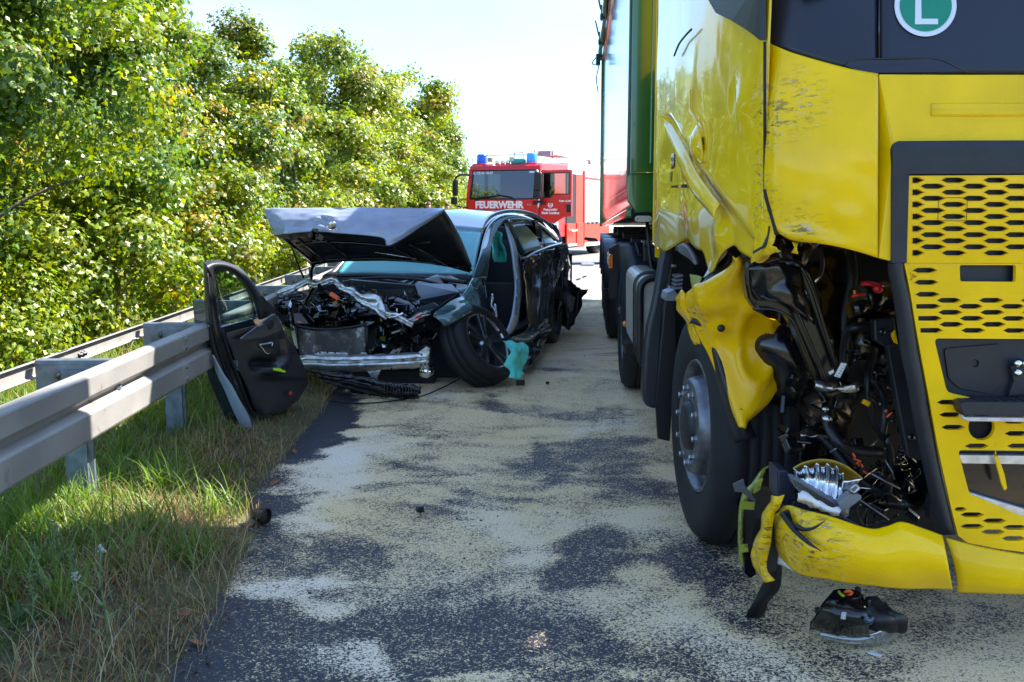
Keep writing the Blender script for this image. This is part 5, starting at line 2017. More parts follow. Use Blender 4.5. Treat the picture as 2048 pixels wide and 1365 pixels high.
NAVYP = mat('mudguard_plastic', (.012, .015, .024), .38, var=.12, var_scale=6, dirt=(.12, .12, .13), dirt_amt=.06, dirt_scale=200, bump=.03, bump_scale=250)
fender('drive_mudguard', dw, .63, -.03, .62, R(-15), R(185), NAVYP)
fender('drive_mudguard', dw + TN * 1.85, .63, -.03, .62, R(-15), R(185), NAVYP)
rows = [[W(x, y, Yd) for x, Yd in cs] for y, cs in (
    (488, ((1240, 7.6), (1262, 7.5), (1285, 7.5), (1312, 7.5))), (530, ((1242, 7.5), (1262, 7.38), (1288, 7.36), (1312, 7.36))), (600, ((1245, 7.45), (1264, 7.33), (1288, 7.32), (1312, 7.32))), (690, ((1247, 7.42), (1266, 7.31), (1288, 7.30), (1312, 7.30))))]
patch('mudguard_front', rows, NAVYP, T, .03, 5, 5)
mb = MB()
mb.tube([W(1273, 486, 7.37), W(1279, 512, 7.33)], .014, 8)
mb.tube([W(1300, 488, 7.36), W(1304, 560, 7.31)], .008, 8)
mb.obj('mudguard_rib', NAVYP, T, split=True)
mb = MB()
mb.lathe([(0, -.03), (.02, -.03), (.024, 0)], W(1251, 648, 7.38), (.2, 1, 0), 12)
mb.obj('side_marker', M['amber'], T)
mb = MB()
mb.tube([W(1251, 648, 7.37), W(1268, 647, 7.33)], .012, 8)
mb.obj('marker_arm', M['black'], T)
ms = [(1333, 489), (1352, 490), (1349, 510), (1344, 532), (1338, 565), (1332, 599), (1329, 620), (1324, 690), (1320, 760), (1318, 806), (1311, 820), (1290, 812), (1285, 783), (1290, 700), (1297, 650), (1306, 612), (1312, 580), (1316, 554), (1320, 526), (1326, 500)]
mb = MB()
mb.prism([W(x, y, 5.02) for x, y in ms], (0, .10, 0))
mb.obj('wheel_mudguard', NAVYP, T, bevel=.02, seg=3)
mb = MB()
mb.prism([W(x, y, 4.98) for x, y in ((1330, 600), (1348, 560), (1352, 700), (1340, 884), (1316, 878), (1311, 812), (1320, 700))], (0, .03, 0))
mb.prism([W(x, y, 5.15) for x, y in ((1346, 500), (1375, 510), (1400, 560), (1400, 800), (1330, 800), (1340, 560))], (0, .03, 0))
mb.obj('mud_flap', M['black'], T, bevel=.006)
mb = MB()
for x, y in ((1343, 532), (1336, 575), (1334, 612)):
    mb.tube([W(x, y, 4.99), W(x + 9, y, 4.99)], .008, 8)
mb.obj('mudguard_pin', mat('pin_grey', (.2, .2, .23), .4, .5), T, split=True)
# fuel tank behind
tk = rounded([(1280, 556), (1350, 556), (1350, 735), (1280, 735)], 30, 6)
mb = MB()
mb.prism([W(x, y, 5.75) for x, y in tk], TA * 1.3)
mb.obj('fuel_tank', mat('tank_alu', (.48, .44, .38), .42, .45, var=.15, dirt=(.22, .18, .13), dirt_amt=.35, dirt_scale=8), T, bevel=.01)
mb = MB()
lp_ = [W(x, y, 5.74) for x, y in tk]
mb.tube(lp_ + [lp_[0]], .022, 8, caps=False)
lp_ = [p + TA * .35 for p in lp_]
mb.tube(lp_ + [lp_[0]], .018, 8, caps=False)
mb.obj('tank_band', M['black'], T, split=True)
# chassis, axle and underside
rotT = Matrix.Rotation(-R(2.9), 3, 'Z')
mb = MB()
mb.box(tp(1.0, 4.6, .88), (.09, 6.2, .26), rotT)
mb.box(tp(1.9, 4.6, .88), (.09, 6.2, .26), rotT)
mb.box(tp(1.3, 1.3, .55), (1.7, .14, .16), rotT)
mb.box(tp(1.3, 5.0, .52), (1.7, .3, .3), rotT)
mb.box(tp(1.75, 1.75, 1.0), (1.5, 1.2, .5), rotT)
mb.box(tp(1.85, .9, .62), (1.1, .9, .45), rotT)
mb.box(tp(1.3, 3.2, .75), (1.9, 1.4, .55), rotT)
mb.obj('chassis', M['black'], T, bevel=.02, split=True)
mb = MB()
mb.box(tp(1.3, 4.9, 1.12), (1.0, .9, .10), rotT)
mb.obj('fifth_wheel', M['black'], T, bevel=.03)
mb = MB()
mb.box(tp(1.20, 2.80, 1.62), (2.4, .90, 1.80), rotT)
mb.obj('gap_sun_blocker', M['black'], T, bevel=.03)  # unseen block added behind the cab to stop low sun through the gap

# ================================================================== THE GREEN TRAILER
ang = math.atan((1170 - 1024) / F)
RA = Vector((math.sin(ang), math.cos(ang), 0))
RN = Vector((math.cos(ang), -math.sin(ang), 0))
tc0 = W(1258, HY, 6.4)
tc0.z = 0
TR = thing('tipper_trailer', 'tall green tipping trailer with glossy side coupled behind the yellow cab', 'trailer', tuple(tc0))


def tr(a, b, z):
    return tc0 + RN * a + RA * b + Vector((0, 0, z))


TL, TW, TH = 10.2, 2.5, 3.92
zf = W(1258, 348, 6.4).z
zb = W(1266, 425, 6.4).z
# front wall: flat green sheet with folds
prof = [(0, TH), (0, zf), (-.012, zf - .02), (-.012, W(1255, 403, 6.4).z), (.04, zb), (2.46, zb), (2.512, zb + .1), (2.512, zf), (2.5, zf + .02), (2.5, TH)]
mb = MB()
mb.prism([tr(a, 0, z) for a, z in prof], RA * .03)
mb.obj('front_wall', M['green'], TR, bevel=.008)
mb = MB()
for a in (.16, .55, 1.25, 1.95, 2.34):
    mb.prism([tr(a - .035, -.02, TH - .02), tr(a + .035, -.02, TH - .02), tr(a + .035, -.02, zf + .06), tr(a - .035, -.02, zf + .06)], RA * .02)
mb.prism([tr(.0, -.012, zf - .005), tr(2.5, -.012, zf - .005), tr(2.5, -.012, zf + .012), tr(0, -.012, zf + .012)], RA * .012)
mb.obj('front_rib', M['green'], TR, bevel=.006, split=True)
# sides: polished sheet, slightly wavy, with a lower chamfer
zr = 1.18
SIDE = mat('side_sheet', (.09, .12, .14), .08, .0, spec=.16, var=.15, var_scale=.8)
for sgn, a in ((-1, -.004), (1, 2.504)):
    rows = []
    for k in range(9):
        b = .02 + (TL - .02) * k / 8
        zlo = zb + .12 + (zr - zb) * k / 8
        rows.append([tr(a, b, TH - .10), tr(a, b, 3.0), tr(a, b, 2.2), tr(a, b, zlo + .25), tr(a, b, zlo + .06), tr(a - sgn * .045, b, zlo - .10)])
    patch('side_wall', rows, SIDE, TR, .006, 5, 3, dent=.0012, dent_scale=1.1)
mb = MB()
for a in (-.045, 2.49):
    mb.prism([tr(a, TL, TH), tr(a + .055, TL, TH), tr(a + .055, TL, zr - .02), tr(a, TL, zr - .02)], RA * .10)
mb.prism([tr(0, TL, TH), tr(2.5, TL, TH), tr(2.5, TL, zr), tr(0, TL, zr)], RA * .04)
mb.obj('tailgate', M['green'], TR, bevel=.006, split=True)
mb = MB()
for a in (0, 2.5):
    mb.box(tr(a, TL / 2, TH - .05), (.07, TL, .10), Matrix.Rotation(-ang, 3, 'Z'))
    mb.prism([tr(a - .02, 0, zb + .02), tr(a + .02, 0, zb + .02), tr(a + .02, 0, zb - .035), tr(a - .02, 0, zb - .035)], RA * TL + Vector((0, 0, zr - zb)))
mb.obj('top_rail', M['green'], TR, bevel=.01, split=True)
mb = MB()
mb.prism([tr(.02, .05, zb + .05), tr(2.48, .05, zb + .05), tr(2.48, .05, zb), tr(.02, .05, zb)], RA * (TL - .1) + Vector((0, 0, zr - zb)))
mb.prism([tr(.04, .04, TH - .02), tr(2.46, .04, TH - .02), tr(2.46, .04, TH - .06), tr(.04, .04, TH - .06)], RA * (TL - .1))
mb.obj('floor', M['tarp'], TR, split=True)
# rolled tarpaulin with straps and rods along the near top edge
rr = random.Random(2)
pts = [tr(-.06 + rr.uniform(-.012, .012), -.05 + k * TL / 22, TH - .06 + .03 * math.sin(k * 1.3)) for k in range(23)]
mb = MB()
mb.tube(spline(pts, 3), .032, 8)
mb.obj('rolled_tarpaulin', M['tarp'], TR)
for b in (2.4, 4.3, 6.4, 8.3):
    mb = MB()
    mb.tube([tr(-.10, b, TH + .04), tr(-.10, b + .1, TH - .14)], .011, 6)
    mb.tube([tr(-.16, b + .02, TH + .20), tr(-.11, b, TH - .02)], .014, 6)
    mb.box(tr(-.09, b + .02, TH - .10), (.055, .10, .07))
    mb.obj('tarpaulin_clamp', M['tarp'], TR, bevel=.01)
mb = MB()
mb.tube(spline([tr(-.10, 9.1, TH - .15), tr(-.20, 9.2, TH - .28), tr(-.10, 9.2, TH - .30), tr(-.13, 9.2, TH - .5), tr(-.10, 9.3, TH - .7)], 4), .009, 5)
mb.box(tr(-.11, 9.0, TH - .25), (.06, .12, .16))
mb.obj('loose_strap', M['tarp'], TR)
# running gear
mb = MB()
ra = Matrix.Rotation(-ang, 3, 'Z')
mb.box(tr(.75, 4.9, 1.12), (.12, 9.6, .16), ra)
mb.box(tr(1.75, 4.9, 1.12), (.12, 9.6, .16), ra)
for b in (1.0, 3.0, 5.0, 7.0, 9.0):
    mb.box(tr(1.25, b, 1.12), (2.2, .10, .12), ra)
mb.obj('trailer_frame', M['black'], TR, bevel=.01, split=True)
mb = MB()
for a in (.35, 2.1):
    mb.box(tr(a, 2.7, .75), (.14, .14, .75), ra)
    mb.box(tr(a, 2.7, .36), (.26, .3, .03), ra)
mb.obj('landing_leg', M['black'], TR, bevel=.01, split=True)
for b in (4.9, 6.2, 7.5):
    c = tr(-.02, b, .52)
    for sgn, q in ((-1, c), (1, c + RN * 2.54)):
        w_ = bpy.data.objects.new('trailer_wheel', None)
        COL.objects.link(w_)
        w_.parent = TR
        w_.location = -root_of(TR)
        for nm, prof_, m_ in (('tyre', [(.29, -.02), (.30, .003), (.42, .018), (.49, .0), (.515, -.04), (.52, -.06), (.52, -.16), (.508, -.163), (.508, -.172), (.52, -.175), (.52, -.30), (.49, -.35), (.3, -.35)], M['rubber']),
                              ('rim', [(.29, -.02), (.285, .0), (.27, -.04), (.26, -.12), (.15, -.12), (.14, -.05), (.0, -.04)], M['steel'])):
            mb = MB()
            mb.lathe(prof_, q, RN * sgn, 48)
            o = mb.obj(nm, m_, w_)
            o.location = (0, 0, 0)
    mb = MB()
    for s_ in (0, 2.22):
        n = 16
        vs = []
        for k in range(n + 1):
            a = R(8) + R(164) * k / n
            for ww in (-.05, .36):
                vs.append(tr(s_ + ww - .02, b, .52) - RA * math.cos(a) * .60 + Vector((0, 0, math.sin(a) * .60)))
        mb.add(vs, [(2 * k, 2 * k + 1, 2 * k + 3, 2 * k + 2) for k in range(n)], True)
    for q_ in mb.parts():
        o = q_.obj('trailer_mudguard', NAVYP, TR)
        o.modifiers.new('t', 'SOLIDIFY').thickness = .03
mb = MB()
mb.prism([tr(-.03, 3.9, .52), tr(.36, 3.9, .52), tr(.36, 3.9, 1.12), tr(.1, 3.9, 1.12), tr(-.03, 3.9, 1.05)], RA * .06)
mb.prism([tr(.0, 1.6, .6), tr(.5, 1.6, .6), tr(.5, 1.6, 1.2), tr(.3, 1.6, 1.2)], RA * .5)
mb.box(tr(1.25, 6.2, .55), (2.0, .15, .15), ra)
mb.box(tr(1.25, 7.5, .55), (2.0, .15, .15), ra)
mb.box(tr(1.25, 4.9, .55), (2.0, .15, .15), ra)
mb.box(tr(1.3, 3.2, .95), (1.5, 3.0, .3), ra)
mb.obj('trailer_box', M['black'], TR, bevel=.01, split=True)
# side under-run posts, amber lamps and lever
mb = MB()
for b in (3.6, 4.2):
    mb.box(tr(-.02, b, .93), (.03, .10, .14))
mb.obj('amber_lamp', M['amber'], TR, bevel=.008, split=True)
mb = MB()
mb.prism([tr(-.1, 9.7, .98), tr(-.28, 9.7, 1.0), tr(-.30, 9.7, .96), tr(-.22, 9.7, .93), tr(-.06, 9.7, .93)], RA * .04)
mb.obj('tail_hook', M['black'], TR)
# cream coupling plate
def cyl_plate(x0, x1, y0, y1, Yd):
    r = (y1 - y0) / 2
    out = []
    for k in range(9):
        a = math.pi / 2 + math.pi * k / 8
        out.append((x0 + r + r * math.cos(a), (y0 + y1) / 2 - r * math.sin(a)))
    for k in range(9):
        a = -math.pi / 2 + math.pi * k / 8
        out.append((x1 - r + r * math.cos(a), (y0 + y1) / 2 - r * math.sin(a)))
    return out


pl = cyl_plate(1269.5, 1303.5, 432, 444, 6.35)
hs_ = [[(cx + 1.4 * math.cos(k * 1.05), 438 + 1.4 * math.sin(k * 1.05)) for k in range(6)] for cx in (1275.5, 1298)]
plate2d('cream_end_plate', pl, hs_, lambda x, y, d: W(x, y, 6.3 + d), mat('cream_metal', (.52, .47, .38), .5, var=.1, dirt=(.3, .24, .16), dirt_amt=.2), TR, .03, bevel=.002)
mb = MB()
mb.tube([tr(.25, .15, zb - .03), tr(.3, .15, .85), tr(.5, .15, .7)], .02, 6)
mb.tube(spline([tr(.15, .6, zb - .05), tr(.2, .5, 1.0), tr(.35, .3, .95), tr(.4, .0, 1.1)], 4), .014, 6)
mb.obj('air_line', M['black'], TR, split=True)
mb = MB()
for k in range(7):
    mb.box(tr(.16 + k * .02, 1.2, 1.16), (.010, .3, .10), ra)
mb.obj('hatch_fin', mat('fin_grey', (.22, .22, .24), .4, .5), TR, split=True)
mb = MB()
mb.box(tr(.55, .9, 1.02), (.10, .1, .09))
mb.obj('red_coupling', M['redp'], TR, bevel=.015)

# ================================================================== THE WRECKED CAR
DK = mat('car_teal_grey', (.055, .105, .12), .22, .2, coat=1.0, var=.10, var_scale=3, dirt=(.14, .14, .13), dirt_amt=.05, dirt_scale=60, bump=.015, bump_scale=8)
DKD = mat('car_dirty_door', (.018, .028, .033), .24, .3, coat=.9, var=.3, var_scale=6, dirt=(.10, .10, .10), dirt_amt=.06, dirt_scale=40)
BON = mat('bonnet_grey', (.27, .31, .43), .28, .1, coat=.9, var=.12, var_scale=9, dirt=(.05, .055, .07), dirt_amt=.2, dirt_scale=22, bump=.18, bump_scale=7)
PIL = mat('pillar_blue_grey', (.40, .50, .66), .35, .0, coat=.8, var=.1, dirt=(.03, .035, .05), dirt_amt=.1, dirt_scale=20)
ROOFM = mat('roof_grey', (.14, .18, .24), .16, .5, coat=1.0, var=.05)
SA = G(1010, 772)            # near side line on the ground: front and rear
SB = G(1128, 690)
SA = Vector((-.06, 8.3, 0))
SB = Vector((.60, 11.2, 0))
CA = (SB - SA).normalized()           # towards the rear
CN = Vector((CA.y, -CA.x, 0))         # out of the near side (to the right)
CAR = thing('wrecked_car', 'crushed dark grey estate car with raised bonnet and missing front door', 'car', tuple((SA + SB) / 2 - CN * .92))


def cs(px, py, off=0.0):
    """car's near side plane, off = inwards"""
    return PLN(px, py, SA - CN * off, CN)


def ct(a, b, z):
    """car frame: a inwards from the near side, b back from the front wheel line, z up"""
    return SA - CN * a + CA * b + Vector((0, 0, z))


def inset(py, px=0):
    return 0.0


# bonnet: folded nose strip and dark underside
top_e = [(527, 419, 8.25), (560, 417.5, 8.2), (620, 417, 8.15), (690, 417, 8.12), (760, 417, 8.1), (830, 417.5, 8.1), (888, 419, 8.12)]
low_e = [(549, 471, 8.12), (575, 468, 8.05), (627, 464, 8.0), (690, 468, 7.97), (764, 476, 7.95), (784, 490, 7.95), (889, 421, 8.08)]
rows = []
for f in (0, .25, .5, .75, 1):
    rows.append([W(a[0] + (b[0] - a[0]) * f, a[1] + (b[1] - a[1]) * f, a[2] + (b[2] - a[2]) * f - .04 * math.sin(f * math.pi)) for a, b in zip(top_e, low_e)])


def bon_fn(p, u, v):
    qx, qy = project(np.array([p.x]), np.array([p.y]), p.z)
    qx, qy = float(qx[0]), float(qy[0])
    h = .035 * math.exp(-(((qx - 650) / 18) ** 2 + ((qy - 445) / 14) ** 2)) * (1 if mnoise.noise(p * 14) > 0 else -.6)
    h += .016 * mnoise.noise(p * 6) + .008 * abs(mnoise.noise(p * 15))
    return h


patch('bonnet', rows, BON, CAR, .006, 8, 7, fn=bon_fn)
# top skin of the bonnet, sloping back to the hinges
rr_ = [(620, 528, 8.85), (640, 524, 8.85), (693, 519, 8.86), (766, 518, 8.88), (840, 521, 8.88), (900, 531, 8.88), (945, 543, 8.9)]
rows = []
for f in (0, .3, .6, 1):
    rows.append([W(a[0], a[1], a[2]) * (1 - f) + (W(*b) + Vector((0, 0, .035))) * f + Vector((0, 0, .05 * math.sin(f * math.pi))) for a, b in zip(top_e, rr_)])
patch('bonnet_skin', rows, BON, CAR, .006, 5, 5)
low2 = low_e[:-1] + [(886, 424, 8.1)]
rows = []
for f in (0, .2, .4, .6, .8, 1):
    rows.append([W(*a) * (1 - f) + W(*b) * f + Vector((0, 0, .03 * math.sin(f * math.pi))) + CA * .0 for a, b in zip(low2, rr_)])
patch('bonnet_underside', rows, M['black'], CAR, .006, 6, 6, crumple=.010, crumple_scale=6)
# ribs on the underside
mb = MB()
def und(i, f, dz=-.02):
    i0 = int(i)
    g = i - i0
    i1 = min(i0 + 1, 6)
    a = W(*low2[i0]) * (1 - g) + W(*low2[i1]) * g
    b = W(*rr_[i0]) * (1 - g) + W(*rr_[i1]) * g
    return a * (1 - f) + b * f + Vector((0, 0, dz))
for i in (.6, 1.3, 2.2, 4.1, 5.2):
    mb.tube([und(i, f) for f in (.1, .35, .6, .9)], .012, 6)
mb.tube([und(i, .88) for i in (0.4, 1.5, 3, 4.5, 5.8)], .012, 6)
mb.tube([und(i, .25) for i in (1, 2, 3, 4, 5.5)], .014, 6)
mb.obj('bonnet_rib', M['gloss_black'], CAR, split=True)
mb = MB()
mb.tube([und(3.3, .45, -.045), und(4.9, .42, -.045)], .007, 5)
mb.obj('bonnet_seam', M['steel'], CAR)
mb = MB()
for i in range(26):
    pass
mb.tube([und(i, 1.0, -.01) for i in (.1, 1, 2, 3, 4, 5, 5.9)], .010, 6)
mb.obj('bonnet_seal', M['rubber'], CAR)
ec = W(664, 451, 7.90)
mb = MB()
mb.lathe([(0, -.004), (.03, -.004), (.034, .0), (.030, .006), (.026, -.001)], ec, (.1, 1, .2), 24)
mb.tube([ec + Vector((0, -.006, 0)), ec + Vector((0, -.006, .026))], .003, 5)
mb.tube([ec + Vector((0, -.006, 0)), ec + Vector((.023, -.006, -.014))], .003, 5)
mb.tube([ec + Vector((0, -.006, 0)), ec + Vector((-.023, -.006, -.014))], .003, 5)
mb.obj('round_badge', M['steel'], CAR)
mb = MB()
rr = random.Random(4)
for k in range(9):
    a = W(627 + rr.uniform(-8, 16), 466 + rr.uniform(-4, 12), 7.98)
    mb.box(a, (rr.uniform(.01, .05), .02, rr.uniform(.01, .05)), Matrix.Rotation(rr.uniform(0, 3), 3, 'Y'))
mb.obj('bonnet_latch', M['gloss_black'], CAR, split=True)
# gas struts
mb = MB()
mb.tube([W(578, 480, 8.3), W(600, 540, 8.55), W(611, 564, 8.6)], .009, 8)
mb.tube([W(627, 577, 8.3), W(610, 605, 8.2), W(588, 640, 8.1)], .014, 8)
mb.tube([W(640, 500, 9.1), W(622, 545, 8.7), W(620, 570, 8.5)], .02, 8)
mb.obj('gas_strut', M['gloss_black'], CAR, split=True)

# windscreen: strip seen under the bonnet and the tall right part
wl = [(672, 549, 9.5), (720, 546, 9.56), (800, 547, 9.58), (880, 550, 9.54), (947, 551, 9.38)]
wt = [(735, 470, 10.1), (780, 462, 10.15), (840, 460, 10.17), (905, 459, 10.15), (966, 463, 10.02)]
rows = [[W(*a) * (1 - f) + W(*b) * f + Vector((0, -.04 * math.sin(f * 3.14), .02 * math.sin(f * 3.14))) for a, b in zip(wl, wt)] for f in (0, .3, .6, 1)]
patch('windscreen', rows, M['windscreen'], CAR, .005, 5, 5)
mb = MB()
mb.prism([W(660, 548, 9.50), W(945, 549, 9.40), W(942, 540, 9.9), W(672, 541, 10.0)], (0, 0, -.12))
mb.obj('dashboard', mat('dashboard', (.035, .04, .06), .6, var=.1), CAR, bevel=.02)
# spent airbags behind the screen
rows = [[W(x, y, Yd) for x, y, Yd in r] for r in [[(680, 516, 10.2), (740, 512, 10.1), (820, 514, 10.15), (900, 512, 10.1), (948, 514, 10.0)], [(676, 532, 10.1), (740, 530, 9.98), (820, 532, 10.05), (900, 530, 9.95), (946, 532, 9.9)], [(672, 546, 10.1), (740, 544, 10.0), (820, 546, 10.05), (900, 545, 9.95), (944, 546, 9.9)]]]
patch('front_airbag', rows, mat('airbag_pale_teal', (.22, .62, .62), .8, var=.15), CAR, .012, 6, 6, crumple=.02, crumple_scale=5)
# far pillar and roof
mb = MB()
mb.tube([W(650, 556, 9.35), W(668, 545, 9.45), W(690, 520, 9.7), W(740, 468, 10.1)], [.035, .03, .028, .028], 8)
mb.obj('far_windscreen_pillar', mat('far_pillar', (.07, .06, .07), .35, .4, coat=.5), CAR)
# roof sheet
ra_ = [(735, 470, 10.1), (780, 462, 10.15), (840, 460, 10.17), (905, 459, 10.15), (966, 463, 10.02)]
rb_ = [(760, 428, 10.9), (800, 426, 10.95), (850, 424, 11), (915, 424, 10.95), (1000, 436, 10.7)]
rc_ = [(790, 422, 12), (820, 421, 12), (860, 420, 12.1), (940, 420, 12.0), (1040, 428, 11.7)]
rd_ = [(800, 428, 13.0), (830, 427, 13.0), (880, 426, 13.1), (960, 426, 13.0), (1075, 436, 12.6)]
rows = [[W(*p) for p in r] for r in (ra_, rb_, rc_, rd_)]
patch('roof', rows, ROOFM, CAR, .01, 5, 5)
# near-side roof frame and pillar: sweeping arch
arch = [(944, 556, .02), (951, 535, .03), (960, 508, .05), (966, 480, .12), (975, 455, .17), (990, 438, .19), (1012, 428, .20), (1040, 430, .20), (1068, 440, .19), (1092, 457, .17), (1110, 476, .14), (1124, 492, .08)]
archi = [(971, 556, .03), (973, 535, .04), (975, 508, .06), (980, 480, .12), (989, 462, .16), (1001, 449, .19), (1016, 441, .20), (1040, 440, .20), (1064, 448, .19), (1086, 464, .17), (1104, 480, .13), (1118, 494, .09)]
rows = []
for o, i in zip(arch, archi):
    a, b = cs(o[0], o[1], o[2] + .05), cs(i[0], i[1], i[2] + .04)
    rows.append([a, (a * .6 + b * .4) + CN * .03, (a * .25 + b * .75) + CN * .035, b])
patch('side_frame', rows, DK, CAR, .008, 5, 4)
mb = MB()
rl = [(963, 461, .17), (968, 448, .20), (980, 434, .22), (1000, 425.5, .23), (1022, 422.5, .23), (1045, 424, .23), (1068, 430, .22), (1090, 443, .20), (1104, 456, .18)]
mb.tube(spline([cs(x, y, o - .01) for x, y, o in rl], 5), .018, 8)
mb.obj('roof_rail', mat('roof_rail', (.42, .45, .48), .25, .8), CAR)
# rear bodywork silhouette
qo = [(1086, 452, .2), (1104, 468, .16), (1118, 482, .12), (1130, 496, .06), (1139, 520, .03), (1138, 560, .0), (1132, 600, .0), (1128, 640, .02)]
rows = []
for x, y, o in qo:
    rows.append([cs(x - 14, y + 2, o + .03), cs(x - 5, y, o + .01), cs(x, y, o + .08), cs(x + 1, y, o + .5)])
patch('rear_quarter', rows, DKD, CAR, .008, 5, 4, crumple=.01, crumple_scale=6)
# B pillar
bo = [(1012, 443, .20), (1020, 470, .16), (1028, 500, .09), (1033, 535, .06), (1036, 570, .05), (1034, 605, .05), (1028, 640, .05), (1018, 664, .05), (1006, 672, .06)]
wd = [6, 10, 12, 13, 13, 14, 15, 16, 15]
rows = []
for (x, y, o), w_ in zip(bo, wd):
    rows.append([cs(x - w_ * .55, y + w_ * .15, o + .05), cs(x - w_ * .35, y, o), cs(x + w_ * .35, y, o - .005), cs(x + w_ * .6, y, o + .04)])
patch('door_pillar', rows, PIL, CAR, .008, 6, 4)
mb = MB()
mb.box(cs(1037, 566, .03), (.03, .05, .05), Matrix.Rotation(.2, 3, 'Z'))
mb.box(cs(1037, 580, .03), (.02, .05, .10), Matrix.Rotation(.2, 3, 'Z'))
mb.tube([cs(1037, 574, .0), cs(1037, 586, .0)], .008, 6)
mb.box(cs(1034, 612, .03), (.02, .06, .16), Matrix.Rotation(.2, 3, 'Z'))
mb.obj('door_catch', M['galvdark'], CAR, bevel=.006, split=True)
# sill
rows = [[cs(1040, 668, -.02), cs(1066, 664, -.02), cs(1100, 648, -.02)], [cs(1022, 678, -.03), cs(1058, 678, -.04), cs(1102, 660, -.03)], [cs(1028, 695, .05), cs(1055, 692, .05), cs(1098, 672, .05)]]
patch('sill', rows, DK, CAR, .01, 5, 4, crumple=.008)
mb = MB()
mb.tube(spline([cs(1062, 674, -.05), cs(1075, 666, -.05), cs(1090, 656, -.04), cs(1099, 650, -.03)], 4), .008, 6)
mb.obj('sill_trim', M['steel'], CAR)
# rear door, dented
rg = []
for y, a, b in ((516, 1046, 1130), (530, 1048, 1136), (548, 1048, 1134), (570, 1050, 1118), (600, 1052, 1108), (630, 1054, 1104), (655, 1056, 1100), (672, 1040, 1092)):
    y2 = y - (28 if y < 560 else 16 if y < 640 else 18)
    rg.append([cs(a + (b - a) * f, y + (y2 - y) * f, .0 - .02 * math.sin(f * 3.14)) for f in (0, .2, .4, .6, .8, 1)])


def door_fn(p, u, v):
    k = max(0, 1 - u * 2.1)
    return k * (.055 * (abs(mnoise.noise(p * 4.2 + Vector((3, 1, 2)))) - .25) * 2 + .022 * abs(mnoise.noise(p * 10))) + .008 * mnoise.noise(p * 5)


patch('rear_door', rg, DKD, CAR, .008, 8, 7, fn=door_fn)
rows = [[cs(x, y - 2, .02), cs(x, y + 1.5, -.01), cs(x + 1, y + 4, .01)] for x, y in ((1049, 519), (1064, 508), (1084, 499), (1104, 492), (1124, 487))]
patch('window_sill_trim', rows, mat('sill_chrome', (.30, .38, .38), .15, .8), CAR, .006, 4, 3)
# rear door window frame
fo_ = [(1010, 440, .2), (1022, 470, .17), (1034, 500, .12), (1044, 524, .05)]
rows = [[cs(x - 1, y, o - .01), cs(x + 6, y - 1, o - .02), cs(x + 12, y - 1, o + .02)] for x, y, o in fo_]
patch('rear_door_frame', rows, M['gloss_black'], CAR, .01, 5, 4)
rows = [[cs(x, y, o - .01), cs(x, y + 4, o - .015)] for x, y, o in ((1012, 441, .2), (1030, 437, .2), (1055, 438, .2), (1070, 443, .19), (1086, 454, .17), (1102, 470, .14), (1118, 486, .10))]
patch('window_arch', rows, DK, CAR, .01, 5, 4)
mb = MB()
mb.prism([cs(x, y, .14) for x, y in ((1069, 440), (1076, 442), (1088, 500), (1078, 503))], -CN * .03)
mb.obj('rear_pillar', M['gloss_black'], CAR)
rows = [[cs(1013, 447, .2), cs(1040, 442, .2), cs(1070, 445, .19)], [cs(1030, 480, .13), cs(1055, 476, .14), cs(1080, 473, .14)], [cs(1046, 515, .05), cs(1066, 504, .05), cs(1087, 497, .05)]]
patch('rear_side_glass', rows, M['truckglass'], CAR, .004, 3, 3)
rows = [[cs(1076, 446, .18), cs(1086, 455, .17), cs(1098, 466, .15)], [cs(1082, 470, .14), cs(1094, 474, .13), cs(1108, 480, .11)], [cs(1087, 496, .06), cs(1103, 491, .05), cs(1117, 487, .05)]]
patch('quarter_glass', rows, M['truckglass'], CAR, .004, 3, 3)
# rear interior shapes seen through: pale seat edge
mb = MB()
mb.tube(spline([cs(1088, 462, .5), cs(1096, 475, .5), cs(1104, 488, .5), cs(1108, 496, .5)], 4), .03, 8)
mb.obj('rear_belt', M['whiteplastic'], CAR)
# interior darkness: seats, floor, far side wall, tunnel
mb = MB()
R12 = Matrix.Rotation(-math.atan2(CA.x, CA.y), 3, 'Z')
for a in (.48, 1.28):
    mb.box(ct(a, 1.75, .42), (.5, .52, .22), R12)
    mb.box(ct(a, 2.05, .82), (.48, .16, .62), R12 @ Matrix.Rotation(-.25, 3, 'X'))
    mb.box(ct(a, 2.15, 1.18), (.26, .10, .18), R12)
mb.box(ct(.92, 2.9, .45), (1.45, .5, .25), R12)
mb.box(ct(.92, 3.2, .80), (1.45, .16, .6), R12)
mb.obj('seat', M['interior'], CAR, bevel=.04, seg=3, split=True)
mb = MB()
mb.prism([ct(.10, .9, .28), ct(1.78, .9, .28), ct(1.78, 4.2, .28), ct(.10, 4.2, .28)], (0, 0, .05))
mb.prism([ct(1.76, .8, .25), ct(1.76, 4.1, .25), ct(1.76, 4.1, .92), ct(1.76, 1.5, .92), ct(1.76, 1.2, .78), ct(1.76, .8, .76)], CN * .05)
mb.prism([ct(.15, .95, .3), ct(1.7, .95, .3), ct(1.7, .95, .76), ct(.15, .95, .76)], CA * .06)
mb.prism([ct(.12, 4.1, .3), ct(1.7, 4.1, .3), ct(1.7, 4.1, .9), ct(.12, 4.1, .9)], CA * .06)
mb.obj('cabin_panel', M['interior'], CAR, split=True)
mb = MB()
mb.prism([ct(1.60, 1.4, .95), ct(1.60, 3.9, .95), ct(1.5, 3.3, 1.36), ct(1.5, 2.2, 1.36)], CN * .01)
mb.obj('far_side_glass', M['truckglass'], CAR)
mb = MB()
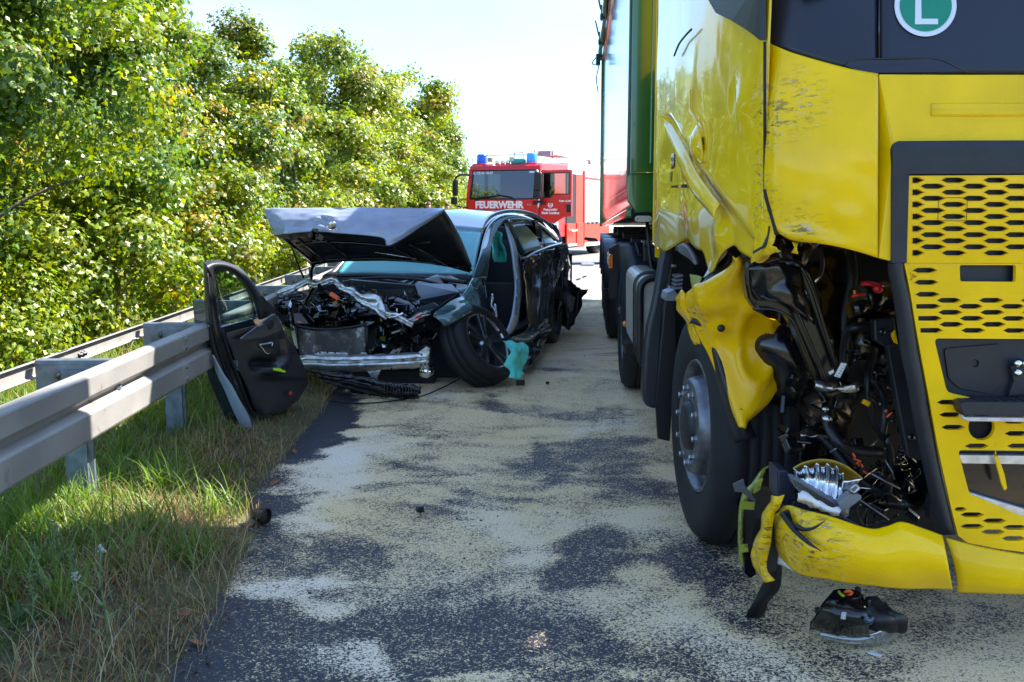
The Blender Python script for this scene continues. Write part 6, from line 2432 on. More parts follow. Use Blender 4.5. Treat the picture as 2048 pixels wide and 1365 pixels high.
for pts in ([(1.66, 2.1, .9), (1.56, 2.3, 1.38)], [(1.66, 3.2, .9), (1.52, 3.1, 1.38)], [(1.68, 4.2, .9), (1.52, 3.6, 1.36)]):
    mb.tube([ct(*p) for p in pts], .035, 6)
mb.obj('far_pillar', M['gloss_black'], CAR, split=True)
# tail: rear panel and screen
mb = MB()
mb.prism([ct(.08, 3.55, .35), ct(1.75, 3.55, .35), ct(1.75, 3.6, .95), ct(.08, 3.6, .95)], CA * .08)
mb.obj('tailgate_panel', DK, CAR, bevel=.02)
mb = MB()
mb.prism([ct(.15, 3.62, .95), ct(1.68, 3.62, .95), ct(1.5, 3.15, 1.38), ct(.35, 3.15, 1.38)], CA * .01)
mb.obj('rear_screen', M['truckglass'], CAR)
# teal curtain airbags
rows = [[cs(984, 466, .25), cs(993, 462, .28), cs(1004, 466, .25)], [cs(983, 490, .22), cs(995, 490, .3), cs(1008, 488, .22)], [cs(986, 512, .2), cs(998, 512, .28), cs(1012, 510, .2)], [cs(990, 523, .2), cs(1000, 526, .26), cs(1013, 523, .2)]]
patch('curtain_airbag', rows, M['teal'], CAR, .012, 6, 6, crumple=.03, crumple_scale=7)
rows = [[cs(1026, 452, .27), cs(1038, 448, .3), cs(1048, 450, .27)], [cs(1030, 478, .25), cs(1040, 474, .3), cs(1050, 472, .25)], [cs(1040, 503, .22), cs(1045, 503, .25), cs(1050, 503, .22)]]
patch('curtain_airbag', rows, M['teal'], CAR, .012, 6, 6, crumple=.03, crumple_scale=7)
mb = MB()
mb.tube(spline([cs(980, 600, .25), cs(985, 590, .2), cs(983, 612, .2), cs(990, 622, .15), cs(982, 630, .2), cs(992, 634, .15), cs(990, 610, .2)], 5), .012, 6)
mb.obj('hanging_wiring', M['steel'], CAR)
mb = MB()
mb.lathe([(0, -.02), (.03, -.02), (.035, .01)], cs(985, 471, .2), CN, 12)
mb.obj('red_lamp', M['redp'], CAR)

# near front wing, folded over the wheel
wg = [
    [(866, 634, 7.95), (870, 626, 7.97), (880, 618, 8.02), (900, 604, 8.12), (924, 590, 8.3), (941, 562, 8.7), (947, 548, 9.0)],
    [(872, 637, 7.93), (880, 630, 7.94), (893, 621, 8.0), (912, 608, 8.1), (936, 596, 8.3), (955, 575, 8.75), (966, 553, 9.15)],
    [(882, 645, 7.92), (892, 634, 7.92), (908, 622, 7.98), (930, 612, 8.12), (950, 604, 8.4), (966, 592, 8.9), (972, 572, 9.3)],
    [(890, 654, 7.93), (904, 645, 7.92), (922, 632, 7.98), (942, 621, 8.15), (958, 618, 8.45), (972, 612, 8.95), (976, 600, 9.3)],
    [(906, 652, 7.99), (914, 645, 7.98), (926, 634, 8.03), (943, 626, 8.2), (960, 626, 8.5), (973, 632, 8.95), (979, 633, 9.25)]]
rows = [[W(*p) for p in r] for r in wg]


def wing_fn(p, u, v):
    return .040 * (abs(mnoise.noise(p * 3.6 + Vector((7, 2, 5)))) - .2) + .010 * abs(mnoise.noise(p * 9))


WINGM = mat('wing_teal', (.07, .14, .155), .22, .2, coat=1.0, var=.15, var_scale=6, dirt=(.16, .17, .17), dirt_amt=.14, dirt_scale=26)
patch('front_wing', rows, WINGM, CAR, .006, 7, 7, fn=wing_fn)
rows = [[W(x0, y0, Y0), W(x1, y1, Y1)] for x0, y0, Y0, x1, y1, Y1 in ((971, 556, 9.35, 966, 553, 9.2), (975, 590, 9.3, 972, 592, 9.15), (980, 636, 9.25, 975, 632, 9.1), (1000, 668, 9.2, 985, 660, 9.1))]
patch('hinge_pillar', rows, PIL, CAR, .01, 4, 3)
# front wheel: pushed out and leaning
wn_ = Vector((.71, -.45, .50)).normalized()
wc = W(976, 681, 8.12)
fw = bpy.data.objects.new('front_wheel', None)
COL.objects.link(fw)
fw.parent = CAR
fw.location = -root_of(CAR)
RM = mat('alloy_dark', (.10, .105, .115), .25, .85, var=.3, var_scale=14, dirt=(.03, .03, .02), dirt_amt=.4, dirt_scale=20)
RMB = mat('alloy_face', (.30, .31, .33), .22, .9, var=.25, var_scale=14, dirt=(.05, .05, .04), dirt_amt=.3, dirt_scale=20)
mb = MB()
mb.lathe([(.245, -.02), (.250, .004), (.285, .016), (.325, .004), (.345, -.03), (.348, -.07), (.342, -.072), (.342, -.08), (.348, -.083), (.348, -.13), (.342, -.132), (.342, -.14), (.348, -.143), (.348, -.19), (.335, -.225), (.29, -.24), (.245, -.22)], wc, wn_, 64)
mb.obj('tyre', M['rubber'], fw).location = (0, 0, 0)
mb = MB()
mb.lathe([(.252, -.004), (.244, .006), (.236, .0), (.228, -.03), (.218, -.14), (.214, -.2)], wc, wn_, 56)
mb.obj('rim', RMB, fw).location = (0, 0, 0)
mb = MB()
mb.lathe([(.216, -.14), (.15, -.15), (.06, -.14), (0, -.14)], wc, wn_, 40)
mb.obj('brake_disc', RM, fw).location = (0, 0, 0)
wu = wn_.orthogonal().normalized()
wv = wn_.cross(wu)
for k in range(5):
    for s_ in (-1, 1):
        a = 2 * math.pi * k / 5 + .35
        d1 = wu * math.cos(a) + wv * math.sin(a)
        d2 = wu * math.cos(a + s_ * .17) + wv * math.sin(a + s_ * .17)
        pr = d1.cross(wn_)
        mb = MB()
        w0, w1 = .019, .014
        A0 = wc + d1 * .035 + pr * (.008 * -s_)
        A1 = wc + d2 * .236
        p2 = (A1 - A0).cross(wn_).normalized()
        mb.prism([A0 + p2 * w0 - wn_ * .035, A1 + p2 * w1 - wn_ * .012, A1 - p2 * w1 - wn_ * .012, A0 - p2 * w0 - wn_ * .035], wn_ * .028)
        mb.obj('spoke', RMB, fw, bevel=.004).location = (0, 0, 0)
mb = MB()
mb.lathe([(.075, -.06), (.07, -.012), (.045, -.005), (.03, .0), (0, .002)], wc, wn_, 24)
mb.obj('hub_cap', RMB, fw).location = (0, 0, 0)
# far front wheel, rear wheels
for nm, c in (('far_front_wheel', ct(1.62, .25, .33)), ('rear_wheel', ct(.02, 2.55, .335)), ('far_rear_wheel', ct(1.80, 2.55, .335))):
    sg = 1 if nm == 'rear_wheel' else -1
    e = bpy.data.objects.new('wheel', None)
    COL.objects.link(e)
    e.parent = CAR
    e.location = -root_of(CAR)
    mb = MB()
    mb.lathe([(.24, -.02), (.25, .004), (.29, .014), (.33, .0), (.345, -.04), (.345, -.2), (.33, -.23), (.25, -.23)], c, CN * sg, 40)
    mb.obj('tyre', M['rubber'], e).location = (0, 0, 0)
    mb = MB()
    mb.lathe([(.25, -.01), (.23, -.02), (.20, -.05), (.06, -.03), (0, -.02)], c, CN * sg, 32)
    mb.obj('rim', RM, e).location = (0, 0, 0)
# torn splash panels along the side
rows = [[W(*p) for p in r] for r in [[(1030, 676, 8.9), (1060, 672, 9.3), (1092, 664, 9.7)], [(1046, 700, 8.85), (1066, 692, 9.2), (1092, 678, 9.6)], [(1054, 722, 8.7), (1068, 712, 9.0), (1084, 700, 9.4)], [(1046, 746, 8.5), (1056, 736, 8.6), (1066, 728, 8.8)]]]
patch('torn_sill_liner', rows, M['gloss_black'], CAR, .01, 5, 5, crumple=.03, crumple_scale=7)
# hanging rear bumper corner
rows = [[cs(1126, 553, .03), cs(1140, 562, -.05), cs(1160, 578, -.12), cs(1174, 579, -.25)], [cs(1124, 590, .03), cs(1140, 596, -.06), cs(1156, 600, -.12), cs(1167, 596, -.2)],
        [cs(1122, 625, .03), cs(1136, 632, -.06), cs(1148, 634, -.1), cs(1156, 628, -.14)], [cs(1124, 650, .03), cs(1130, 656, -.02), cs(1137, 661, -.05), cs(1142, 656, -.08)]]
patch('rear_bumper_corner', rows, M['black'], CAR, .012, 6, 6, crumple=.04, crumple_scale=6)
rows = [[cs(1136, 588, -.1), cs(1150, 594, -.16)], [cs(1134, 606, -.1), cs(1148, 610, -.15)], [cs(1138, 624, -.1), cs(1146, 620, -.14)]]
patch('bumper_bracket', rows, mat('bracket_grey', (.05, .05, .07), .5), CAR, .015, 4, 4, crumple=.02)
rows = [[cs(x, 488 + (x - 1112) * .9, .2), cs(x + 8, 492 + (x - 1112) * .9, .15)] for x in (1112, 1120, 1128)]
patch('lamp_remnant', [[cs(1098, 446, .3), cs(1112, 452, .25)], [cs(1108, 460, .25), cs(1122, 474, .15)], [cs(1120, 478, .2), cs(1130, 496, .06)]], M['gloss_black'], CAR, .02, 4, 4, crumple=.02)

# ---- crushed front end
mb = MB()
mb.prism([W(570, 590, 8.75), W(700, 560, 8.9), W(870, 575, 8.9), W(930, 600, 8.8), W(905, 770, 8.6), W(640, 780, 8.5), (W(590, 720, 8.6))], (0, .1, 0))
mb.obj('engine_block', M['black'], CAR)
rows = [[W(620 + 320 * f, 560 + 18 * math.sin(f * 3) * g + 62 * g * (1 - .2 * f), 9.4 - 1.0 * g) for f in (0, .2, .4, .6, .8, 1)] for g in (0, .33, .66, 1)]
patch('engine_cover', rows, M['gloss_black'], CAR, .01, 5, 5, crumple=.06, crumple_scale=3.4)
mb = MB()
mb.tube(spline([W(650, 552, 9.35), W(740, 551, 9.3), W(850, 556, 9.25), W(935, 566, 9.1)], 5), .02, 6)
mb.tube(spline([W(690, 560, 9.15), W(760, 556, 9.1), W(840, 560, 9.05), (W(900, 575, 8.95))], 5), .014, 6)
mb.tube(spline([W(760, 560, 9.2), W(812, 570, 9.0), W(835, 585, 8.85), W(815, 600, 8.8), W(790, 612, 8.7)], 5), .018, 6)
mb.tube(spline([W(800, 553, 9.36), W(860, 560, 9.3), W(912, 571, 9.15)], 5), .012, 6)
mb.obj('wiper_and_hose', M['black'], CAR, split=True)
mb = MB()
mb.prism([W(828, 566, 8.9), W(905, 568, 8.9), W(920, 585, 8.6), W(880, 612, 8.4), W(840, 600, 8.5)], (0, 0, -.05))
mb.prism([W(808, 622, 8.3), W(868, 604, 8.4), W(880, 612, 8.3), W(850, 632, 8.15), W(815, 642, 8.15)], (0, 0, -.05))
mb.obj('fuse_box_lid', mat('dusty_black', (.015, .017, .022), .3, dirt=(.12, .12, .14), dirt_amt=.1, dirt_scale=34), CAR, bevel=.01, split=True)


def strip(name, pts, wid, m, th=.006, cr=.01, sc=12):
    """bent channel of sheet metal following pts (px, py, Y)"""
    P = [W(*p) for p in pts]
    rows = []
    for i, p in enumerate(P):
        a = P[max(0, i - 1)]
        b = P[min(len(P) - 1, i + 1)]
        t = (b - a).normalized()
        side = t.cross(Vector((0, -1, 0))).normalized()
        w_ = wid[i] if isinstance(wid, (list, tuple)) else wid
        rows.append([p - side * w_ + Vector((0, .02, 0)), p - side * w_ * .4 + Vector((0, -.015, 0)), p + side * w_ * .3 + Vector((0, .0, 0)), p + side * w_ * .6 + Vector((0, -.02, 0)), p + side * w_ + Vector((0, .02, 0))])
    return patch(name, rows, m, CAR, th, 6, 3, crumple=cr, crumple_scale=sc)


strip('crushed_rail', [(618, 568, 8.2), (630, 570, 8.15), (650, 564, 8.12), (668, 560, 8.1), (682, 573, 8.05), (706, 584, 8.0), (722, 596, 7.98), (748, 606, 7.95), (760, 620, 7.92), (774, 634, 7.9)], [.03, .03, .03, .03, .03, .04, .055, .07, .05, .03], M['alu'], cr=.022)
strip('crushed_rail', [(758, 604, 8.0), (768, 624, 7.93), (776, 636, 7.9)], [.03, .04, .02], M['alu'], cr=.02)
strip('perforated_tab', [(770, 628, 7.88), (788, 632, 7.86), (808, 642, 7.85), (826, 651, 7.85)], [.03, .026, .024, .022], M['alu'], cr=.008)
strip('upper_rail', [(812, 644, 7.9), (826, 640, 7.92), (842, 630, 7.96), (862, 626, 8.0)], [.018, .022, .024, .02], M['steel'], cr=.010)
strip('left_rail', [(552, 590, 8.2), (566, 586, 8.2), (584, 578, 8.22), (604, 568, 8.25), (622, 558, 8.25)], [.03, .03, .026, .026, .02], M['alu'], cr=.014)
strip('left_rail', [(544, 612, 8.15), (556, 600, 8.15), (578, 592, 8.2), (600, 586, 8.2)], [.03, .03, .026, .026], mat('crushed_dark_metal', (.16, .17, .19), .35, .8, var=.3, dirt=(.02, .02, .02), dirt_amt=.4), cr=.02)
mb = MB()
mb.tube(spline([W(772, 634, 7.84), W(786, 628, 7.82), (W(800, 630, 7.82)), W(806, 626, 7.82), W(792, 633, 7.82), W(776, 636, 7.83)], 4), .008, 6)
mb.tube([W(794, 628, 7.82), W(794, 617, 7.82)], .006, 6)
mb.obj('latch_loop', M['chrome'], CAR, split=True)
mb = MB()
mb.box(W(836, 634, 7.86), (.05, .01, .02), Matrix.Rotation(-.4, 3, 'Y'))
mb.obj('red_tape', M['redp'], CAR)
# radiator
rows = [[W(x, y0 + (y1 - y0) * f, 7.98 + .03 * math.sin(x / 17.)) for x, y0, y1 in ((592, 654, 711), (625, 660, 711), (660, 661, 712), (700, 657, 712), (733, 651, 711))] for f in (0, .33, .66, 1)]
rad = patch('radiator', rows, mat('radiator_core', (.11, .105, .105), .55, .3, var=.2, dirt=(.62, .60, .58), dirt_amt=.62, dirt_scale=9), CAR, .03, 4, 4)
mb = MB()
mb.tube(spline([W(592, 652, 7.94), W(625, 658, 7.94), W(660, 659, 7.94), W(700, 655, 7.94), W(734, 649, 7.94)], 4), .012, 6)
mb.tube([W(592, 653, 7.94), W(595, 711, 7.94)], .010, 6)
mb.tube([W(734, 651, 7.94), W(734, 712, 7.94)], .012, 6)
mb.obj('radiator_frame', M['black'], CAR, split=True)
mb = MB()
for k in range(26):
    y = 660 + k * 2.0
    mb.tube([W(594, y, 7.945), W(733, y - 1.5, 7.95)], .0016, 4)
ro = mb.obj('radiator_fins', mat('fin', (.16, .15, .15), .5, .5), CAR)
ro['kind'] = 'stuff'
mb = MB()
mb.prism([W(x, y, 7.93) for x, y in ((582, 664), (590, 660), (596, 698), (590, 696))], (0, .03, 0))
mb.obj('silver_tank_edge', M['alu'], CAR)
# bumper beam
be = [(600, 714, 738, 7.75), (620, 712, 737, 7.72), (660, 714, 740, 7.70), (700, 714, 740, 7.69), (745, 713, 738, 7.69), (790, 712, 737, 7.7), (830, 709, 734, 7.72), (858, 706, 733, 7.75)]
rows = [[W(x, a + (b - a) * f, Yd + o) for x, a, b, Yd in be] for f, o in ((-.12, .06), (0, .0), (.25, -.02), (.45, .005), (.62, -.02), (.95, .0), (1.08, .06))]
patch('bumper_beam', rows, M['alu'], CAR, .006, 4, 6, crumple=.010, crumple_scale=8)
mb = MB()
mb.prism([W(x, y, 7.78) for x, y in ((622, 712), (640, 704), (680, 706), (694, 706), (700, 716), (622, 718))], (0, .02, 0))
mb.prism([W(x, y, 7.78) for x, y in ((720, 712), (722, 705), (732, 706), (736, 714))], (0, .02, 0))
mb.prism([W(x, y, 7.72) for x, y in ((836, 706), (852, 694), (860, 698), (858, 712), (846, 712))], (0, .04, 0))
mb.prism([W(x, y, 7.8) for x, y in ((728, 738), (762, 740), (758, 748), (752, 762), (744, 758), (738, 748))], (0, .04, 0))
mb.prism([W(x, y, 7.74) for x, y in ((650, 740), (660, 740), (660, 745), (650, 745))], (0, .02, 0))
mb.obj('beam_bracket', M['alu'], CAR, bevel=.003, split=True)
mb = MB()
for x, y in ((842, 733), (850, 732), (857, 731), (783, 741), (806, 723), (843, 713), (640, 709), (655, 708), (670, 708)):
    mb.lathe([(0, -.006), (.007, -.006), (.008, .0)], W(x, y - 3, 7.69), (0, 1, 0), 8)
mb.obj('beam_hole', M['interior'], CAR, split=True)
mb = MB()
mb.lathe([(0, -.05), (.04, -.045), (.055, -.01), (.05, .04), (0, .06)], W(852, 737 + 6, 7.85), (.6, .8, .1), 20)
mb.obj('fog_lamp', M['chrome'], CAR)
# lower wreckage on the road
strip('bumper_remains', [(622, 744, 7.7), (660, 752, 7.6), (700, 757, 7.55), (735, 764, 7.5), (770, 774, 7.45), (800, 778, 7.42), (842, 782, 7.4)], [.02, .024, .03, .035, .03, .035, .03], M['gloss_black'], .008, .018, 14)
strip('bumper_remains', [(640, 752, 7.75), (690, 768, 7.7), (740, 778, 7.6), (790, 790, 7.5), (838, 790, 7.42)], [.03, .04, .05, .03, .02], M['black'], .01, .03, 9)
mb = MB()
for k in range(12):
    x = 770 + k * 6
    mb.box(W(x, 777 + k * .5, 7.40), (.008, .05, .06))
mb.obj('grille_slat', M['black'], CAR, split=True)
mb = MB()
mb.prism([W(640, 745, 8.3), W(860, 742, 8.3), W(870, 770, 8.2), W(650, 782, 8.2)], (0, .4, 0))
mb.prism([W(866, 640, 8.6), W(925, 640, 8.6), W(930, 760, 8.5), W(866, 756, 8.5)], (0, .1, 0))
mb.obj('underbody', M['interior'], CAR, split=True)
mb = MB()
mb.prism([ct(.1, .2, .16), ct(1.7, .2, .16), ct(1.7, 3.9, .2), ct(.1, 3.9, .2)], (0, 0, .1))
mb.obj('floor_pan', M['interior'], CAR)
# tangle of broken pieces in the engine bay
rr = random.Random(12)
mb = MB()
for k in range(90):
    x, y = rr.uniform(560, 860), rr.uniform(585, 705)
    if x < 745 and y > 652:
        continue
    if y < 575 + abs(x - 700) * .25:
        continue
    q = Matrix.Rotation(rr.uniform(0, 3), 3, 'Z') @ Matrix.Rotation(rr.uniform(0, 3), 3, 'X')
    mb.box(W(x, y, 8.0 + rr.random() * .5), (rr.uniform(.03, .16), rr.uniform(.02, .09), rr.uniform(.02, .14)), q)
mb.obj('engine_part', M['gloss_black'], CAR, bevel=.008, split=True)
mb = MB()
for k in range(60):
    x, y = rr.uniform(548, 850), rr.uniform(578, 700)
    if x < 740 and y > 645:
        y = rr.uniform(580, 645)
    pts = [W(x, y, 8.0 + rr.random() * .3)]
    for j in range(3):
        x += rr.uniform(-22, 22)
        y += rr.uniform(-12, 16)
        pts.append(W(x, y, 7.95 + rr.random() * .35))
    mb.tube(spline(pts, 4), rr.choice((.006, .008, .012)), 5)
mb.obj('engine_hose', M['gloss_black'], CAR, split=True)
for k in range(34):
    x, y = rr.uniform(556, 845), rr.uniform(585, 700)
    if x < 740 and y > 648:
        continue
    mb = MB()
    p = W(x, y, 7.93)
    d_ = Vector((rr.uniform(-1, 1), rr.uniform(-.6, .6), rr.uniform(-1, 1))).normalized() * rr.uniform(.01, .035)
    e_ = Vector((rr.uniform(-1, 1), rr.uniform(-.6, .6), rr.uniform(-1, 1))).normalized() * rr.uniform(.01, .03)
    mb.prism([p - d_, p + e_, p + d_ * 1.3, p + d_ * .2 - e_ * .5], (0, .006, 0))
    mb.obj('metal_fragment', rr.choice((M['alu'], M['steel'], M['galvdark'], M['galvdark'])), CAR)
mb = MB()
for x, y, q in ((783, 706, .5), (790, 704, .4), (797, 706, .7), (792, 664, .2)):
    mb.box(W(x, y, 7.88), (.075, .012, .014), Matrix.Rotation(-q * 1.6, 3, 'Y'))
mb.obj('pale_bracket', mat('dull_cream', (.30, .28, .24), .5, var=.3), CAR, bevel=.003, split=True)
mb = MB()
mb.box(W(669, 593, 8.0), (.085, .03, .035), Matrix.Rotation(.6, 3, 'Y'))
mb.obj('orange_connector', M['orange'], CAR, bevel=.006)
mb = MB()
for k in range(5):
    mb.tube([W(586 - k * 2, 650 - k * 12 + 20, 8.0), W(583 - k * 1.5, 640 - k * 12 + 20, 8.0)], .01, 6)
mb.obj('left_fragment', M['galvdark'], CAR, split=True)

# ---- teal sheet thrown over the front wheel
rows = [[W(*p) for p in r] for r in [
    [(1010, 680, 8.1), (1024, 680, 8.15), (1038, 684, 8.25), (1050, 688, 8.35)],
    [(1016, 696, 8.0), (1030, 695, 8.05), (1044, 698, 8.15), (1056, 702, 8.25)],
    [(1020, 712, 7.95), (1030, 714, 7.95), (1042, 716, 8.05), (1053, 718, 8.15)],
    [(1008, 730, 7.9), (1022, 727, 7.88), (1038, 730, 7.95), (1049, 734, 8.05)],
    [(1020, 742, 7.86), (1030, 744, 7.85), (1038, 746, 7.9), (1046, 748, 7.95)],
    [(1018, 754, 7.82), (1026, 757, 7.82), (1033, 758, 7.85), (1040, 757, 7.88)]]]
o = patch('teal_sheet', rows, M['teal'], None, .003, 9, 9, dent=.03, dent_scale=9, crumple=.009, crumple_scale=15)
tag(o, 'crumpled teal airbag cloth lying against the leaning front wheel', 'cloth')

# ================================================================== THE TORN-OFF DOOR
DA = W(415, 700, 6.02)
DB = W(616, 700, 7.12)
dd = Vector((DB.x - DA.x, DB.y - DA.y, 0)).normalized()
DNv = Vector((dd.y, -dd.x, 0))          # towards the viewer side
DR = thing('car_door', 'torn off black car door with inner trim leaning on the crash barrier', 'car door', (DA.x, DA.y, 0))


def dp(px, py, off=0.0):
    """point on the door plane; off = towards the viewer"""
    p0 = Vector((DA.x, DA.y, 0)) + DNv * off
    return PLN(px, py, p0, DNv)


frame_o = [(408, 526), (422, 523), (440, 523), (456, 527), (474, 534), (488, 545), (502, 562), (516, 582), (531, 602), (546, 621)]
frame_i = [(425, 560), (429, 545), (437, 540), (455, 541), (468, 548), (480, 560), (492, 576), (503, 593), (511, 612), (516, 634)]
rows = []
for o, i in zip(frame_o, frame_i):
    rows.append([dp(o[0], o[1], -.05), dp(o[0] * .8 + i[0] * .2, o[1] * .8 + i[1] * .2, .03), dp(o[0] * .4 + i[0] * .6, o[1] * .4 + i[1] * .6, .035), dp(i[0], i[1], -.01)])
patch('window_frame', rows, M['dirtyblack'], DR, .01, 5, 4)
lo_ = [(408, 526), (409, 560), (411, 600), (414, 640), (418, 680), (428, 720), (442, 760), (458, 800), (474, 836), (490, 862), (499, 868)]
li_ = [(425, 545), (429, 580), (434, 620), (440, 655), (452, 690), (466, 730), (480, 770), (492, 805), (503, 835), (512, 850), (520, 852)]
rows = []
for o, i in zip(lo_, li_):
    rows.append([dp(o[0], o[1], -.09), dp(o[0] + 2, o[1], .0), dp(o[0] * .55 + i[0] * .45, o[1] * .55 + i[1] * .45, .02), dp(i[0], i[1], .0)])
patch('door_edge', rows, mat('door_edge_black', (.008, .009, .012), .33, coat=.4, var=.3, dirt=(.09, .09, .09), dirt_amt=.1), DR, .01, 5, 4)
# outer skin edge, blue-grey, at the bottom
rows = [[dp(a, b, .01), dp((a + c) / 2, (b + d) / 2, .035), dp(c, d, .04)] for a, b, c, d in ((424, 712, 427, 710), (436, 752, 446, 746), (450, 782, 464, 772), (462, 812, 479, 800), (476, 842, 494, 826), (488, 864, 502, 846), (497, 870, 503, 862))]
patch('door_skin_edge', rows, mat('skin_edge_blue', (.30, .40, .52), .3, .1, coat=.8), DR, .008, 5, 4)
mb = MB()
o_ = [(411, 600), (418, 680), (442, 760), (474, 836), (499, 866), (554, 832), (600, 800), (617, 768), (610, 735), (590, 695), (564, 644), (548, 622), (516, 634), (440, 655), (430, 600)]
mb.prism([dp(x, y, -.03) for x, y in o_], -DNv * .10)
mb.obj('door_shell', mat('door_outer', (.05, .07, .08), .25, .5, coat=.9), DR, bevel=.01)
# trim panel with bulging armrest
tr_r = [(640, 452, 553), (655, 452, 563), (675, 456, 572), (700, 462, 590), (725, 470, 603), (745, 478, 612), (768, 490, 617), (795, 500, 600), (815, 508, 578), (828, 516, 562)]


def trim_fn(p, u, v):
    qx, qy = project(np.array([p.x]), np.array([p.y]), p.z)
    qx, qy = float(qx[0]), float(qy[0])
    h = 0.0
    # armrest ridge rising to the right, pocket below it
    ya = 728 - (qx - 500) * .02 - (30 * max(0, (qx - 548) / 30) ** 2 if qx > 548 else 0)
    h += .045 * math.exp(-((qy - ya) / 9) ** 2) * max(0, min(1, (qx - 494) / 14)) * max(0, min(1, (572 - qx) / 12))
    h -= .030 * math.exp(-((qy - (ya + 14)) / 6) ** 2) * max(0, min(1, (qx - 515) / 16)) * max(0, min(1, (596 - qx) / 10))
    h -= .024 * math.exp(-(((qx - 535) / 24) ** 2 + ((qy - 700) / 14) ** 2))
    h += .02 * max(0, min(1, (qy - 752) / 12)) * max(0, min(1, (qx - 500) / 40))
    h += .03 * math.exp(-((qx - 562) / 7) ** 2) * max(0, min(1, (qy - 668) / 10)) * max(0, min(1, (725 - qy) / 10))
    return -h


rows = []
for y, a, b in tr_r:
    k = 30 * (1 - (y - 640) / 60) if y < 700 else 0
    rows.append([dp(a + (b - a) * f, y + (k if k > 0 else 0) * (1 - f) * .9 - (0), .02 + .05 * math.sin(min(1, f * 1.4) * math.pi / 2)) for f in (0, .08, .2, .4, .6, .8, .93, 1)])
TRIM = mat('door_trim_black', (.012, .015, .026), .36, var=.1, bump=.05, bump_scale=260)
patch('trim_panel', rows, TRIM, DR, .012, 7, 6, fn=trim_fn)
# aluminium speaker insert
rows = [[dp(a, b, .075), dp((a + c) / 2, (b + d) / 2, .082), dp(c, d, .075)] for a, b, c, d in ((479, 677, 482, 681), (500, 662, 502, 680), (520, 647, 524, 677), (536, 634, 541, 672), (548, 628, 556, 667), (557, 636, 563, 660))]
patch('speaker_insert', rows, mat('brushed_insert', (.13, .14, .16), .35, .7, var=.1, var_scale=60), DR, .006, 5, 4)
sc = dp(540, 649, .085)
mb = MB()
u_, v_ = dd, Vector((0, 0, 1))
mb.lathe([(0, -.012), (.028, -.012), (.033, -.008), (.034, .004)], sc, -DNv, 28)
mb.obj('speaker_grille', M['interior'], DR)
mb = MB()
mb.prism([dp(x, y, .088) for x, y in ((514, 650), (522, 646), (526, 649), (517, 654))], DNv * .004)
mb.obj('seat_switch', M['silver'], DR, bevel=.002)
hp = [(519, 690), (524, 697), (531, 706), (538, 706), (543, 694), (545, 686), (538, 687), (528, 689), (519, 690)]
mb = MB()
mb.tube(spline([dp(x, y, .088) for x, y in hp], 4), .006, 6)
mb.obj('handle_surround', M['chrome'], DR)
mb = MB()
mb.prism([dp(x, y, .076) for x, y in ((522, 691), (542, 688), (537, 704), (531, 704))], DNv * .004)
mb.obj('handle_recess', M['interior'], DR)
mb = MB()
mb.prism([dp(x, y, .105) for x, y in ((546, 736), (557, 737), (570, 743), (566, 745), (552, 742), (546, 741))], DNv * .01)
mb.obj('yellow_cloth', mat('hi_vis', (.55, .95, .02), .6), DR)
mb = MB()
mb.lathe([(0, -.006), (.013, -.005), (.016, .004)], dp(582, 788, .085), -DNv, 16)
mb.obj('red_reflector', M['redp'], DR)
rows = [[dp(a, b, -.01), dp(c, d, -.01)] for a, b, c, d in ((428, 548, 436, 540), (431, 580, 470, 548), (434, 610, 492, 575), (440, 640, 508, 606), (446, 650, 516, 636))]
patch('door_glass', rows, M['glass'], DR, .004, 3, 3)
mb = MB()
mb.prism([dp(x, y, .01) for x, y in ((508, 600), (516, 590), (546, 620), (552, 624), (516, 640))], DNv * .03)
mb.obj('mirror_corner', M['dirtyblack'], DR, bevel=.006)
mb = MB()
mb.box(dp(471, 728, .03), (.03, .02, .045))
mb.tube([dp(468, 735, .03), dp(478, 741, .04)], .006, 6)
mb.lathe([(0, -.01), (.008, -.01), (.01, 0)], dp(416, 653, .02), -DNv, 10)
mb.obj('door_latch', M['galvdark'], DR, bevel=.003, split=True)
mb = MB()
mb.prism([dp(x, y, .03) for x, y in ((459, 762), (461, 770), (470, 788), (468, 790), (460, 788), (458, 775))], DNv * .002)
mb.obj('warning_sticker', M['orange'], DR)
mb = MB()
mb.tube(spline([dp(445, 660, .05), dp(455, 700, .045), dp(472, 745, .045), dp(492, 800, .04), dp(510, 838, .03)], 5), .010, 6)
mb.tube(spline([dp(414, 545, .03), dp(419, 600, .03), dp(426, 655, .03), dp(440, 710, .03), dp(465, 775, .03), dp(492, 835, .02)], 5), .008, 6)
mb.obj('door_seal', M['rubber'], DR, split=True)

# ================================================================== CRASH BARRIER
bd = Vector((957 - 1024, F, 0)).normalized()         # direction along the barrier
bn = Vector((bd.y, -bd.x, 0))                        # towards the road
b0 = W(0, 818, 3.48)
b0 = Vector((b0.x, b0.y, 0))
BR = thing('crash_barrier', 'double sided galvanised steel crash barrier along the grass verge', 'crash barrier', tuple(b0 + bd * 2))


def bp_(s, a, z):
    """s metres along, a towards the road, z up"""
    return b0 + bd * s + bn * a + Vector((0, 0, z))


# W profile: (out, height)
WP = [(0, .757), (.030, .755), (.050, .747), (.055, .738), (.055, .662), (.048, .652), (.008, .632), (.004, .622), (.008, .612), (.048, .592), (.055, .582), (.055, .482), (.048, .470), (.030, .462), (0, .458)]


WR = [(0, .745), (.02, .745), (.03, .74), (.03, .672), (.02, .666), (0, .666)]


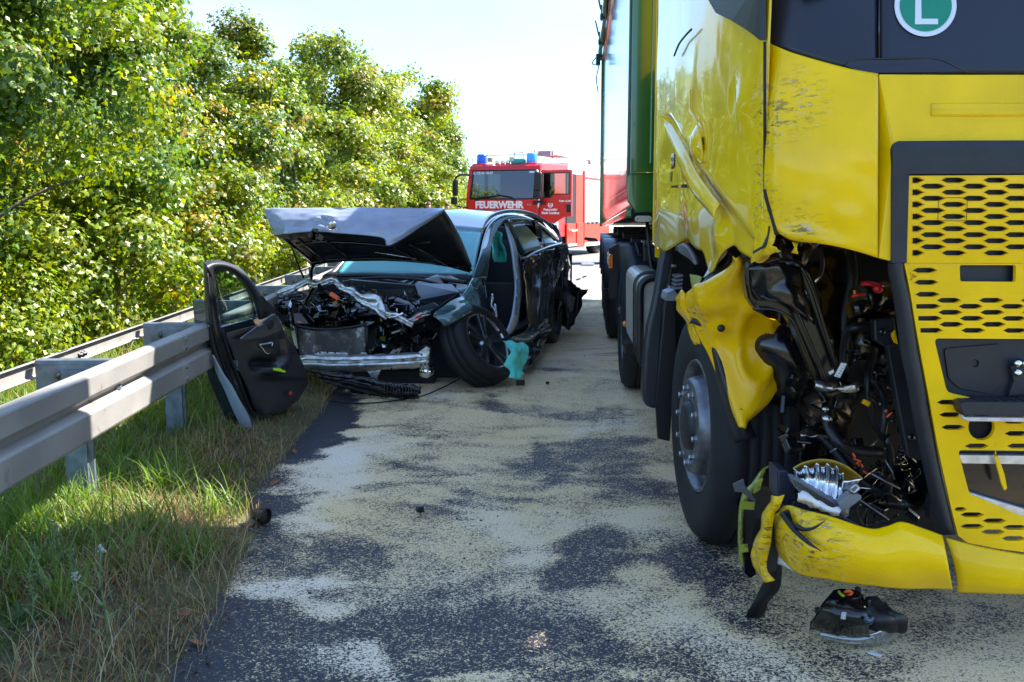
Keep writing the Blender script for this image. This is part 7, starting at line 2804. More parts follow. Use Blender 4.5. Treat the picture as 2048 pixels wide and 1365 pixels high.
def beam(s0, s1, a, sgn, name, n=3, prof=None):
    WP_ = prof or WP
    mb = MB()
    vs = []
    for k in range(n + 1):
        s = s0 + (s1 - s0) * k / n
        for o, z in WP_:
            vs.append(bp_(s, a + sgn * o, z))
    m_ = len(WP_)
    mb.add(vs, [(k * m_ + j, k * m_ + j + 1, (k + 1) * m_ + j + 1, (k + 1) * m_ + j) for k in range(n) for j in range(m_ - 1)], False)
    o = mb.obj(name, M['galv'], BR)
    s = o.modifiers.new('t', 'SOLIDIFY')
    s.thickness = .004
    s.offset = -1
    b = o.modifiers.new('b', 'BEVEL')
    b.width = .006
    b.segments = 2
    b.angle_limit = R(15)
    return o


for k in range(-1, 9):
    beam(-3.2 + 4.3 * k + .9, -3.2 + 4.3 * (k + 1) + .9 + .12, 0.0 + (.003 if k % 2 else 0), 1, 'rail')
    for q in range(4):
        mb = MB()
        mb.lathe([(0, .012), (.009, .010), (.013, .003), (.014, 0)], bp_(-3.2 + 4.3 * (k + 1) + .9 + .06, .056, (.725, .675, .565, .50)[q]), bn, 10)
        mb.obj('bolt', M['galvdark'], BR)
    beam(-3.2 + 4.3 * k + .3, -3.2 + 4.3 * (k + 1) + .3 + .12, -.36 - (.003 if k % 2 else 0), -1, 'rear_rail', prof=WR)
for k in range(-3, 24):
    s = 1.12 + 1.5 * k
    mb = MB()
    # sigma section post
    sec = [(-.05, -.05), (.05, -.05), (.05, -.03), (.02, -.012), (.02, .012), (.05, .03), (.05, .05), (-.05, .05), (-.05, .044), (.042, .044), (.042, .033), (.013, .016), (.013, -.016), (.042, -.033), (.042, -.044), (-.05, -.044)]
    mb.prism([bp_(s + a, -.18 + b, -.05) for b, a in sec], (0, 0, .76))
    mb.obj('post', M['galvdark'], BR)
    mb = MB()
    mb.prism([bp_(s - .035, -.01, .742), bp_(s + .035, -.01, .742), bp_(s + .035, -.35, .742), bp_(s - .035, -.35, .742)], (0, 0, .012))
    mb.prism([bp_(s - .035, -.01, .60), bp_(s - .035, -.01, .742), bp_(s - .035, -.35, .742), bp_(s - .035, -.35, .60)], bd * .005)
    mb.prism([bp_(s - .04, .0, .742), bp_(s + .04, .0, .742), bp_(s + .04, -.36, .742), bp_(s - .04, -.36, .742)], (0, 0, -.004))
    mb.obj('spacer', M['galvdark'], BR, bevel=.003)
    if k < 14:
        mb = MB()
        mb.lathe([(0, .016), (.012, .014), (.016, .004), (.024, .002), (.025, 0)], bp_(s, .012, .622), bn, 12)
        mb.obj('bolt', M['galvdark'], BR)
    if k < 12:
        for a in (-.10, -.24):
            mb = MB()
            mb.lathe([(0, -.024), (.010, -.024), (.010, -.010), (.020, -.010), (.022, 0)], bp_(s - .036, a, .685), bd, 12)
            mb.obj('bolt', mat('rusty_bolt', (.16, .13, .11), .5, .6, var=.4), BR)
for s, a in ((1.62, -.43),):
    for q in range(4):
        mb = MB()
        mb.lathe([(0, .02), (.010, .02), (.010, .006), (.018, .006), (.02, 0)], bp_(s + .05 * (q % 2), a + .07, .70 - .06 * (q // 2)), bn, 10)
        mb.obj('bolt', M['black'], BR)

# ================================================================== FIRE ENGINE
FE_ANG = -R(25)
fl = W(1075, 418, 28.3)
FE = thing('fire_engine', 'red and white fire engine parked facing the viewer with its door open', 'fire engine', (fl.x, fl.y, 0), FE_ANG)


def fb(name, c, size, m, parent=None, bevel=.02, rot=None, seg=2):
    mb = MB()
    mb.box(c, size, rot)
    return mb.obj(name, m, parent or FE, True, bevel=bevel, seg=seg)


# local frame: x to the viewer's right (0 = right front corner), y back, z up
cabsec = [(0, .62), (0, 1.30), (.06, 1.62), (.20, 2.42), (.34, 2.60), (2.3, 2.66), (2.3, .95), (1.55, .95), (1.5, .62)]
for x0, th in ((-.05, .05), (-2.25, .05)):
    pass
mb = MB()
mb.prism([(-2.24, y, z) for y, z in ((0, .55), (0, 1.72), (.08, 1.76), (.08, .55))], (2.24, 0, 0))
mb.obj('front_panel', M['red'], FE, True, bevel=.03)
mb = MB()
mb.prism([(-2.27, y, z) for y, z in ((.16, 2.54), (.24, 2.68), (.42, 2.74), (2.3, 2.76), (2.3, 2.50), (.24, 2.54))], (2.28, 0, 0))
mb.obj('cab_roof', M['red'], FE, True, bevel=.05, seg=3)
mb = MB()
for x in (-2.27, -.14):
    mb.prism([(x, 0, 1.70), (x + .14, 0, 1.70), (x + .14, .2, 2.56), (x, .2, 2.56)], (0, .09, 0))
mb.obj('windscreen_pillar', M['red'], FE, True, bevel=.02, split=True)
mb = MB()
mb.prism([(-2.14, .02, 1.72), (-.13, .02, 1.72), (-.14, .21, 2.56), (-2.13, .21, 2.56)], (0, .015, 0))
mb.obj('windscreen', M['truckglass'], FE, True)
mb = MB()
mb.tube([(-2.14, .01, 1.73), (-.13, .01, 1.73)], .022, 6)
mb.tube([(-2.13, .2, 2.55), (-.14, .2, 2.55)], .022, 6)
mb.tube([(-2.14, .01, 1.73), (-2.13, .2, 2.55)], .022, 6)
mb.tube([(-.13, .01, 1.73), (-.14, .2, 2.55)], .022, 6)
mb.obj('windscreen_seal', M['black'], FE, True, split=True)
mb = MB()
mb.tube([(-1.95, -.01, 1.70), (-1.9, -.02, 1.76), (-1.3, .0, 1.82)], .016, 6)
mb.tube([(-.75, -.01, 1.70), (-.8, -.02, 1.78), (-1.3, .0, 1.86)], .016, 6)
mb.box((-1.93, -.01, 1.70), (.08, .04, .05))
mb.box((-.73, -.01, 1.70), (.08, .04, .05))
mb.obj('wiper', M['black'], FE, True, split=True)
fb('bumper', (-1.12, -.12, .55), (2.3, .3, .42), M['red'], bevel=.05)
fb('lower_grille', (-1.12, -.02, .95), (1.7, .06, .30), M['black'])
fb('silver_bar', (-1.12, -.03, 1.375), (1.55, .05, .05), M['silver'])
mb = MB()
mb.prism([(-1.25, -.07, 1.37), (-1.0, -.07, 1.44), (-1.0, -.07, 1.40), (-1.1, -.07, 1.35)], (0, .03, 0))
mb.obj('bar_emblem', M['gloss_black'], FE, True)
for x in (-2.0, -.24):
    fb('headlight', (x, -.27, .58), (.34, .05, .2), M['chrome'], bevel=.02)
fb('floor', (-1.12, 1.2, .80), (2.2, 2.2, .12), M['black'])
fb('rear_wall', (-1.12, 2.24, 1.72), (2.2, .06, 1.72), M['interior'])
mb = MB()
for x in (-1.65, -.6):
    mb.box((x, 1.3, 1.45), (.5, .18, 1.0))
    mb.box((x, 1.3, 2.15), (.28, .12, .22))
mb.box((-1.12, .28, 1.70), (2.0, .4, .2))
mb.obj('cab_seat', mat('cab_grey', (.09, .10, .12), .6), FE, True, bevel=.04, split=True)
mb = MB()
n = 24
mb.tube([(-.55 + .21 * math.cos(2 * math.pi * k / n), .42 + .06 * math.sin(2 * math.pi * k / n), 1.86 + .16 * math.sin(2 * math.pi * k / n)) for k in range(n + 1)], .018, 6)
mb.obj('steering_wheel', mat('wheel_grey', (.25, .25, .24), .5), FE, True)
# far side wall (viewer's left) with window
mb = MB()
mb.prism([(-2.27, .02, .6), (-2.27, 2.3, .6), (-2.27, 2.3, 1.72), (-2.27, .02, 1.72)], (.05, 0, 0))
mb.prism([(-2.27, 1.2, 1.72), (-2.27, 1.35, 1.72), (-2.27, 1.35, 2.54), (-2.27, 1.2, 2.54)], (.05, 0, 0))
mb.obj('far_cab_side', M['red'], FE, True, split=True)
# near side: cab panel behind the open door
mb = MB()
mb.prism([(-.05, 1.25, .62), (-.05, 2.12, .62), (-.05, 2.12, 2.54), (-.05, 1.25, 2.54)], (.05, 0, 0))
mb.obj('cab_side', M['red'], FE, True, bevel=.01)
mb = MB()
mb.prism([(.003, 2.14, 1.0), (.003, 2.84, 1.0), (.003, 2.84, 2.5), (.003, 2.14, 2.5)], (.02, 0, 0))
mb.obj('dark_doorway', M['interior'], FE, True)
# open door, seen from outside, standing square to the cab
mb = MB()
DH = .06
plate2d('door', [(.02, 1.10), (.45, 1.02), (.60, 1.12), (.78, 1.22), (1.0, 1.24), (1.0, 2.52), (.86, 2.53), (.08, 2.52), (.02, 2.46)],
        [[(.10, 1.76), (.34, 1.76), (.46, 1.86), (.92, 1.86), (.92, 2.44), (.12, 2.44)]], lambda x, z, d: Vector((x, .10 + d - x * .02, z)), M['red'], FE, .06, local=True, bevel=.008)
plate2d('door_glass', [(.10, 1.76), (.34, 1.76), (.46, 1.86), (.92, 1.86), (.92, 2.44), (.12, 2.44)], [], lambda x, z, d: Vector((x, .125 + d - x * .02, z)), M['glass'], FE, .006, local=True)
mb = MB()
lp_ = [(.10, 1.76), (.34, 1.76), (.46, 1.86), (.92, 1.86), (.92, 2.44), (.12, 2.44), (.10, 1.60)]
mb.tube([Vector((x, .09 - x * .02, z)) for x, z in lp_], .016, 6, smooth=False)
mb.obj('door_window_seal', M['black'], FE, True)
fb('door_handle', (.93, .05, 1.46), (.14, .05, .22), M['black'], bevel=.015)
mb = MB()
ax_ = [(-.02, -.10, 2.50), (.05, -.16, 2.52), (.10, -.16, 2.4)]
mb.tube(ax_, .025, 8)
mb.tube([(.0, -.02, 1.48), (.08, -.14, 1.5), (.10, -.16, 1.6)], .025, 8)
mb.obj('mirror_arm', M['silver'], FE, True, split=True)
fb('mirror', (.09, -.16, 2.20), (.22, .14, .52), M['black'], bevel=.05, seg=3)
fb('mirror', (.07, -.16, 1.84), (.20, .14, .24), M['black'], bevel=.05, seg=3)
fb('door_hinge', (.02, .02, 1.62), (.36, .07, .12), M['black'], bevel=.03)
mb = MB()
mb.tube(spline([(-2.2, .1, 2.42), (-2.42, -.06, 2.42), (-2.58, -.08, 2.3), (-2.58, -.08, 2.05)], 4), .03, 8)
mb.tube(spline([(-2.2, .0, 1.48), (-2.4, -.05, 1.50), (-2.58, -.08, 1.55), (-2.6, -.08, 1.7)], 4), .018, 8)
mb.obj('mirror_arm', M['black'], FE, True, split=True)
fb('mirror', (-2.58, -.08, 2.05), (.16, .12, .46), M['black'], bevel=.05, seg=3)
fb('mirror', (-2.62, -.08, 1.68), (.18, .14, .22), M['black'], bevel=.05, seg=3)
mb = MB()
mb.lathe([(0, -.05), (.07, -.04), (.08, .02), (.05, .05)], (-2.38, -.02, 1.22), (-.2, 1, 0), 16)
mb.obj('red_side_lamp', M['red'], FE, True)
# beacons and lamps on the roof
for x in (-2.02, -.42):
    mb = MB()
    mb.lathe([(0, .30), (.13, .29), (.15, .25), (.155, .02), (.15, 0)], (x, .55, 2.74), (0, 0, 1), 24)
    mb.obj('blue_beacon', M['blue'] if x < -1 else mat('beacon_light_blue', (.05, .35, .95), .12, coat=.6), FE, True)
    fb('beacon_base', (x, .55, 2.71), (.42, .4, .09), M['red'], bevel=.03)
mb = MB()
mb.tube([(-2.02, .48, 2.98), (-.42, .48, 3.0)], .015, 6)
mb.tube([(-2.25, .4, 2.7), (-2.25, .4, 3.05)], .010, 6)
mb.tube([(-.2, .4, 2.7), (-.18, .4, 3.08)], .010, 6)
mb.tube([(-1.15, .6, 2.7), (-1.15, .6, 3.35)], .006, 6)
mb.obj('roof_rod', M['steel'], FE, True, split=True)
for x in (-1.68, -.98):
    fb('work_lamp', (x, .42, 2.86), (.16, .12, .13), mat('lamp_glass', (.42, .40, .36), .2, .5), bevel=.02)
for x in (-1.45, -1.28, -1.12):
    mb = MB()
    mb.lathe([(0, -.06), (.06, -.05), (.07, .02), (.03, .1)], (x, .42, 2.78), (0, 1, 0), 16)
    mb.obj('horn', M['chrome'], FE, True)
fb('teal_bag', (-.82, .5, 2.80), (.42, .25, .16), mat('roof_teal', (.02, .30, .32), .5), bevel=.06, seg=3)
mb = MB()
for x in (-1.0, -.72):
    mb.tube([(x, .6, 2.72), (x, .6, 3.08)], .014, 6)
mb.tube([(-1.0, .6, 3.04), (-.72, .6, 3.06)], .012, 6)
mb.obj('deck_bracket', mat('maroon', (.3, .02, .05), .5), FE, True, split=True)
# crew cab, body
mb = MB()
mb.prism([(-2.3, y, z) for y, z in ((2.32, 2.62), (2.5, 2.86), (7.6, 2.80), (7.6, .75), (2.32, .75))], (2.3, 0, 0))
mb.obj('body', M['white'], FE, True, bevel=.05, seg=3)
mb = MB()
mb.prism([(.004, 2.88, .62), (.004, 3.50, .62), (.004, 3.50, 2.50), (.004, 2.88, 2.50)], (.03, 0, 0))
mb.obj('crew_panel', M['dayred'], FE, True, bevel=.008)
mb = MB()
mb.prism([(.004, 2.12, .40), (.004, 2.84, .40), (.004, 2.84, 1.0), (.004, 2.12, 1.0)], (.05, 0, 0))
mb.prism([(.02, 2.90, .28), (.02, 3.48, .28), (.02, 3.48, 1.02), (.02, 2.90, 1.02)], (.05, 0, 0))
mb.prism([(.01, 3.56, .34), (.01, 5.9, .34), (.01, 5.9, .98), (.01, 3.56, .98)], (.05, 0, 0))
mb.obj('lower_panel', M['dayred'], FE, True, bevel=.01, split=True)
mb = MB()
mb.prism([(.006, 3.53, .98), (.006, 3.66, .98), (.006, 3.66, 2.6), (.006, 3.53, 2.64)], (.05, 0, 0))
mb.prism([(.006, 3.67, 2.45), (.006, 7.4, 2.40), (.006, 7.4, 2.34), (.006, 3.67, 2.38)], (.04, 0, 0))
mb.obj('red_frame', M['red'], FE, True, bevel=.01, split=True)
for y0 in (3.70, 5.30):
    plate2d('roller_shutter', [(y0, 1.02), (y0 + 1.5, 1.02), (y0 + 1.5, 2.34), (y0, 2.36)], [], lambda y, z, d: Vector((.03 - d, y, z)), mat('shutter', (.80, .80, .80), .35, .2), FE, .02, local=True)
mb = MB()
for z in np.arange(1.1, 2.3, .09):
    mb.box((.032, 5.25, float(z)), (.006, 3.1, .006))
o = mb.obj('shutter_lines', mat('shutter_line', (.45, .45, .46), .5), FE, True)
o['kind'] = 'stuff'
mb = MB()
mb.box((.07, 4.7, .33), (.04, 2.3, .10))
mb.box((.08, 2.48, .36), (.04, .70, .07))
mb.box((.08, 2.48, .80), (.16, .45, .05))
mb.obj('white_edge', M['white'], FE, True, split=True)
mb = MB()
for y in (3.9, 4.3, 4.7):
    mb.box((.06, y, 1.0), (.05, .12, .06))
mb.obj('catch', M['black'], FE, True, split=True)
fb('wheel_arch', (-.10, .95, .85), (.3, 1.1, .5), M['silver'], bevel=.08, seg=3)
for (x, y) in ((-.02, .95), (-.02, 5.0), (-2.2, .95), (-2.2, 5.0)):
    mb = MB()
    sg = 1 if x > -1 else -1
    mb.lathe([(.28, -.02), (.3, .0), (.42, .02), (.49, .0), (.51, -.05), (.51, -.26), (.4, -.3)], (x, y, .51), (sg, 0, 0), 36)
    w_ = mb.obj('wheel', M['rubber'], FE, True)
    mb = MB()
    mb.lathe([(.29, -.01), (.25, -.06), (.1, -.02), (0, .0)], (x, y, .51), (sg, 0, 0), 24)
    mb.obj('rim', M['silver'], w_, True)
fb('chassis', (-1.12, 3.8, .55), (1.2, 7.0, .35), M['black'])
fb('underrun_box', (-.35, 3.2, .45), (.5, 1.6, .4), M['black'])
# ladder
mb = MB()
for x in (-.55, -.15):
    mb.tube([(x, 1.2, 3.02), (x, 7.2, 2.98)], .03, 6)
    mb.tube([(x, 1.2, 3.12), (x, 7.2, 3.08)], .014, 6)
for k in range(20):
    mb.tube([(-.55, 1.3 + k * .3, 3.01), (-.15, 1.3 + k * .3, 3.01)], .016, 6)
o = mb.obj('ladder', mat('ladder_grey', (.42, .38, .38), .4, .5), FE, True)
mb = MB()
mb.tube([(-.6, 1.15, 2.9), (-.6, 1.15, 3.2)], .02, 6)
mb.tube([(-.1, 1.3, 2.9), (-.1, 1.3, 3.2)], .02, 6)
mb.box((-.3, 1.3, 3.05), (.4, .3, .14))
mb.tube([(-.1, 4.4, 2.7), (-.1, 4.4, 3.0)], .05, 6)
mb.obj('ladder_mount', mat('ladder_mount_grey', (.30, .22, .22), .4, .4), FE, True, split=True)
# lettering
def fe_text(name, body, size, x, y, z, m, bold=.006, depth=.004, space=1.0, sx=1.0, rx=math.pi / 2):
    me = text_mesh(name, body, size, m, depth, bold, space)
    o = put(name, me, FE, True)
    o.location = (x, y, z)
    o.rotation_euler = (rx, 0, 0)
    o.scale = (sx, 1, 1)
    return o


LW = mat('lettering_white', (.82, .82, .84), .5)
fe_text('lettering', 'FEUERWEHR', .27, -1.20, -.012, 1.555, LW, .013, .006, 1.02, .98)
fe_text('lettering', 'FL CB 01/ 43-01', .105, -1.80, .175, 2.47, LW, .002, .003, 1.0, .92, math.pi / 2 - .2)
fe_text('lettering', '888', .085, -.25, .175, 2.48, LW, .002, .003, 1, 1.3, math.pi / 2 - .2)
fe_text('lettering', 'Feuerwehr\nStadt Cottbus', .095, .36, .083, 1.38, LW, .003, .003)
fe_text('lettering', 'TGM 13.290', .07, .80, .070, 1.66, LW, .002, .003)
fe_text('lettering', '112', .085, -.26, -.012, 1.56, mat('pale_red', (.80, .25, .25), .5), .003, .003)
mb = MB()
mb.prism([(.285, .076, 1.60), (.365 + .07, .074, 1.60), (.435, .074, 1.52), (.36, .075, 1.475), (.285, .076, 1.52)], (0, .004, 0))
cr = mb.obj('coat_of_arms', LW, FE, True)
mb = MB()
mb.prism([(.31, .070, 1.59), (.41, .070, 1.59), (.40, .070, 1.53), (.36, .070, 1.495), (.32, .070, 1.53)], (0, .003, 0))
mb.obj('crest_field', M['red'], cr, True)
mb = MB()
mb.box((.36, .068, 1.55), (.05, .003, .03))
mb.obj('crest_tower', LW, cr, True)

# ================================================================== TWO FIREFIGHTERS FAR BEHIND
def person(px, py, Yd, hgt, label, rz, shirt, seedv=0):
    top = W(px, py, Yd)
    s = top.z / 1.80
    root = thing('person', label, 'person', (top.x, Yd, 0), rz)
    vs = [(0, 0, .95), (0, 0, 1.12), (0, .0, 1.32), (0, .0, 1.45), (0, .01, 1.54), (0, .0, 1.63), (0, .0, 1.73),
          (.20, 0, 1.42), (.27, .02, 1.15), (.26, -.10, .92), (.25, -.14, .84),
          (-.20, 0, 1.42), (-.27, .02, 1.15), (-.24, -.12, .95), (-.22, -.17, .88),
          (.10, 0, .88), (.12, -.02, .50), (.12, .02, .08), (.12, -.14, .04),
          (-.10, 0, .88), (-.12, .03, .50), (-.13, .05, .08), (-.13, -.12, .04)]
    es = [(0, 1), (1, 2), (2, 3), (3, 4), (4, 5), (5, 6), (3, 7), (7, 8), (8, 9), (9, 10), (3, 11), (11, 12), (12, 13), (13, 14), (0, 15), (15, 16), (16, 17), (17, 18), (0, 19), (19, 20), (20, 21), (21, 22)]
    rd = [.15, .15, .17, .12, .06, .09, .085, .07, .05, .038, .035, .07, .05, .038, .035, .095, .065, .05, .045, .095, .065, .05, .045]
    me = bpy.data.meshes.new('body')
    me.from_pydata([(a * s, b * s, c * s) for a, b, c in vs], es, [])
    o = put('body', me, root, True)
    o.data.materials.append(M['skin'])
    sk = o.modifiers.new('skin', 'SKIN')
    for i, r_ in enumerate(rd):
        o.data.skin_vertices[0].data[i].radius = (r_ * s, r_ * s * (.75 if i < 4 else 1.1 if i in (5, 6) else 1))
    o.data.skin_vertices[0].data[0].use_root = True
    sub = o.modifiers.new('sub', 'SUBSURF')
    sub.levels = sub.render_levels = 1
    # jacket and trousers as slightly larger shells
    mb = MB()
    mb.lathe([(.0, .80), (.185, .80), (.19, .95), (.20, 1.2), (.215, 1.38), (.15, 1.47), (.07, 1.50)], (0, 0, 0), (0, 0, 1), 20)
    for sg, pts in ((1, [(.18, 0, 1.43), (.28, .02, 1.15), (.27, -.10, .92)]), (-1, [(-.18, 0, 1.43), (-.28, .02, 1.15), (-.25, -.12, .95)])):
        mb.tube(pts, [.09, .07, .055], 10)
    o = mb.obj('jacket', shirt, root, True)
    o.scale = (s, s * .8, s)
    mb = MB()
    for sg in (-1, 1):
        mb.tube([(.10 * sg, 0, .92), (.12 * sg, 0, .5), (.125 * sg, .03, .10)], [.115, .085, .075], 12)
    o = mb.obj('trousers', mat('navy_trousers', (.02, .022, .035), .8), root, True)
    o.scale = (s, s, s)
    mb = MB()
    mb.lathe([(.082, 1.71), (.078, 1.75), (.052, 1.785), (.02, 1.80), (0, 1.802)], (0, .012, 0), (0, 0, 1), 16)
    o = mb.obj('hair', mat('short_hair', (.10, .05, .03), .8), root, True)
    o.scale = (s, s, s)
    return root


person(857, 404, 27, 1.8, 'person in a red shirt seen just above the bonnet, left one', R(20), mat('red_shirt', (.45, .05, .05), .8))
person(894, 406, 28, 1.8, 'person in red jacket with white mark beside the fire engine mirror', R(-15), mat('red_jacket', (.62, .03, .03), .7))
# small red emergency trailer behind the bonnet
rt_ = W(898, 418, 26.6)
RB = thing('red_equipment_case', 'red equipment case with white emblem held above the bonnet edge', 'case', (rt_.x, rt_.y, 0))
mb = MB()
mb.box((0, 0, 1.30), (.50, .3, .26))
mb.obj('case', M['red'], RB, True, bevel=.03)
mb = MB()
mb.box((0, 0, .60), (.44, .26, 1.12))
mb.obj('case_stand', M['redp'], RB, True, bevel=.02)
mb = MB()
mb.box((.02, -.155, 1.32), (.14, .006, .03))
mb.box((.02, -.159, 1.33), (.04, .006, .12))
mb.obj('white_emblem', LW, RB, True)

# ================================================================== SMALL THINGS ON THE ROAD
def debris(name, label, cat, mb, m, bevel=0, **kw):
    o = mb.obj(name, m, None, bevel=bevel)
    tag(o, label, cat, **kw)
    return o


# headlamp housing on the asphalt
p0 = G(1715, 1290)
HB = thing('headlamp_housing', 'black headlamp housing lying on the asphalt below the yellow bumper', 'headlamp', tuple(p0))
def gp(px, py, z):
    return G(px, py, z)
rows = [[gp(1668, 1183, .19), gp(1695, 1181, .20), gp(1722, 1188, .20)],
        [gp(1650, 1205, .17), gp(1688, 1206, .19), gp(1728, 1208, .18)],
        [gp(1632, 1232, .12), gp(1680, 1236, .15), gp(1735, 1238, .15)],
        [gp(1620, 1256, .05), gp(1675, 1268, .07), gp(1740, 1272, .06)]]
patch('housing_back', rows, M['gloss_black'], HB, .012, 5, 5, crumple=.006, crumple_scale=16)
rows = [[gp(1728, 1200, .16), gp(1760, 1203, .15), gp(1785, 1222, .13), gp(1806, 1236, .10)],
        [gp(1725, 1222, .14), gp(1757, 1230, .13), gp(1785, 1240, .11), gp(1810, 1248, .08)],
        [gp(1735, 1255, .08), gp(1762, 1262, .07), gp(1788, 1264, .06), gp(1808, 1262, .04)]]
patch('housing_side', rows, M['black'], HB, .014, 5, 5, crumple=.014, crumple_scale=14)
rows = [[gp(1640, 1266, .05), gp(1690, 1272, .055), gp(1742, 1268, .065), gp(1775, 1254, .085), gp(1805, 1244, .085)],
        [gp(1636, 1270, .03), gp(1692, 1282, .03), gp(1745, 1282, .035), gp(1782, 1270, .05), gp(1812, 1252, .06)],
        [gp(1640, 1272, .012), gp(1700, 1290, .008), gp(1750, 1292, .008), gp(1782, 1282, .012), gp(1808, 1262, .02)]]
patch('clear_lens', rows, mat('lens_silver', (.42, .43, .45), .14, .8, coat=1, var=.4, var_scale=24), HB, .006, 5, 5)
mb = MB()
mb.tube(spline([gp(1640, 1268, .045), gp(1690, 1277, .045), gp(1730, 1277, .048), gp(1770, 1262, .07)], 5), .005, 6)
mb.tube(spline([gp(1650, 1275, .025), gp(1700, 1285, .025), gp(1745, 1284, .03)], 5), .004, 6)
mb.obj('light_guide', mat('guide_pale', (.55, .60, .66), .2, .3), HB, split=True)
mb = MB()
for x, y, z in ((1636, 1222, .13), (1626, 1248, .07), (1716, 1181, .19), (1722, 1195, .18), (1735, 1205, .17)):
    mb.box(gp(x, y, z), (.018, .018, .022), Matrix.Rotation(x * .1, 3, 'Z'))
mb.obj('mounting_lug', M['black'], HB, bevel=.005, split=True)
mb = MB()
mb.tube(spline([gp(1690, 1186, .20), gp(1697, 1182, .21), gp(1704, 1187, .20), gp(1698, 1192, .20)], 4), .006, 6)
mb.obj('orange_socket', M['orange'], HB)
mb = MB()
mb.tube(spline([gp(1678, 1184, .20), gp(1682, 1189, .20), gp(1687, 1193, .20)], 4), .005, 6)
mb.obj('yellow_socket', M['green'] if False else mat('lime_plastic', (.45, .50, .02), .5), HB)
mb = MB()
mb.prism([gp(x, y, .168) for x, y in ((1684, 1221), (1693, 1222), (1690, 1240), (1681, 1238))], (0, -.004, .004))
mb.obj('paper_label', M['label'], HB)
mb = MB()
mb.tube(spline([gp(1730, 1235, .16), gp(1736, 1242, .15), gp(1744, 1238, .15), (gp(1738, 1248, .13))], 4), .008, 6)
mb.obj('blue_wiring', mat('blue_grey_wire', (.06, .10, .16), .3, .4), HB)

mb = MB()
g = G(522, 1047)
mb.lathe([(0, -.04), (.026, -.04), (.030, -.02), (.040, .025), (.042, .032), (.036, .034), (.034, .02), (0, .02)], g + Vector((0, 0, .038)), (.9, -.4, -.05), 18, smooth=False)
debris('black_rubber_cup', 'black rubber cap lying where the grass meets the asphalt', 'cap', mb, M['black'])
mb = MB()
mb.box(G(840, 1019, .012), (.035, .03, .024), Matrix.Rotation(.4, 3, 'Z'))
mb.box(G(842, 1018, .02), (.018, .02, .022), Matrix.Rotation(.9, 3, 'Z'))
debris('black_fragment', 'small black plastic chip on pale powder in the middle of the lane', 'debris', mb, M['black'], .003)
mb = MB()
mb.box(G(1041, 766, .02), (.07, .05, .045), Matrix.Rotation(.1, 3, 'Z'))
debris('rubber_block', 'short black rubber block on the road below the teal cloth', 'debris', mb, M['black'], .004)
mb = MB()
mb.prism([G(x, y, .004) for x, y in ((1735, 1308), (1742, 1306), (1755, 1310), (1764, 1313), (1760, 1315), (1748, 1312))], (0, 0, .006))
debris('clear_shard', 'whitish plastic shard lying in front of the headlamp housing', 'debris', mb, M['label'], .001)
mb = MB()
mb.box(G(1095, 766, .015), (.03, .02, .02))
debris('black_crumb', 'tiny black crumb on the road right of the rubber block', 'debris', mb, M['black'])
mb = MB()
mb.tube(spline([G(652, 800, .01), G(700, 806, .01), G(750, 806, .012), G(800, 800, .012), G(845, 792, .015), G(880, 778, .03), G(915, 760, .05), W(940, 742, 7.9), W(952, 722, 7.95), W(954, 700, 8.0)], 6), .006, 6)
debris('loose_cable', 'thin black cable trailing from the front wheel over the powder', 'cable', mb, M['black'])
# scattered bits beyond the car
for i, (x, y, s_, lab) in enumerate([(1152, 560, .05, 'left dark scrap on the far road beyond the car'), (1164, 555, .05, 'right dark scrap on the far road beyond the car')]):
    mb = MB()
    c = G(x, y, .02)
    rr = random.Random(i)
    mb.tube(spline([c, c + Vector((.06, .02, .01)), c + Vector((.09, -.03, .03)), c + Vector((.02, -.05, .01))], 3), .012, 5)
    debris('road_scrap', lab, 'debris', mb, M['black'])
mb = MB()
mb.box(G(1175, 529, .04), (.32, .2, .07), Matrix.Rotation(.1, 3, 'Z'))
debris('metal_panel', 'flat grey metal piece on the far road beside the fire engine', 'debris', mb, M['silver'], .01)
mb = MB()
mb.prism([G(x, y, .03) for x, y in ((1138, 523), (1200, 522), (1203, 527), (1140, 528))], (0, 0, .04))
debris('hose_ramp', 'long low bluish panel on the far road behind the car', 'debris', mb, mat('panel_blue', (.10, .16, .22), .4), .01)

# crumbs of broken plastic over the lane
mb = MB()
rr = random.Random(77)
for k in range(36):
    g = G(rr.uniform(560, 1340), 700 + 600 * rr.random() ** 1.2, .004)
    mb.box(g, (rr.uniform(.004, .010), rr.uniform(.004, .009), rr.uniform(.003, .006)), Matrix.Rotation(rr.uniform(0, 3), 3, 'Z'))
o = mb.obj('road_crumbs', M['black'], None)
tag(o, 'tiny dark crumbs of plastic strewn over the powdered lane', 'debris', kind='stuff')
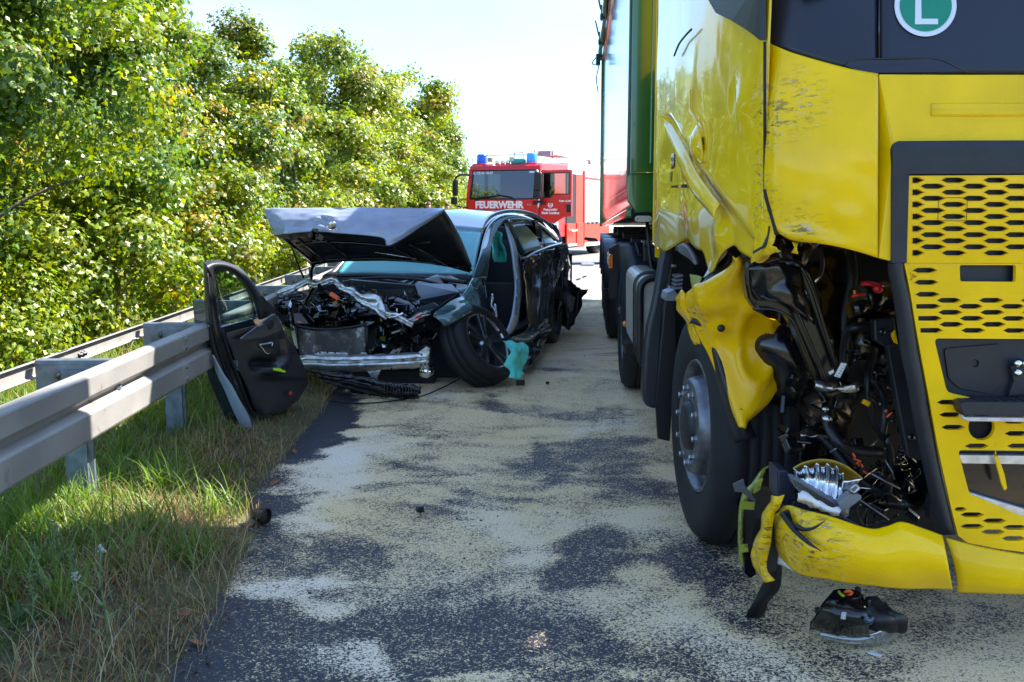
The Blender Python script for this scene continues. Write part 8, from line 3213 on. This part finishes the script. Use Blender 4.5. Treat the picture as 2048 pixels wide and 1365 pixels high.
# ---- weeds in the verge
WST = mat('weed_green', (.13, .19, .07), .6, var=.2)
WFL = mat('weed_flower', (.30, .35, .27), .7, var=.2, var_scale=60)
def stem_plant(px, py, hgt, label, seed, flower=True, leafn=14, lean=(.0, .0)):
    g = G(px, py)
    g.z = gz(g.x, g.y)
    rr = random.Random(seed)
    root = thing('weed', label, 'plant', tuple(g))
    pts = [Vector((0, 0, 0)), Vector((lean[0] * .3 + .008, 0, hgt * .35)), Vector((lean[0] * .6 - .006, 0, hgt * .7)), Vector((lean[0], lean[1], hgt))]
    sp_ = spline(pts, 4)
    mb = MB()
    mb.tube(sp_, [.0035 * (1 - .5 * i / len(sp_)) for i in range(len(sp_))], 6)
    mb.obj('stem', WST, root, True)
    for k in range(leafn):
        t = .12 + .75 * k / leafn
        p = sp_[int(t * (len(sp_) - 1))]
        a = k * 2.4 + rr.random()
        d = Vector((math.cos(a), math.sin(a), .7 + rr.random() * .5)).normalized()
        s = d.cross(Vector((0, 0, 1))).normalized()
        L_ = (.07 if flower else .05) * (1.1 - t * .5)
        mb = MB()
        mb.add([p, p + d * L_ * .5 + s * L_ * .11, p + d * L_ - Vector((0, 0, L_ * .12)), p + d * L_ * .5 - s * L_ * .11], [(0, 1, 2, 3)])
        mb.obj('leaf', WST, root, True)
    if flower:
        for k in range(14):
            a = rr.uniform(0, 6.28)
            q = sp_[-1] + Vector((math.cos(a) * rr.uniform(0, .017), math.sin(a) * rr.uniform(0, .017), rr.uniform(-.012, .014)))
            mb = MB()
            mb.lathe([(0, .004), (.004, .002), (.0045, -.001), (0, -.005)], q, (rr.uniform(-.4, .4), rr.uniform(-.4, .4), 1), 8)
            mb.obj('flower', WFL, root, True)
    else:
        for k in range(26):
            t = .5 + .5 * k / 26
            p = sp_[int(t * (len(sp_) - 1))]
            a = rr.uniform(0, 6.28)
            mb = MB()
            mb.lathe([(0, .005), (.004, 0), (0, -.005)], p + Vector((math.cos(a) * .006, math.sin(a) * .006, rr.uniform(-.01, .01))), (0, 0, 1), 6)
            mb.obj('seed_bud', WST, root, True)
    return root


stem_plant(214, 1330, .355, 'single pale green weed with a whitish flower head at lower left', 1)
stem_plant(160, 1265, .15, 'short weed with a pale tip left of the tall flowering one', 2, True, 8)
for i, (x, y, h_, lab) in enumerate([(64, 1285, .24, 'leftmost ragweed spike at the lower left border'), (92, 1255, .26, 'second ragweed spike from the left border'), (145, 1230, .2, 'ragweed spike between the taller ones and the flowering weed'),
                                     (128, 1180, .22, 'ragweed spike standing at the edge of the sunlit grass')]):
    stem_plant(x, y, h_, lab, 10 + i, False, 10, (.02 * (-1) ** i, 0))
# seedlings with broad leaves in the lower left corner
x, y = scatter(2600, 2.7, 4.2, .55, 1.9, 71, .25)
n = len(x)
blades('ground_weeds', x, y, rng.uniform(.05, .12, n), rng.uniform(.009, .018, n), rng.uniform(.5, 1.0, n), pick_cols(n, [(.05, .11, .018), (.08, .15, .025), (.06, .12, .03)], 31), 'low broad leaved weeds in the lower left corner of the verge', 33)
# fallen leaves and twigs along the edge
LEAFL = ['brown dead leaf in the weeds at lower left', 'curled reddish leaf at the straw beside the dark asphalt', 'lowest dead leaf on the asphalt edge', 'dead leaf just left of the black rubber cup', 'dead leaf on the grass edge beyond the rubber cup', 'farthest dead leaf at the grass edge below the car door', 'dead leaf inside the sunlit grass tufts']
for i, (px_, py_) in enumerate([(150, 1195), (372, 1240), (395, 1290), (495, 1055), (548, 968), (590, 905), (380, 1060)]):
    c = G(px_, py_)
    c.z = gz(c.x, c.y) + .02
    rr = random.Random(i)
    mb = MB()
    a = rr.uniform(0, 3)
    d = Vector((math.cos(a), math.sin(a), .2)) * .035
    s = Vector((-math.sin(a), math.cos(a), .3)) * .018
    mb.add([c - d, c + s, c + d * 1.1, c - s, c + Vector((0, 0, .012))], [(0, 1, 4), (1, 2, 4), (2, 3, 4), (3, 0, 4)])
    o = mb.obj('fallen_leaf', mat('dead_leaf', (.24, .09, .04), .7, var=.4, var_scale=30), None)
    tag(o, LEAFL[i], 'leaf', 'dead leaves along the asphalt edge')
mb = MB()
mb.tube(spline([G(480, 1050, .03), G(505, 1062, .02), G(528, 1068, .02)], 4), .006, 5)
debris('twig', 'dark twig beside the black rubber cap', 'twig', mb, BARK)
